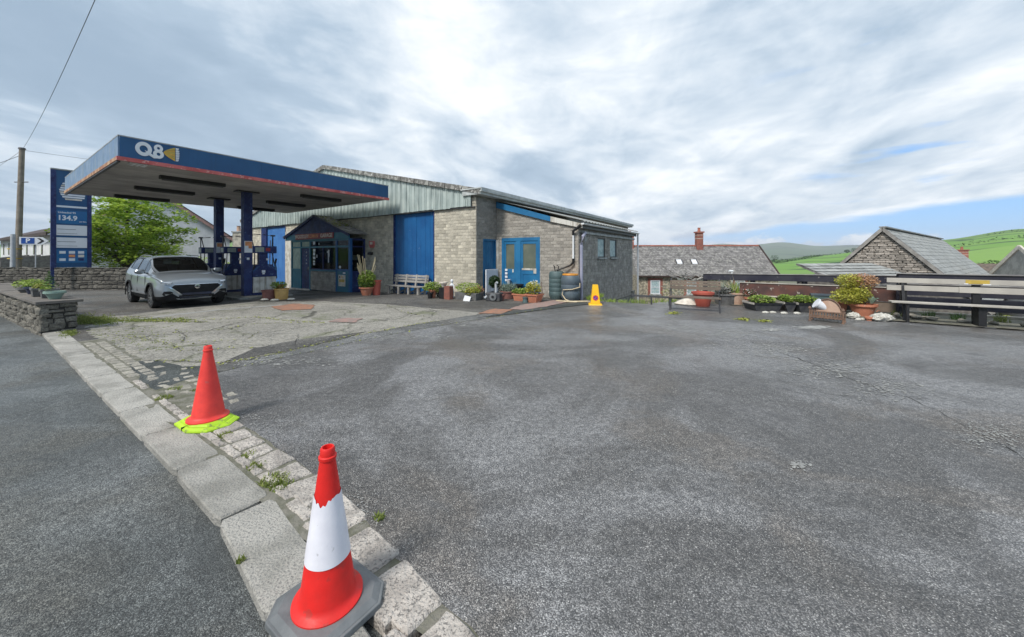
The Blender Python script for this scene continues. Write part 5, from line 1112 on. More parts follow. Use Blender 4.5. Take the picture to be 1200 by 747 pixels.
# ================================================================ STONE WALLS
def rubble_wall(name, label, p0, d, L, thick, h, mats, sizes, individ=300, coping=None, cop_over=.06, z0=None, faces=(0,), end=False, flip=False):
    """dry-looking rubble: every stone its own rounded block in front of a dark core"""
    d = Vector(d).normalized(); nrm = Vector((d.y, -d.x, 0)); ang = math.atan2(d.y, d.x)
    t = thing(name, label, 'stone wall', p0, ang); zz0 = z0 or (lambda s: 0)
    B().box(.03, L, .03, thick - .03, -.5, h - .01).build('core', 'dark_gap', t)
    unit = []
    for _ in range(6):
        mb = B(); v = []
        for x, z in ((-.5, -.5), (.5, -.5), (.5, .5), (-.5, .5)): v.append((x, .5, z))
        for x, z in ((-.5, -.45), (-.42, -.5), (.4, -.5), (.5, -.38), (.5, .4), (.38, .5), (-.4, .5), (-.5, .36)): v.append((x + random.uniform(-.03, .03), -.25 + random.uniform(-.08, .08), z + random.uniform(-.03, .03)))
        for x, z in ((-.36, -.34), (.32, -.36), (.36, .34), (-.32, .32)): v.append((x + random.uniform(-.08, .08), -.5 + random.uniform(-.06, .12), z + random.uniform(-.06, .06)))
        f = [(4, 5, 1, 0), (5, 6, 1), (6, 7, 1), (7, 8, 2, 1), (8, 9, 2), (9, 10, 3, 2), (10, 11, 3), (11, 4, 0, 3), (12, 5, 4), (12, 13, 6, 5), (13, 7, 6), (13, 14, 8, 7), (14, 9, 8), (14, 15, 10, 9), (15, 11, 10), (15, 12, 4, 11), (12, 15, 14, 13)]
        f = [tuple(reversed(q)) for q in f]
        mb.add(v, f); unit.append(mb.mesh('stone', mats))
    cnt = 0; rest = MB(); runs = [(0, L, 0)] + ([(0, thick, 1)] if end else [])
    for a, b, isend in runs[::-1]:
        z = -.3 if not isend else -.3
        while z < h - .02:
            rh = min(random.uniform(*sizes[1]), h - z + .01); x = a - random.uniform(0, .1)
            while x < b:
                w_ = random.uniform(*sizes[0]); x1 = min(x + w_, b); xa = max(x, a)
                if x1 - xa > .03:
                    hh = rh * random.uniform(.70, 1.12); zc_ = z + rh / 2 + random.uniform(-.02, .02); dep = random.uniform(.09, .17); c = (xa + x1) / 2
                    if zc_ + hh / 2 > zz0(c) - .05:
                        loc = (c, (thick - .055 if flip else .055) + random.uniform(-.015, .015), zc_) if not isend else (.055 + random.uniform(-.015, .015), c, zc_); sc = (x1 - xa - .012, dep, hh - .012); rot = (0, random.gauss(0, .09), math.pi if flip else 0) if not isend else (random.gauss(0, .03), 0, R(-90))
                        if cnt < individ: inst('stone', random.choice(unit), t, loc, sc, rot)
                        else:
                            m = random.choice(unit); M4 = Matrix.Translation(loc) @ Matrix.Rotation(rot[2], 4, 'Z') @ Matrix.Diagonal((*sc, 1)); rest.add([M4 @ v.co for v in m.vertices], [tuple(p.vertices) for p in m.polygons])
                        cnt += 1
                x = x1
            z += rh
    if rest.v: rest.build('stone_courses', mats, t, kind='stuff')
    if coping:
        x = -cop_over
        while x < L:
            w_ = random.uniform(*coping); B().prism([(x, -cop_over + random.uniform(-.015, .015)), (min(x + w_, L) - .01, -cop_over + random.uniform(-.015, .015)), (min(x + w_, L) - .01, thick + cop_over), (x, thick + cop_over)], h + random.uniform(0, .006), h + .055 + random.uniform(0, .01)).build('coping_slab', 'slab_top', t, bevel=.006); x += w_
    return t
nw = rubble_wall('roadside_wall', 'low rubble wall with slab coping and planters on top beside the road', (-9.66 + .264, 7.50 + .448, 0), (-.862, .507, 0), 9.5, .52, .60, 'rubble', ((.14, .34), (.09, .19)), coping=(.7, 1.3), end=True, flip=True)
# its local y points away from the road only if flipped: build on the far side
bwd = (G(150, 342.5) - G(-14, 343)).normalized()
bw = rubble_wall('boundary_wall', 'dark irregular stone wall at the back of the forecourt below the price sign', (-31.5, 20.6, -.42), (1, -.035, 0), 11.0, .5, 1.36, 'rubble_dark', ((.22, .5), (.08, .26)))
bw2 = rubble_wall('boundary_wall', 'rendered stone wall end behind the silver car under the tree', (-20.6, 20.6, -.42), (1, .0, 0), 5.6, .4, 1.02, 'rubble_barn', ((.3, .6), (.14, .28)), individ=100)

# ================================================================ POTS AND PLANTS
NUM = [0]
def pot(p, r, h, mat, lab, cat='plant pot', plant=None, rim=.02, sq=0, sx=1, sy=1, rz=0, taper=.68, name='potted_plant', group=None, z=0, rimh=.05):
    t = thing(name, lab, cat, (p.x, p.y, p.z + z), rz, group)
    B().lathe([(r * taper, 0), (r * (taper + .02), h * .05), (r * .96, h - rimh), (r + rim, h - rimh + .005), (r + rim, h), (r - .015, h), (r - .02, h - .04)], 24 if not sq else 16, sq=sq, sx=sx, sy=sy, cap=True).build('pot', mat, t)
    B().lathe([(r - .022, h - .045), (.01, h - .035)], 16, sq=sq, sx=sx, sy=sy, jit=.02).build('soil', 'soil', t)
    if plant:
        for i, (kind, mat2, *a) in enumerate(plant):
            mb = B()
            if kind == 'bush': c, rad, n, size = a; mb.leaves((c[0], c[1], h + c[2]), (rad[0] * 1.1, rad[1] * 1.1, rad[2] * 1.1), int(n * 2.6), size * 1.05, .4, .15, .7)
            elif kind == 'blades': rr_, n, hh, ln = a; mb.blades((0, 0, h - .04), rr_, n, hh, .009, ln)
            elif kind == 'tiers':
                for k in range(7): q = k / 6; mb.leaves((0, 0, h + .05 + a[1] * q), (a[0] * (1 - q * .85), a[0] * (1 - q * .85), .04), int(60 * (1 - q * .7)), .045, .15, .2)
            elif kind == 'canes':
                for k in range(a[0]): tt = random.uniform(0, 6.28); mb.tube([(0.05 * math.cos(tt), .05 * math.sin(tt), h - .05), (.18 * math.cos(tt) * a[2], .18 * math.sin(tt) * a[2], h + a[1] * random.uniform(.6, 1))], [.014, .02], 5)
            mb.build('foliage', mat2, t)
    return t
wallZ = .665
def onwall(px, d, side=.26):   # point on the coping, d metres from the near end
    dd_ = Vector((-.862, .507, 0)).normalized(); n = Vector((-dd_.y, dd_.x, 0)); n = n if n.y > 0 and n.dot(AX) > 0 else -n
    v = Vector((-9.66, 7.50, 0)) + dd_ * d + n * side; return Vector((v.x, v.y, wallZ))
pot(onwall(0, .42), .145, .17, 'green_glaze', 'pale green glazed bowl nearest the end of the roadside wall', plant=[('bush', 'moss_leaf', (0, 0, -.03), (.12, .12, .02), 50, .03)], taper=.55, sx=1.0)
pot(onwall(0, .95), .19, .20, 'pot_grey', 'dark grey trough with a small conifer on the roadside wall', sq=.8, sx=1.0, sy=.7, rz=RZ, plant=[('tiers', 'leaf_green', .14, .30), ('bush', 'leaf_lime', (.1, -.05, 0), (.14, .1, .05), 70, .04)], taper=.85)
pot(onwall(0, 1.75), .24, .19, 'pot_grey', 'wide weathered stone trough with low growth on the roadside wall', sq=.9, sx=1.1, sy=.65, rz=RZ, plant=[('bush', 'moss_leaf', (0, 0, .03), (.26, .14, .06), 160, .045)], taper=.9)
pot(onwall(0, 2.6), .15, .18, 'pot_blue', 'small dark blue pot with yellow-green leaves on the roadside wall', plant=[('bush', 'leaf_lime', (0, 0, .07), (.2, .18, .11), 110, .05)])
pot(onwall(0, 3.4), .18, .12, 'pot_grey', 'flat grey dish with bright leaves at the far planters of the roadside wall', plant=[('bush', 'leaf_lime', (0, 0, .09), (.3, .2, .12), 130, .055)])

def bench(name, label, p, rz, L, sh, backs, seats, legs, matw, matl, bt, group=None, seatd=.42, cat='bench'):
    t = thing(name, label, cat, p, rz, group)
    for k in range(seats): y0 = k * seatd / seats; B().box(0, L, y0 + .008, y0 + seatd / seats - .008, sh - .035, sh).build('seat_slat', matw, t, bevel=.004)
    for z0, z1 in backs: y = seatd + .02 + (z0 - sh) * .18; B().add([(0, y, z0), (L, y, z0), (L, y + .025, z0), (0, y + .025, z0), (0, y + .18 * (z1 - z0), z1), (L, y + .18 * (z1 - z0), z1), (L, y + .18 * (z1 - z0) + .025, z1), (0, y + .18 * (z1 - z0) + .025, z1)], [(0, 1, 5, 4), (3, 7, 6, 2), (0, 3, 2, 1), (4, 5, 6, 7), (0, 4, 7, 3), (1, 2, 6, 5)]).build('back_slat', matw, t, bevel=.004)
    for x, w_ in legs:
        B().box(x - w_ / 2, x + w_ / 2, .03, .03 + w_, -.02, sh - .036).build('leg', matl, t)
        B().bar((x, seatd - .03, 0), (x, seatd + .05, sh), w_, w_).bar((x, seatd + .05, sh - .02), (x, seatd + .055 + (bt - sh) * .18, bt), w_, w_ * .8).build('leg', matl, t)
        B().box(x - w_ / 2 + .003, x + w_ / 2 - .003, .03, seatd, sh - .075, sh - .037).build('seat_bearer', matl, t)
    return t
# grey slatted bench before the tall door
bp_ = G(461, 344.8)
bn = bench('slatted_bench', 'weathered grey slatted garden bench standing before the tall blue door', K0 + BX * 4.78 - AX * .62 + Vector((0, 0, -.13)), RZ, 2.25, .42, [(.55, .64), (.67, .76), (.79, .88)], 4, [], 'wood_grey', 'wood_grey', .9)
for x in (.18, .85, 1.5, 2.1):
    B().box(x - .05, x + .05, .02, .10, 0, .384).build('leg', 'wood_grey', bn); B().bar((x, .38, 0), (x, .55, .9), .09, .07).build('leg', 'wood_grey', bn); B().bar((x, .06, .12), (x, .44, .24), .05, .05).build('stretcher', 'wood_grey', bn)
# plain plank bench by the cottage side
b1p = G(783.5, 364.2); b1d = (G(845, 368.2) - b1p); L1 = b1d.length
b1 = bench('plank_bench', 'old thin-legged bench with brown back planks in front of the red bowl planter', b1p, math.atan2(b1d.y, b1d.x), L1, .42, [(.60, .70), (.72, .79), (.805, .86)], 3, [(.03, .035), (L1 - .03, .035)], 'wood_brown', 'steel_dark', .93, seatd=.40)
for x in (0.03, L1 - .03): B().tube([(x, .06, .42), (x, .06, .60), (x, .20, .64), (x, .45, .62)], .012, 5).build('armrest', 'steel_dark', b1)
# long bench at the right, pale boards on black frames
b2p = G(1044, 377) - AX * .08; b2d = (G(1157.6, 385.6) - G(1065, 379.4)).normalized()
b2 = bench('long_bench', 'long bench with two pale back boards on black iron legs along the fence', b2p, R(-33.5), 3.6, .50, [], 2, [(.28, .05)], 'wood_pale', 'black', 1.0, seatd=.30)
for z0, z1 in ((.745, .87), (.935, 1.05)): B().box(.0, 1.2 if z0 < .8 else 3.6, .40, .435, z0, z1).build('back_board', 'wood_pale', b2, bevel=.004); 
B().box(1.205, 3.6, .402, .437, .74, .875).build('back_board', 'wood_pale', b2, bevel=.004)
B().box(1.30, 1.66, .393, .399, .955, 1.045).build('yellow_patch', 'sign_yellow', b2); B().box(1.28, 1.34, .391, .397, .94, .962).box(1.56, 1.68, .391, .397, .937, .957).build('paint_chip', 'sign_white', b2)
B().box(1.40, 1.52, .10, .36, .0, .46).box(1.42, 1.54, .44, .50, -.02, 1.0).build('iron_frame', 'black', b2); B().box(.24, .36, .44, .49, .4, 1.0).build('iron_frame', 'black', b2); B().box(1.44, 1.60, -.05, .05, 0, .03).build('foot', 'steel_dark', b2)

# ================================================================ FENCE along the drop
fd = -BX; 
def F(t, z=0, s=.62): p = C1 - BX * t + AX * s; return Vector((p.x, p.y, z))
fence = thing('boundary_fence', 'dark timber rail fence with a rust-brown lower board along the drop at the right', 'fence')
def rail(t0, t1, z0, z1, th, mat, nm, s=.62, dz=0): return B().bar(F(t0, (z0 + z1) / 2, s), F(t1, (z0 + z1) / 2 + dz, s), th, z1 - z0).build(nm, mat, fence, bevel=.006)
rail(3.9, 8.7, .79, .98, .05, 'fence_dark', 'fence_rail', 1.5, dz=.07); rail(3.85, 8.7, .982, 1.005, .10, 'rail_top', 'cap_rail', 1.5, dz=.07)
rail(4.9, 8.7, .73, .755, .06, 'wood_pale', 'fence_strip', 1.46); rail(4.95, 8.7, .36, .725, .05, 'wood_rust', 'fence_rail', 1.48)
rail(8.45, 17, .94, 1.13, .05, 'fence_dark', 'fence_rail', .95, .0); rail(8.4, 17, 1.135, 1.16, .12, 'rail_top', 'cap_rail', .95); rail(8.45, 17, .87, .90, .06, 'rail_top', 'fence_strip', .93); rail(8.45, 17, .60, .865, .05, 'fence_dark', 'fence_rail', .96); rail(8.45, 17, .28, .56, .05, 'fence_dark', 'fence_rail', .96)
rail(3.9, 8.7, .06, .34, .05, 'wood_brown', 'fence_rail', 1.52)
for z0, z1 in ((.94, 1.13), (.60, .86), (.28, .56)): B().bar(F(8.46, (z0 + z1) / 2, .99), F(8.72, (z0 + z1) / 2, 1.52), .05, z1 - z0).build('fence_rail', 'fence_dark', fence)
for t, s_ in ((3.95, 1.57), (5.3, 1.57), (6.6, 1.57), (7.8, 1.57), (8.5, 1.03), (9.8, 1.03), (11.2, 1.03), (12.6, 1.03), (14, 1.03), (15.5, 1.03)): B().bar(F(t, -.2, s_), F(t, 1.0 if t < 8.2 else 1.12, s_), .10, .10, (1, 0, 0)).build('fence_post', 'fence_dark', fence)
# rubble footing seen under the rails
ft = B()
for k in range(46):
    t = 8.2 + random.random() * 7; q = F(t, .03 + random.random() * .06, random.uniform(.55, .85)); 
    B().lathe([(.02, -.06), (.11, -.03), (.13, .03), (.07, .08), (.01, .09)], 8, sx=1.3, sy=.7, jit=.14).build('stone', 'rubble', fence, loc=q, rotz=random.random() * 3).scale = (random.uniform(.6, 1.2), random.uniform(.6, 1.1), random.uniform(.4, .9))

# ================================================================ ITEMS ALONG THE RIGHT-HAND EDGE
pot(G(823.5, 359.3), .30, .46, 'terracotta_red', 'large empty red plastic bowl planter behind the old thin-legged bench', name='bowl_planter', taper=.62, rim=.03, rimh=.07)
pot(G(849, 357.2), .26, .36, 'pot_grey', 'pale grey square tub with yellow-green leaves beside the red bowl planter', sq=.7, plant=[('bush', 'leaf_lime', (0, 0, .08), (.3, .22, .13), 200, .07)], taper=.8).children[0].data.materials[0] = MT['plinth']
pot(G(862, 357.5), .22, .40, 'terra_pale', 'pale terracotta pot with tall spiky leaves beside the grey tub', sq=.3, plant=[('blades', 'leaf_lime', .14, 90, .42, .28), ('blades', 'straw', .12, 26, .62, .55)], taper=.72)
pot(G(878, 360.5), .13, .32, 'terracotta', 'small terracotta pot of red and white flowers against the fence', plant=[('bush', 'leaf_dark', (0, 0, .10), (.18, .15, .14), 90, .05), ('bush', 'flower_white', (0, 0, .16), (.2, .16, .12), 26, .04), ('bush', 'flower_red', (0, 0, .14), (.2, .16, .12), 22, .04)])
gs = thing('sack', 'crumpled cream sack lying under the old bench', 'sack', G(806, 357.5), RZ); B().lathe([(.30, 0), (.34, .04), (.22, .13), (.08, .20), (.01, .21)], 18, sx=1.25, sy=.8, jit=.08).build('sack_body', 'sign_cream', gs)
# dead branches over the edge
br_ = thing('dead_branch', 'tangle of bare grey branches hanging over the yard edge behind the bench', 'branch', G(815, 353), 0); mb = B()
for k in range(15):
    a = random.uniform(-.4, 3.4); p = Vector((random.uniform(-.5, .6), .5, .72)); pts = [p]
    for j in range(5): p = p + Vector((math.cos(a) * .22, random.gauss(0, .06), random.gauss(.06, .07))); a += random.gauss(0, .5); pts.append(p)
    mb.tube(pts, [.028, .022, .018, .012, .008, .004], 5)
mb.build('branches', 'wood_grey', br_)
bsh = thing('shrub', 'straggly brown-green shrub growing up behind the old bench', 'shrub', G(812, 353), 0); B().leaves((0, .5, .45), (.9, .4, .38), 420, .06).build('foliage', 'leaf_grey', bsh); B().leaves((-.3, .4, .15), (1.2, .3, .3), 260, .06).build('foliage', 'grass_blade', bsh)
bsh2 = thing('shrub', 'low weedy growth behind the grey tub and spiky plant', 'shrub', G(858, 353), 0); mb = B(); mb.blades((0, .5, .1), .7, 160, .75, .008, .35); mb.build('foliage', 'leaf_grey', bsh2)
ve = thing('verge_plants', 'weeds spilling over the kerb at the corner beyond the lean-to', 'plant', G(760, 355.5), 0); mb = B(); 
for k in range(14): mb.blades((random.uniform(-1.5, 1.3), .25 + random.uniform(-.1, .1) - 0, -.05), .14, 16, .2, .009, .4)
mb.build('foliage', 'leaf_lime', ve)
lr = thing('low_rail', 'low dark metal rail along the yard edge beside the lean-to', 'rail'); 
B().bar(Vector((*E(1.9, .02), .27)), Vector((*E(3.45, .05), .27)), .06, .06).build('rail', 'steel_dark', lr)
for t in (2.55, 3.1): B().bar(Vector((*E(t, .02), 0)), Vector((*E(t, .02), .27)), .04, .04, (1, 0, 0)).build('rail_post', 'steel_dark', lr)
def trough(px0, px1, py, dep, h, lab, mat='steel_dark'):
    a, b = G(px0, py), G(px1, py + .4); L = (b - a).length; t = thing('planter_trough', lab, 'planter', a, math.atan2((b - a).y, (b - a).x))
    o_ = [(0, 0), (L, 0), (L + .0, dep), (.0, dep)]; ins = .08
    B().prism([(ins, ins * .5), (L - ins, ins * .5), (L - ins, dep), (ins, dep)], 0, h - .04, [(0, 0), (L, 0), (L, dep), (0, dep)]).build('tray', mat, t)
    for x0, x1, y0, y1 in ((0, L, -.02, .015), (0, L, dep - .015, dep + .02), (-.02, .0, 0, dep), (L, L + .02, 0, dep)): B().box(x0, x1, y0, y1, h - .05, h).build('rim', 'black' if y1 < .1 else 'wood_pale', t)
    B().box(.01, L - .01, .016, dep - .016, h - .039, h - .015).build('soil', 'soil', t)
    mb = B(); mb.leaves((L / 2, dep / 2, h + .07), (L * .48, dep * .55, .13), 800, .065); mb.build('foliage', 'leaf_lime', t); mb = B(); mb.leaves((L / 2, dep * .5, h + .08), (L * .45, dep * .42, .10), 300, .06); mb.build('foliage', 'leaf_green', t); mb = B(); mb.leaves((L * .4, dep * .5, h + .07), (L * .4, dep * .4, .06), 40, .05); mb.build('foliage', 'straw', t)
    return t
trough(884, 917, 365.5, .62, .25, 'black plastic trough of low leafy plants nearest the flower pot'); trough(920, 934, 366, .60, .28, 'small dark trough squeezed between the two long planter troughs'); trough(936, 966, 367, .62, .28, 'pale-edged trough of seedlings just left of the fire basket')
for i, (px, py, ph) in enumerate([(877, 360, .32)]):
    t = thing('stone_slab', 'pale tilted slab leaning at the left end of the planter troughs', 'slab', G(px, py), RZ); B().add([(0, 0, 0), (.5, .05, 0), (.55, .45, .36), (.1, .4, .38), (0, .03, -.03), (.5, .08, -.03), (.55, .48, .33), (.1, .43, .35)], [(0, 1, 2, 3), (7, 6, 5, 4), (0, 4, 5, 1), (1, 5, 6, 2), (2, 6, 7, 3), (3, 7, 4, 0)]).build('slab_body', 'terra_pale', t)
pr_ = thing('lid_board', 'pink-white lid propped on the planters against the brown fence board', 'lid', G(905, 361), RZ); B().box(-.25, .3, 0, .35, .33, .36).build('lid_body', 'sign_cream', pr_)
for lab, (px, py) in zip(('pair of white pebbles at the foot of the first trough', 'white pebble at the foot of the middle trough', 'white pebble before the pale-edged trough'), ((897, 367.5), (919, 368.3), (934, 368.5))):
    t = thing('pebble', lab, 'stone', G(px, py), 0)
    for dx_ in ((0, .2) if 'pair' in lab else (0,)): B().lathe([(.03, 0), (.07, .02), (.06, .05), (.01, .065)], 9, (dx_, 0, 0), sx=1.3, jit=.1).build('stone', 'stone_white', t)
gb = thing('blue_crate', 'faded teal crate standing on the seedlings behind the fire basket', 'crate', G(966, 365.5), RZ + .05); B().box(-.28, .24, 0, .3, .28, .45).build('side', 'butt_green', gb); B().box(-.3, .26, -.02, .32, .452, .50).build('rim', 'butt_blue', gb)
fb = thing('fire_basket', 'rusty cast iron fire basket holding a tilted white pot', 'fire basket', G(949, 376.5), math.atan2((G(988, 380.5) - G(949, 376.5)).y, (G(988, 380.5) - G(949, 376.5)).x))
LB = (G(988, 380.5) - G(949, 376.5)).length
B().box(0, LB, -.015, .015, .10, .13).build('rail', 'rust', fb); B().box(0, LB, -.015, .015, .24, .265).build('rail', 'rust', fb); B().box(0, LB, .30, .33, .10, .13).build('rail', 'rust', fb)
n = 11
for k in range(n): x = .04 + (LB - .08) * k / (n - 1); B().box(x - .012, x + .012, -.012, .012, .131, .239).build('bar', 'rust', fb)
for k in range(9): x = .04 + (LB - .08) * k / 8; B().box(x - .012, x + .012, .0, .32, .08, .099).build('grate_bar', 'steel_dark', fb)
for x in (0, LB): B().lathe([(.03, 0), (.03, .03), (.018, .04), (.018, .30), (.032, .31), (.032, .34), (.008, .37)], 10, (x, 0, 0)).build('post', 'rust', fb); B().lathe([(.03, 0), (.03, .03), (.018, .04), (.018, .26)], 10, (x, .31, 0)).bar((x, 0, .2), (x, .31, .2), .02, .06).build('post', 'rust', fb)
pts = [(LB / 2 + (LB * .42) * math.cos(a), .31, .20 + .34 * math.sin(a)) for a in [math.pi * k / 12 for k in range(13)]]; B().tube(pts, .018, 6).build('back_arch', 'rust', fb)
B().plate([(LB * .1, .2)] + [(p[0], p[2]) for p in reversed(pts)][0:13] + [(LB * .9, .2)], .32, .335).build('back_plate', 'terra_pale', fb)
wp = thing('white_pot', 'white pot lying tilted inside the fire basket', 'pot', G(970, 377) + Vector((.03, .12, .20)), 0); mb = B().lathe([(.075, 0), (.12, .30), (.13, .30), (.13, .33), (.11, .33)], 18); o = mb.build('pot', 'sign_white', wp); wp.rotation_euler = (R(10), R(-58), RZ); wp.location = wp.location + Vector((.13, 0, .05))
# the big terracotta pot with the two-coloured shrub
tp = G(1011, 371.3)
pot(tp, .265, .34, 'terracotta', 'wide ribbed terracotta pot with a yellow and pink leaved shrub and a blue-green hosta', taper=.68, rim=.03, rimh=.06, plant=[
    ('bush', 'leaf_yellow', (-.26, .05, .20), (.46, .28, .20), 620, .055), ('bush', 'leaf_yellow', (-.26, .1, .60), (.34, .2, .17), 420, .045), ('bush', 'leaf_pink', (.08, .1, .58), (.38, .22, .20), 560, .045), ('bush', 'leaf_yellow', (-.1, .1, .38), (.34, .22, .2), 300, .05), ('bush', 'leaf_lime', (-.05, .1, .30), (.22, .2, .12), 220, .05), ('canes', 'bark', 6, .35, .6)])
hs = B()
for k in range(9):
    a = k * .75; L_ = random.uniform(.14, .22); x, y = .17 + .02 * math.cos(a), -.06; dx2, dy2 = math.cos(a), math.sin(a) * .8; nx, ny = -dy2 * .035, dx2 * .035
    hs.add([(x, y, .34), (x + dx2 * L_ * .5 + nx, y + dy2 * L_ * .5 + ny, .48), (x + dx2 * L_, y + dy2 * L_, .50 + random.uniform(-.02, .06)), (x + dx2 * L_ * .5 - nx, y + dy2 * L_ * .5 - ny, .48)], [(0, 1, 2, 3)])
hp = [o for o in bpy.data.objects if o.get('label', '').startswith('wide ribbed terracotta')][0]; hs.build('hosta_leaves', 'leaf_blue', hp)
B().tube([(.10, -.262, .16), (.13, -.27, .20), (.20, -.25, .20), (.23, -.235, .17)], .008, 6).lathe([(.262, .255), (.268, .262), (.262, .27)], 24, cap=False).build('pot_ring', 'terracotta', hp)
pot(G(988, 366), .10, .30, 'terracotta', 'small terracotta pot standing behind the fire basket', name='small_pot'); pot(G(1018.5, 376.5), .065, .11, 'terracotta', 'little upside-down terracotta pot before the big shrub pot', name='small_pot', taper=.8)
for lab, px, py, r, sx_, hh in (('pile of white bleached stones between the fire basket and the big pot', 1000, 374, .12, 1.2, .17), ('lacy white weathered rock right of the big terracotta pot', 1033, 377, .19, 1.35, .20)):
    t = thing('white_rock', lab, 'rock', G(px, py), 0); 
    bm = bmesh.new(); bmesh.ops.create_icosphere(bm, subdivisions=4, radius=1)
    from mathutils import noise as mn
    for v in bm.verts:
        k = 1 + .30 * mn.noise(v.co * 2.2 + Vector((px, 0, 0))) - .30 * max(0, mn.noise(v.co * 5.5 + Vector((px, 3, 0)))) ; v.co = Vector((v.co.x * r * sx_ * k, v.co.y * r * .8 * k, max(0, (v.co.z * .5 + .48)) * hh * (1 + .25 * mn.noise(v.co * 4))))
    me = bpy.data.meshes.new('rock'); bm.to_mesh(me); bm.free(); me.materials.append(MT['stone_white']); o = bpy.data.objects.new('rock_body', me); COL.objects.link(o); o.parent = t
for lab, px, py in (('two small broken white stones at the front of the white stone pile', 1006, 375.8),):
    t = thing('pebble', lab, 'stone', G(px, py), 0); B().lathe([(.03, 0), (.06, .02), (.05, .06), (.01, .07)], 9, jit=.15).build('stone', 'stone_white', t); B().lathe([(.03, 0), (.05, .02), (.04, .05), (.01, .06)], 9, (.13, .02, 0), jit=.15).build('stone', 'stone_white', t)
for lab, px, py in (('grass tuft between the first bench leg and the fence', 1058, 373), ('tall weeds under the middle of the long bench', 1128, 377), ('weeds in front of the fence footing below the long bench', 1093, 374), ('pale grass tuft beyond the black bench frame', 1182, 380)):
    t = thing('weed_tuft', lab, 'weeds', G(px, py), 0); mb = B(); mb.blades((0, .12, 0), .14, 60, .24, .007, .35); mb.leaves((0, .12, .06), (.16, .1, .06), 50, .03); mb.build('foliage', 'leaf_green' if 'weeds' in lab else 'grass_blade', t)

# ================================================================ ITEMS ALONG THE GARAGE
pot(G(429.5, 346.3), .27, .34, 'terracotta', 'terracotta pot with a bushy plant and dried canes beside the porch', plant=[('bush', 'leaf_lime', (.02, 0, .30), (.34, .28, .36), 560, .08), ('canes', 'straw', 14, 1.35, 2.0), ('bush', 'leaf_green', (.0, 0, .12), (.32, .3, .2), 200, .07)], taper=.62, rim=.03)
pot(G(441, 346), .19, .62, 'terracotta_red', 'tall slightly leaning dark red chimney pot beside the porch plant', name='chimney_pot', taper=.78)
pot(G(507, 349.3), .15, .32, 'terracotta', 'small orange pot with a lime green plant at the right end of the slatted bench', plant=[('bush', 'leaf_lime', (0, 0, .1), (.36, .22, .18), 260, .07), ('bush', 'flower_white', (-.08, 0, .26), (.15, .12, .06), 14, .04)])
pot(G(504, 350), .11, .24, 'black', 'little black pot with a white label in front of the orange pot', name='small_pot')
pot(G(516, 348), .17, .15, 'pot_grey', 'low grey dish of lime leaves just right of the orange pot', plant=[('bush', 'leaf_lime', (0, 0, .1), (.28, .2, .14), 160, .07)])
bx_ = thing('brick_stand', 'reddish brick block stood on end among the pots by the cream pier', 'brick block', G(523.5, 351.2), RZ); B().box(-.14, .14, 0, .2, 0, .48).build('block', 'terra_pale', bx_).data.materials[0] = MT['brick_red']; B().box(-.42, -.15, .02, .25, 0, .42).build('dark_box', 'black', bx_)
pot(G(520, 350.2), .15, .20, 'sign_cream', 'cream bowl standing on the dark box beside the brick block', name='bowl', z=.43, taper=.4)
stt = thing('statue', 'small white garden statue of a standing figure against the cream pier', 'statue', G(529.5, 349), RZ)
B().lathe([(.10, 0), (.10, .06), (.075, .08), (.09, .20), (.06, .34), (.085, .46), (.09, .50), (.035, .54), (.03, .56), (.055, .60), (.055, .66), (.02, .70)], 14).bar((-.09, 0, .48), (-.12, -.05, .30), .035, .035).bar((.09, 0, .48), (.12, -.03, .34), .035, .035).build('figure', 'sign_white', stt)
pt1 = thing('planter_trough', 'dark trough packed with lime green bedding plants in front of the cream pier', 'planter', G(534, 350.8), RZ)
B().prism([(0, 0), (.95, 0), (.95, .4), (0, .4)], 0, .26, [(-.04, -.03), (1.0, -.03), (1.0, .43), (-.04, .43)]).build('tray', 'pot_grey', pt1); B().leaves((.45, .2, .42), (.62, .3, .22), 620, .075).build('foliage', 'leaf_lime', pt1)
pot(G(553.5, 351.8), .20, .16, 'pot_grey', 'round black bowl of pale yellow foliage in front of the dark trough', plant=[('bush', 'leaf_yellow', (0, 0, .15), (.26, .2, .17), 240, .06)])
pot(G(561, 350.6), .18, .26, 'pot_grey', 'brownish heaped pot at the corner of the cream pier', plant=[('bush', 'leaf_pink', (0, 0, .08), (.2, .2, .16), 150, .06)])
t = thing('white_tray', 'crumpled white tray leaning on the dark trough', 'tray', G(546, 353), RZ); B().add([(-.14, 0, 0), (.16, 0, .0), (.18, .06, .15), (-.10, .05, .19), (-.14, .02, -.0), (.16, .02, -.0), (.18, .08, .15), (-.10, .07, .19)], [(0, 1, 2, 3), (7, 6, 5, 4), (0, 4, 5, 1), (1, 5, 6, 2), (2, 6, 7, 3), (3, 7, 4, 0)]).build('tray_body', 'sign_white', t)
fr_ = thing('fridge_door', 'white fridge door leaning against the narrow blue door', 'fridge door', K0 + AX * .42 - BX * .10 + Vector((0, 0, 0)), R(-34 + 90))
B().box(.02, .80, -.06, -.0, .02, 1.05).build('panel', 'fridge', fr_, bevel=.01)
tb = pot(G(579.5, 350), .14, .26, 'black', 'round clipped topiary ball in a dark pot by the narrow blue door', plant=[('bush', 'leaf_dark', (0, 0, .36), (.21, .21, .23), 900, .05), ('canes', 'bark', 1, .25, .0)])
en = thing('engine_part', 'grey cast engine casing with a pale round cover lying by the doors', 'engine', G(577.5, 353.4), RZ + .2)
B().box(-.30, .26, 0, .34, 0, .30).build('casing', 'galv', en, bevel=.03).data.materials[0] = MT['steel_dark']; mb = B(); mb.tube([(.02, -.05, .16), (.02, .0, .16)], .13, 18); mb.build('cover', 'alloy', en); mb = B(); mb.tube([(.02, -.07, .16), (.02, -.05, .16)], .05, 12); mb.build('hub', 'black', en)
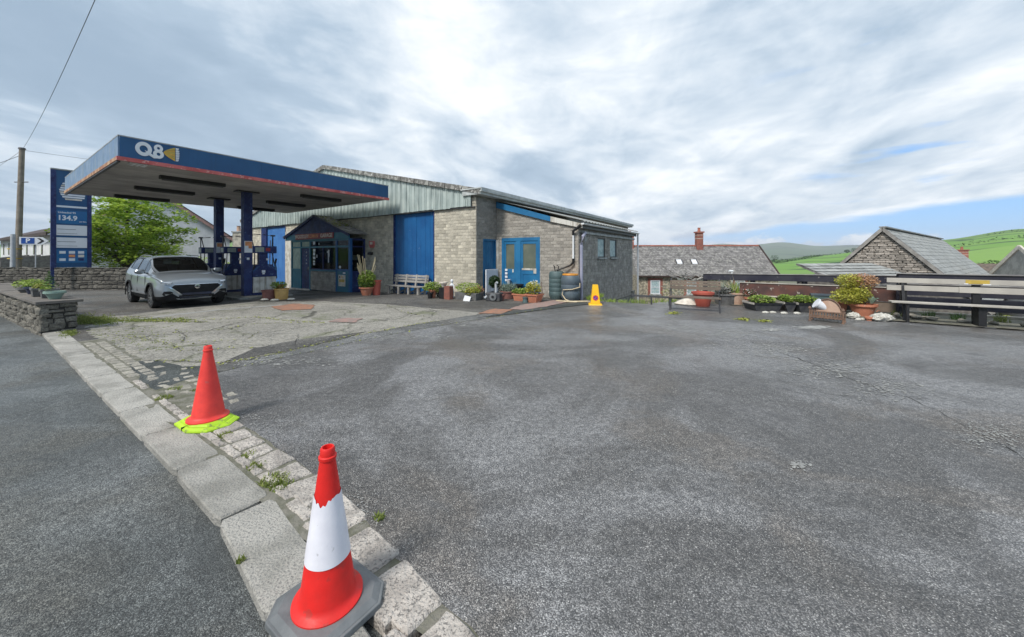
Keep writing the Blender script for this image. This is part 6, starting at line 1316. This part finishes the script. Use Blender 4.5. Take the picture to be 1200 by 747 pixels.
B().tube([(.05, .15, .3), (.05, .15, .62), (.12, .1, .66)], .045, 8).tube([(-.2, .1, .25), (-.3, -.04, .1)], .04, 8).build('pipe', 'galv', en)
pot(G(588, 352.5), .11, .24, 'pot_mauve', 'small mauve pot tucked beside the engine casing', name='small_pot')
pot(G(595.5, 349.8), .28, .28, 'pot_mauve', 'half barrel of grey-green lavender left of the double door', plant=[('blades', 'leaf_grey', .26, 300, .38, .35), ('bush', 'leaf_grey', (0, 0, .1), (.34, .25, .14), 260, .06)], taper=.9)
pot(G(608, 347.3), .18, .16, 'black', 'black bowl raised on a pot in front of the double door', name='bowl', z=.32, taper=.5); pot(G(608, 347.3), .13, .31, 'pot_grey', 'dark pot carrying the black bowl by the double door', name='small_pot')
pot(G(612, 352.6), .26, .25, 'terracotta', 'oblong terracotta planter with pale leaves in front of the double door', sq=.8, sx=1.25, sy=.7, rz=RZ, plant=[('bush', 'leaf_lime', (-.05, 0, .07), (.34, .18, .12), 220, .06)], taper=.82)
pot(G(626, 354.4), .25, .29, 'terracotta', 'large square terracotta planter with yellow-green shrub in front of the double door', sq=.75, rz=RZ, plant=[('bush', 'leaf_yellow', (-.05, 0, .18), (.28, .22, .22), 420, .06), ('bush', 'flower_white', (.0, 0, .34), (.2, .16, .12), 40, .05)], taper=.75)
wc = pot(G(615.5, 354.8), .075, .19, 'butt_green', 'small dark green upturned pot between the two terracotta planters', name='small_pot', taper=1.35)
vs_ = thing('white_vase', 'tall white vase standing behind the lavender barrel', 'vase', G(596, 346.6), 0); B().lathe([(.06, 0), (.05, .25), (.04, .45), (.06, .58), (.10, .66), (.09, .66), (.05, .56)], 14).build('vase_body', 'sign_white', vs_)
rk = thing('leaning_stick', 'thin dark stick leaning on the wall right of the double door', 'stick', G(636, 350.5), 0); B().tube([(0, 0, 0), (-.03, .22, .62)], .02, 6).build('stick_shaft', 'wood_brown', rk)
# water butts
def butt(p, r, h, mat, lab, bands, lid=None, sq=0):
    t = thing('water_butt', lab, 'water butt', p, RZ); prof = [(r * .80, 0), (r * .93, h * .08)]
    for k in range(bands):
        z0 = h * (.12 + .78 * k / bands); z1 = h * (.12 + .78 * (k + 1) / bands); prof += [(r * .97, z0), (r, z0 + .02), (r, z1 - .03), (r * .97, z1 - .01)]
    prof += [(r * .96, h * .93), (r * .90, h * .975), (r * .82, h)]; B().lathe(prof, 32, sq=sq).build('barrel', mat, t)
    if lid: B().lathe([(r * .86, h + .002), (r * .88, h + .01), (r * .84, h + .055), (r * .3, h + .065)], 24, sq=sq * .6).build('lid', lid, t)
    return t
bt1 = butt(Vector((1.66, 13.66, 0)), .285, 1.02, 'butt_green', 'ribbed green water butt against the lean-to wall', 5); B().tube([(-.05, 0, 1.0), (-.10, .0, 1.22), (-.14, .0, 1.24)], .02, 6).tube([(.02, .05, 1.0), (.06, .05, 1.2), (-.02, .05, 1.26)], .018, 6).build('spout', 'black', bt1)
bt2 = butt(Vector((2.10, 13.20, 0)), .325, .90, 'butt_blue', 'wider grey-blue water butt with an orange lid at the lean-to corner', 3, 'orange_lid', sq=.15)
ho = thing('hose', 'cream garden hose draped over the grey-blue butt and coiled on the ground', 'hose', (0, 0, 0)); 
B().tube([(2.40, 13.0, .62), (2.38, 12.86, .50), (2.1, 12.84, .42), (1.80, 12.93, .40), (1.76, 12.90, .25), (1.86, 12.80, .08), (2.0, 12.70, .03), (2.3, 12.55, .03), (2.7, 12.60, .03), (2.6, 12.72, .03), (2.1, 12.62, .035), (1.8, 12.75, .035), (1.55, 12.85, .035), (1.75, 12.62, .03), (2.2, 12.45, .03)], .018, 6).build('hose_tube', 'hose', ho)
wd = thing('weeds', 'green weeds growing at the foot of the lean-to side wall behind the yellow cone', 'weeds', (0, 0, 0)); mb = B()
for k in range(34): t_ = random.random(); q = C1 + Vector((.10, -.05, 0)) + AX * (.1 + t_ * 1.4) - BX * random.uniform(.05, .3); mb.blades((q.x, q.y, 0), .12, 16, .15, .008, .5)
for k in range(14): q = Vector((*E(.5 + random.random() * 1.6, .05), 0)); mb.blades((q.x, q.y, 0), .10, 12, .12, .008, .5)
mb.build('foliage', 'leaf_lime', wd)
# tubs at the pump island
pot(G(315.5, 350.8), .235, .34, 'pot_mauve', 'brown half barrel tub at the end of the pump island', name='barrel_tub', taper=.86)
pot(G(330, 350.8), .235, .40, 'bucket_yellow', 'pale yellow tub with an orange pot of leaves inside it at the pump island', taper=.86, plant=[('bush', 'leaf_lime', (-.1, 0, .12), (.26, .2, .12), 150, .07)])
pot(G(329, 350.6), .13, .16, 'terracotta', 'orange pot sitting in the pale yellow tub', name='small_pot', z=.38)
for lab, px, py in (('pale stone at the foot of the brown barrel tub', 310, 352.5), ('pale stone between the barrel tub and the yellow tub', 322, 353), ('pale stone right of the yellow tub', 341, 352)):
    t = thing('pebble', lab, 'stone', G(px, py), 0); B().lathe([(.06, 0), (.10, .03), (.07, .07), (.01, .08)], 9, sx=1.5, jit=.12).build('stone', 'stone_white', t)

# ================================================================ TREES
def tree(name, lab, p, h, crown, n, size, mat, trunk=.18, limbs=9, group=None, clumps=60, zlo=.2):
    t = thing(name, lab, 'tree', p, 0, group); mb = B(); cx, cy, cz = 0, 0, crown[3]
    mb.tube([(0, 0, -.3), (.05, 0, h * .18), (-.05, .05, h * .4), (0, 0, h * .72)], [trunk * 1.2, trunk, trunk * .7, trunk * .25], 8)
    ends = []
    for k in range(limbs):
        a = 2 * math.pi * k / limbs + random.uniform(-.3, .3); z0 = h * random.uniform(.14, .45); rr2 = random.uniform(.6, .95); e = Vector((crown[0] * math.cos(a) * rr2, crown[1] * math.sin(a) * rr2, cz + crown[2] * random.uniform(-.5, .6)))
        m1 = Vector((e.x * .35, e.y * .35, z0 + (e.z - z0) * .5)); mb.tube([(0, 0, z0), m1, e], [trunk * .45, trunk * .28, .02], 6); ends.append(e)
        for j in range(4):
            s_ = m1.lerp(e, random.random()); e2 = s_ + Vector((random.gauss(0, .6), random.gauss(0, .6), random.gauss(.2, .5))); mb.tube([s_, e2], [.035, .01], 4); ends.append(e2)
    mb.build('trunk', 'bark', t); lf = B()
    for k in range(clumps):
        if k < len(ends): c = ends[k]
        else:
            while True:
                q = Vector((random.uniform(-1, 1), random.uniform(-1, 1), random.uniform(-1, 1)))
                if .3 < q.length < 1: break
            c = Vector((q.x * crown[0], q.y * crown[1], cz + q.z * crown[2]))
        r = random.uniform(.35, .75) * crown[0] * .28; lf.leaves(c, (r * 1.3, r * 1.3, r * .55), int(n / clumps), size, .25, 0, .6)
    lf.build('crown', mat, t); return t
tree('broadleaf_tree', 'bright spring-green spreading tree behind the stone wall, between the price sign and the pumps', (-27.9, 26.6, -.6), 7.6, (3.7, 3.2, 3.0, 4.0), 19000, .23, 'leaf_tree', .2, 12, clumps=230)
tree('hedge_tree', 'round green tree far right behind the barn roof', (83, 62, -5.2), 6, (4.2, 4.2, 2.6, 3.6), 2600, .5, 'leaf_green', .25, 6, clumps=40)
hd2 = thing('hedge', 'loose pale green shrubs behind the wall between the tree and the pumps', 'hedge', (-19.5, 23.2, -.5)); B().leaves((0, 0, 1.05), (2.6, .8, 1.0), 2000, .14, .5, .4).build('foliage', 'leaf_tree', hd2)
hdg = thing('hedge', 'clipped dark green hedge at the far left edge by the utility pole', 'hedge', (-34.5, 22.5, -.5)); B().leaves((-.2, 0, .95), (1.8, .8, 1.0), 2200, .13, .5, .5).build('foliage', 'leaf_green', hdg)
for lab, a, r, hh in (('lone dark tree on the green field beyond the cottage gable', 35.6, 560, 7), ('clump of trees on the field ridge left of the barn', 43.0, 690, 6), ('second clump of trees on the field ridge beside the barn', 42.4, 690, 4.5)):
    p = (r * math.sin(R(a)), r * math.cos(R(a)), hgt(a, r)); t = thing('distant_tree', lab, 'tree', p, 0, 'distant trees on the fields'); B().leaves((0, 0, hh * .5), (hh * .7, hh * .7, hh * .5), 260, 1.2).build('crown', 'leaf_dark', t); B().tube([(0, 0, -1), (0, 0, hh * .4)], .4, 6).build('trunk', 'bark', t)
# hedges on the fields: long low ridges of foliage
for i, (lab, pts) in enumerate((('hedge line climbing the green field behind the cottage', [(34.2, 470), (37, 560), (40.5, 640), (43.5, 700)]), ('lower hedge line crossing the green field behind the cottage', [(35.0, 330), (37.0, 420), (39.2, 520), (40.2, 600)]), ('dark hedge across the big right-hand hill', [(50.5, 420), (53, 440), (57, 450), (62, 470)]), ('short hedge high on the big right-hand hill', [(52.3, 610), (55, 620), (60, 640)]))):
    t = thing('field_hedge', lab, 'hedge', (0, 0, 0)); mb = B(); r0 = 1.5 if i != 3 else 1.2
    for (a0, ra), (a1, rb) in zip(pts, pts[1:]):
        p0 = Vector((ra * math.sin(R(a0)), ra * math.cos(R(a0)), 0)); p1 = Vector((rb * math.sin(R(a1)), rb * math.cos(R(a1)), 0)); n = int((p1 - p0).length / 2.5)
        for k in range(n):
            q = p0.lerp(p1, k / n); z = hgt(math.degrees(math.atan2(q.x, q.y)), q.length); mb.leaves((q.x, q.y, z + .8), (2, 2, r0 * random.uniform(.7, 1.3)), 7, 1.5)
    mb.build('foliage', 'leaf_dark', t)

# ================================================================ COTTAGE beyond the yard
cot = thing('stone_cottage', 'long slate-roofed stone cottage with red brick trim on lower ground beyond the yard', 'cottage', (12.6, 37.0, -3.8), R(-4))
Lc = 13.6
B().box(0, Lc, 0, 6.5, -1, 3.42).build('wall', 'cottage_stone', cot)
B().plate([(0, 0)], 0, 0) if 0 else None
ez, rz_, ry = 3.50, 6.45, 3.25
for s0, s1 in ((0, Lc),):
    rowsN = 17; colsN = 46
    for sgn in (1, -1):
        rest = MB(); cnt = 0; me_s = None; un = MB(); un.add([(-.5, 0, 0), (.5, 0, 0), (.5, 1, 0), (-.5, 1, 0), (-.5, 0, -.6), (.5, 0, -.6)], [(0, 1, 2, 3), (4, 5, 1, 0)]); 
        for j in range(rowsN):
            for i in range(colsN + 1):
                x = (i - (j % 2) * .5) * Lc / colsN; x = max(.1, min(Lc - .1, x)); t0 = j / rowsN; t1 = (j + 1.15) / rowsN; y0 = -.25 + (ry + .25) * t0; y1 = -.25 + (ry + .25) * min(t1, 1); z0 = ez - .1 + (rz_ - ez + .1) * t0 + .035 + random.uniform(-.006, .006); z1 = ez - .1 + (rz_ - ez + .1) * min(t1, 1)
                w2 = Lc / colsN / 2 - .006; Y = (lambda y: y) if sgn > 0 else (lambda y: 6.5 - y)
                rest.add([(x - w2, Y(y0), z0), (x + w2, Y(y0), z0), (x + w2, Y(y1), z1), (x - w2, Y(y1), z1), (x - w2, Y(y0), z0 - .03), (x + w2, Y(y0), z0 - .03)], [(0, 1, 2, 3), (4, 5, 1, 0)])
        rest.build('slate_courses', 'slate_worn', cot, kind='stuff')
for (y0, y1) in ((-.25, ry), (6.75, ry)): B().add([(0, y0, ez - .13), (Lc, y0, ez - .13), (Lc, y1, rz_ - .03), (0, y1, rz_ - .03), (0, y0, ez - .2), (Lc, y0, ez - .2), (Lc, y1, rz_ - .1), (0, y1, rz_ - .1)], [(0, 1, 2, 3), (7, 6, 5, 4), (0, 4, 5, 1), (1, 5, 6, 2), (2, 6, 7, 3), (3, 7, 4, 0)]).build('roof_board', 'dark_gap', cot)
mb = B()
for x in (0.05, Lc - .25): mb.add([(x, .1, 3.4), (x, 6.4, 3.4), (x, ry, rz_ - .12), (x + .2, .1, 3.4), (x + .2, 6.4, 3.4), (x + .2, ry, rz_ - .12)], [(0, 1, 2), (5, 4, 3), (0, 2, 5, 3), (1, 4, 5, 2)])
mb.build('gable', 'house_white', cot).data.materials[0] = MT['roughcast']
for a, b in (((Lc + .05, -.28, ez - .12), (Lc + .05, ry, rz_ + .02)), ((Lc + .05, 6.75, ez - .12), (Lc + .05, ry, rz_ + .02))): B().bar(a, b, .10, .20).build('verge_board', 'house_trim', cot)
x = 0
while x < Lc: B().tube([(x + .01, ry, rz_ + .04), (min(x + .45, Lc) - .01, ry, rz_ + .04)], .10, 6).build('ridge_tile', 'ridge_red', cot); x += .45
B().box(0, Lc, -.36, -.26, ez - .2, ez - .08).build('gutter', 'house_trim', cot)
def chimney(x, y, w_, d_, z0, z1, parent):
    c = B().box(x - w_ / 2, x + w_ / 2, y - d_ / 2, y + d_ / 2, z0, z1 - .42).box(x - w_ / 2, x + w_ / 2, y - d_ / 2, y + d_ / 2, z1 - .36, z1 - .14).build('chimney', 'brick_red', parent)
    B().box(x - w_ / 2 - .02, x + w_ / 2 + .02, y - d_ / 2 - .02, y + d_ / 2 + .02, z1 - .42, z1 - .361).box(x - w_ / 2 - .01, x + w_ / 2 + .01, y - d_ / 2 - .01, y + d_ / 2 + .01, z1 - .80, z1 - .72).build('brick_band', 'brick_band', c)
    B().box(x - w_ / 2 - .09, x + w_ / 2 + .09, y - d_ / 2 - .09, y + d_ / 2 + .09, z1 - .138, z1).build('chimney_cap', 'brick_red', c); B().lathe([(.16, z1), (.13, z1 + .35), (.16, z1 + .37), (.16, z1 + .42)], 10, (x, y, 0)).build('chimney_pot', 'ridge_red', c)
    return c
chimney(7.35, ry - .2, .62, .62, 5.4, 8.0, cot); chimney(.05, ry, .8, .7, 5, 7.7, cot)
for k, (x, z0, z1) in enumerate(((1.32, 1.55, 2.95), (4.85, 1.55, 2.95), (9.5, 1.55, 2.95))):
    B().box(x - .25, x, -.03, .0, z0 - .12, z1 + .2).box(x + .95, x + 1.2, -.03, 0, z0 - .12, z1 + .2).box(x, x + .95, -.031, 0, z1 + .002, z1 + .2).build('brick_surround', 'brick_red', cot)
    wf = B().box(x + .002, x + .09, -.035, .03, z0, z1).box(x + .86, x + .948, -.035, .03, z0, z1).box(x + .09, x + .86, -.036, .03, z1 - .09, z1 - .001).box(x + .09, x + .86, -.036, .03, z0, z0 + .09).box(x + .09, x + .86, -.034, .03, (z0 + z1) / 2 - .03, (z0 + z1) / 2 + .03).build('window', 'sign_white', cot)
    B().box(x + .09, x + .86, -.012, -.004, z0 + .09, z1 - .09).build('pane', 'frosted', wf); B().box(x - .1, x + 1.05, -.10, .0, z0 - .12, z0 - .002).build('sill', 'gutter_grey', wf)
for x in (4.35, 5.85):
    y0, y1 = 1.05, 1.5; zf = lambda y: ez - .1 + (rz_ - ez + .1) * (y + .25) / (ry + .25) + .09
    s_ = B().add([(x, y0, zf(y0)), (x + .52, y0, zf(y0)), (x + .52, y1, zf(y1)), (x, y1, zf(y1)), (x, y0, zf(y0) - .1), (x + .52, y0, zf(y0) - .1), (x + .52, y1, zf(y1) - .1), (x, y1, zf(y1) - .1)], [(0, 1, 2, 3), (0, 4, 5, 1), (1, 5, 6, 2), (2, 6, 7, 3), (3, 7, 4, 0)]).build('rooflight', 'sign_white', cot)
    for xx in (x - .04, x + .56): B().bar((xx, y0, zf(y0)), (xx, y1, zf(y1)), .06, .10).build('rooflight_frame', 'steel_dark', s_)
flue = thing('flue_pipe', 'short white flue pipe standing before the right half of the cottage roof', 'flue', (10.6, 17.7, -2)); B().tube([(0, 0, 0), (0, 0, 2.85)], .04, 8).tube([(-.14, 0, 2.86), (.06, 0, 2.86)], .05, 8).build('pipe', 'upvc_white', flue)

# ================================================================ BARN
bd_, bl_ = Vector((.82, .573, 0)).normalized(), Vector((-.573, .82, 0)).normalized()    # along the ridge, and across to the left
barn = thing('stone_barn', 'old stone barn with a pointed rubble gable and grey slate roof behind the long bench', 'barn', (18.2, 18.0, 0), math.atan2(.573, .82))
HW, PK, SL = 3.0, 2.86, 1.13       # half width, peak height, slope
def bz(y): return PK - abs(y) * SL
B().add([(0, -HW, -4), (0, HW, -4), (0, HW, bz(HW)), (0, 0, PK), (0, -HW, bz(HW)), (.3, -HW, -4), (.3, HW, -4), (.3, HW, bz(HW)), (.3, 0, PK), (.3, -HW, bz(HW))], [(4, 3, 2, 1, 0), (5, 6, 7, 8, 9), (0, 5, 9, 4), (1, 2, 7, 6), (3, 4, 9, 8), (2, 3, 8, 7)]).build('wall', 'barn_mortar', barn)
B().box(.3, 19, -HW + .05, -HW + .3, -4, bz(HW)).box(.3, 19, HW - .3, HW - .05, -4, bz(HW)).box(18.7, 19, -HW + .3, HW - .3, -4, .5).build('wall', 'barn_mortar', barn)
units = []
for _ in range(6):
    v = [(0, x, z) for x, z in ((-.5, -.5), (.5, -.5), (.5, .5), (-.5, .5))] + [(-.55 + random.uniform(-.2, .2), x + random.uniform(-.05, .05), z + random.uniform(-.05, .05)) for x, z in ((-.5, -.2), (-.36, -.48), (.34, -.46), (.5, -.1), (.4, .44), (-.3, .48))]
    units.append(MB().add(v, [(9, 8, 7, 6, 5, 4)[::-1], (4, 5, 0), (5, 6, 1, 0), (6, 7, 1), (7, 8, 2, 1), (8, 9, 3, 2), (9, 4, 0, 3)]).mesh('stone', 'rubble_barn'))
z = .15; cnt = 0
while z < PK - .05:
    rh = random.uniform(.07, .125); w0 = (PK - z - rh * .5) / SL - .06; y = -w0
    while y < w0 - .04:
        w_ = random.uniform(.12, .38); y1 = min(y + w_, w0)
        if y1 - y > .05 and cnt < 300: inst('stone', random.choice(units), barn, (-.002, (y + y1) / 2, z + rh / 2), (random.uniform(.05, .12), y1 - y - .012, rh - .010), (random.gauss(0, .05), 0, 0)); cnt += 1
        y = y1
    z += rh
for sg in (1, -1):
    rs = MB(); nrow = 19; Lb = 19.0; span = 3.3; t_end = 1
    for j in range(nrow):
        y0 = sg * span * (1 - j / nrow); y1 = sg * span * (1 - (j + 1.1) / nrow); k = 0; x = -.12 + (j % 2) * .15
        while x < Lb:
            w_ = random.uniform(.28, .5); x1 = min(x + w_, Lb); zz_ = random.uniform(-.008, .008); sag = 0
            f0 = lambda y: bz(y) + .12 - .003 * x
            rs.add([(x, y0, f0(y0) + .03 + zz_), (x1 - .012, y0, f0(y0) + .03 + zz_), (x1 - .012, y1, f0(y1)), (x, y1, f0(y1)), (x, y0, f0(y0) - .01), (x1 - .012, y0, f0(y0) - .01)], [(0, 1, 2, 3), (4, 5, 1, 0), (0, 3, 4)]); x = x1
    rs.build('slate_courses', 'slate_pale', barn, kind='stuff')
    B().add([(-.1, 0, bz(0) + .06), (Lb, 0, bz(0) - .02), (Lb, sg * span, bz(span) + .04), (-.1, sg * span, bz(span) + .04), (-.1, 0, bz(0) + .0), (Lb, 0, bz(0) - .08), (Lb, sg * span, bz(span) - .02), (-.1, sg * span, bz(span) - .02)], [(0, 1, 2, 3), (7, 6, 5, 4), (0, 4, 5, 1), (1, 5, 6, 2), (2, 6, 7, 3), (3, 7, 4, 0)]).build('roof_board', 'dark_gap', barn)
    B().bar((-.14, 0, PK + .05), (-.14, sg * 3.3, bz(3.3) + .05), .05, .13).build('barge_board', 'wood_grey', barn); B().bar((-.10, 0, PK + .14), (-.10, sg * 3.3, bz(3.3) + .14), .12, .04).build('verge_slate', 'slate_worn', barn)
x = -.1
while x < 18.8: B().bar((x, 0, PK + .15 - .004 * x), (x + .5, 0, PK + .15 - .004 * (x + .5)), .26, .06).build('ridge_tile', 'slate_pale', barn); x += .52
# low outbuilding roof in front of the barn
lo = thing('outhouse_roof', 'low sagging slate roof of an outhouse below the left of the barn gable', 'outhouse', (12.9, 14.2, -.1), math.atan2(.573, .82) - .35)
rs = MB()
for j in range(7):
    x = 0
    while x < 4.4: w_ = random.uniform(.28, .45); rs.add([(x, .0 + j * .26, .60 + j * .11 + random.uniform(0, .015)), (x + w_ - .01, j * .26, .60 + j * .11 + random.uniform(0, .015)), (x + w_ - .01, .3 + j * .26, .70 + j * .11), (x, .3 + j * .26, .70 + j * .11)], [(0, 1, 2, 3)]); x += w_
rs.build('slate_courses', 'slate_pale', lo, kind='stuff'); B().add([(0, -.02, .56), (4.4, -.02, .56), (4.4, 1.9, 1.36), (0, 1.9, 1.36), (0, -.02, .50), (4.4, -.02, .50), (4.4, 1.9, 1.3), (0, 1.9, 1.3)], [(0, 1, 2, 3), (7, 6, 5, 4), (0, 4, 5, 1), (1, 5, 6, 2), (2, 6, 7, 3), (3, 7, 4, 0)]).build('roof_board', 'slate_worn', lo); B().box(0.05, 4.35, .1, 1.9, -4, .62).build('wall', 'barn_mortar', lo); B().bar((0, -.03, .66), (0, .95, .98), .08, .06).bar((0, .95, .98), (0, 1.9, .60), .08, .06).build('verge', 'slate_worn', lo)
# roofs further right
h2 = thing('distant_cottage', 'small far house with a red brick chimney right of the barn roof', 'house', (64.5, 50.5, -6.5), R(-35)); B().box(-3, 5, 0, 5, 0, 5.4).build('wall', 'house_white', h2)
B().add([(-3.2, -.2, 5.3), (5.2, -.2, 5.3), (5.2, 2.5, 7.0), (-3.2, 2.5, 7.0), (-3.2, 5.2, 5.3), (5.2, 5.2, 5.3)], [(0, 1, 2, 3), (3, 2, 5, 4), (0, 3, 4), (1, 5, 2)]).build('roof', 'brick_red', h2).data.materials[0] = MT['wood_brown']; chimney(-1.0, 2.5, 1.0, 1.0, 6, 9.0, h2)
h3 = thing('slate_roofed_shed', 'pale slate roof rising at the right edge of the view behind the long bench', 'shed', (25.8, 17.3, -4), R(-33)); B().box(0, 9, 0, 5, 0, 4.6).build('wall', 'house_white', h3)
B().add([(-.2, -.2, 4.5), (9.2, -.2, 4.5), (9.2, 2.5, 6.0), (-.2, 2.5, 6.0), (-.2, 5.2, 4.5), (9.2, 5.2, 4.5)], [(0, 1, 2, 3), (3, 2, 5, 4), (0, 3, 4), (1, 5, 2)]).build('roof', 'slate_pale', h3); B().bar((-.22, -.25, 4.55), (-.22, 2.5, 6.08), .08, .2).bar((-.22, 5.25, 4.55), (-.22, 2.5, 6.08), .08, .2).build('barge_board', 'sign_cream', h3)

# ================================================================ HOUSES AND POLES ON THE LEFT
hw_ = thing('white_gabled_house', 'large white rendered house with a wide gable behind the tree and pumps', 'house', (-33.6, 34.5, -.6), R(40))
W_, EZ_, PZ_ = 5.6, 4.0, 8.3
B().add([(-W_, 0, -1), (W_, 0, -1), (W_, 0, EZ_), (0, 0, PZ_), (-W_, 0, EZ_), (-W_, 12, -1), (W_, 12, -1), (W_, 12, EZ_), (0, 12, PZ_), (-W_, 12, EZ_)], [(0, 1, 2, 3, 4), (9, 8, 7, 6, 5), (1, 6, 7, 2), (0, 4, 9, 5)]).build('wall', 'house_white', hw_)
for sg in (1, -1):
    e_ = (W_ + .4) * sg; ze_ = EZ_ - .25; B().add([(e_, -.4, ze_), (0, -.4, PZ_ + .06), (0, 12.4, PZ_ + .06), (e_, 12.4, ze_), (e_, -.4, ze_ + .15), (0, -.4, PZ_ + .22), (0, 12.4, PZ_ + .22), (e_, 12.4, ze_ + .15)], [(0, 1, 2, 3), (7, 6, 5, 4), (0, 4, 5, 1), (3, 2, 6, 7), (0, 3, 7, 4)]).build('roof', 'slate_worn', hw_)
    B().bar((e_, -.42, ze_), (0, -.42, PZ_), .06, .30).build('barge_board', 'fascia_pink', hw_); B().bar((e_ * 1.01, -.46, ze_ + .16), (0, -.46, PZ_ + .22), .05, .07).build('verge', 'house_trim', hw_)
for x in (-3.5, 1.9): wf = B().box(x, x + 1.3, -.04, 0, .8, 2.0).build('window', 'sign_white', hw_); B().box(x + .1, x + 1.2, -.05, -.041, .9, 1.9).build('pane', 'door_glass', wf)
hl = thing('white_terrace', 'long white house with dark brown roof edges and tall windows at the far left', 'house', (-36.2, 29.0, -.6), R(150))
B().box(-1, 25, -6, 0, -1, 3.95).build('wall', 'house_white', hl)
B().add([(-1.3, .5, 3.85), (25.3, .5, 3.85), (25.3, -3, 5.2), (-1.3, -3, 5.2), (-1.3, .5, 4.0), (25.3, .5, 4.0), (25.3, -3, 5.4), (-1.3, -3, 5.4)], [(0, 1, 2, 3)[::-1], (4, 5, 6, 7), (0, 4, 7, 3), (1, 2, 6, 5), (0, 1, 5, 4)]).build('roof', 'house_trim', hl)
B().bar((-1.3, .55, 3.9), (25.3, .55, 3.9), .08, .25).build('fascia_board', 'house_trim', hl)
for k in range(8): x = .8 + k * 3.1; wf = B().box(x, x + .28, -.0, .05, 2.3, 3.5).build('window', 'house_trim', hl); B().box(x + .05, x + .23, .051, .056, 2.4, 3.4).build('pane', 'door_glass', wf)
for k, (x0, x1) in enumerate(((-1.2, 3.4), (3.9, 8), (8.5, 13))): B().add([(x0, .1, 2.3), (x1, .1, .9), (x1, 2.6, .5), (x0, 2.6, 1.9), (x0, .1, -1), (x1, .1, -1), (x1, 2.6, -1), (x0, 2.6, -1)], [(3, 2, 1, 0)[::-1], (3, 7, 6, 2), (1, 5, 4, 0), (0, 4, 7, 3), (1, 2, 6, 5)]).build('porch_roof', 'stone_slab', hl)
for (x, z) in ((1.5, 5.3), (6, 5.3)): B().box(x, x + .1, -2.6, -2.5, 5, 5.9).build('vent_pipe', 'house_trim', hl)
up = thing('utility_pole', 'slightly leaning brown wooden utility pole at the left edge', 'utility pole', (-30.9, 22.9, -.4))
B().tube([(0, 0, 0), (.32, 0, 8.65)], [.155, .12], 12).build('pole', 'wood_pole', up); B().tube([(-.22, -.1, 0), (-.12, -.1, 3.2)], .08, 8).build('cable_duct', 'galv', up); B().tube([(-.15, 0, 6.6), (.70, 0, 6.6)], .03, 6).build('crossbar', 'steel_dark', up); B().lathe([(.17, 8.65), (.14, 8.74), (.02, 8.76)], 10, (.32, 0, 0)).build('pole_cap', 'steel_dark', up)
for z in (1.8, 2.4): B().lathe([(.30, z), (.30, z + .06)], 12, (-.05, -.05, 0), cap=False).build('marker_band', 'sign_yellow', up)
w1 = thing('overhead_wires', 'thin overhead wires meeting at the top of the utility pole', 'wire'); top = Vector((-30.58, 22.9, 8.2))
def wire(a, b, sag, r=.018):
    n = 24; pts = [a.lerp(b, k / n) - Vector((0, 0, sag * 4 * (k / n) * (1 - k / n))) for k in range(n + 1)]; B().tube(pts, r, 5).build('wire', 'steel_dark', w1)
wire(top, Vector((-9.06, 8.0, 7.25)), .25, .007); wire(top, Vector((-75, 49, 11)), .6, .010); wire(top, Vector((-14, 36, 9)), .5, .010); wire(top - Vector((0, 0, .3)), Vector((-60, 30, 4)), .4, .014)
ps_ = thing('parking_sign', 'small white arrow sign with a blue P on a grey post by the stone wall', 'road sign', (-28.4, 21.5, -.4), R(28))
B().tube([(-.55, 0, 0), (-.55, 0, 3.25)], .10, 10).build('post', 'galv', ps_); B().tube([(.30, .06, 0), (.30, .06, 3.0)], .03, 6).build('post', 'galv', ps_)
B().plate([(-.30, 2.66), (.62, 2.66), (.86, 2.88), (.62, 3.10), (-.30, 3.10)], -.04, .0).build('sign_plate', 'sign_white', ps_); bpn = B().box(-.22, .30, -.048, -.041, 2.71, 3.05).build('blue_panel', 'sign_blue', ps_)
text('P', .34, 'sign_white', bpn, (.04, -.051, 2.88), (R(90), 0, 0), bold=.01); B().plate([(.40, 2.72), (.52, 2.72), (.70, 2.88), (.52, 3.04), (.40, 3.04), (.57, 2.88)], -.048, -.041).build('arrow', 'sign_black', ps_)
vn = thing('white_van', 'pale parked car beyond the pumps, seen between the canopy pillars', 'car', (-22.5, 31.0, -.75), R(20))
B().plate([(-2.1, .35), (2.1, .35), (2.15, .8), (1.7, .98), (1.15, 1.42), (-1.1, 1.45), (-1.7, 1.02), (-2.15, .95)], -.85, .85).build('body', 'sign_white', vn, bevel=.06); B().plate([(.9, 1.0), (1.5, 1.0), (1.1, 1.34), (-1.0, 1.36), (-1.5, 1.02)], -.862, -.852).build('side_window', 'door_glass', vn)
for x in (-1.3, 1.3):
    wv_ = B().tube([(x, -.88, .33), (x, -.66, .33)], .33, 18).build('wheel', 'tyre', vn); wv_ = B().tube([(x, .66, .33), (x, .88, .33)], .33, 18).build('wheel', 'tyre', vn)
ro = thing('stone_chimney', 'pale stone chimney with a bird-like cowl between the pillars beyond the garage', 'chimney', (-21.2, 28.6, -.7), 0); B().box(-.36, .36, -.3, .3, 0, 4.1).build('stack', 'mortar_light', ro); B().box(-.42, .42, -.36, .36, 4.1, 4.2).build('cap', 'gutter_grey', ro); B().lathe([(.14, 4.22), (.12, 4.6), (.17, 4.62)], 10, (-.1, 0, 0)).build('chimney_pot', 'terra_pale', ro)

# ================================================================ HAZE (even air; sky lies outside it)
hz = B().box(-4300, 4300, -4300, 4300, -60, 190).build('haze', 'black', kind='stuff'); hm = bpy.data.materials.new('haze_air'); hm.use_nodes = True; ht = NT(hm.node_tree); ht.n.clear()
pv = ht.new('ShaderNodeVolumePrincipled'); pv.inputs['Color'].default_value = (.86, .92, 1, 1); pv.inputs['Density'].default_value = .00016
ho_ = ht.new('ShaderNodeOutputMaterial'); ht.l.new(pv.outputs[0], ho_.inputs['Volume']); hz.data.materials.clear(); hz.data.materials.append(hm)
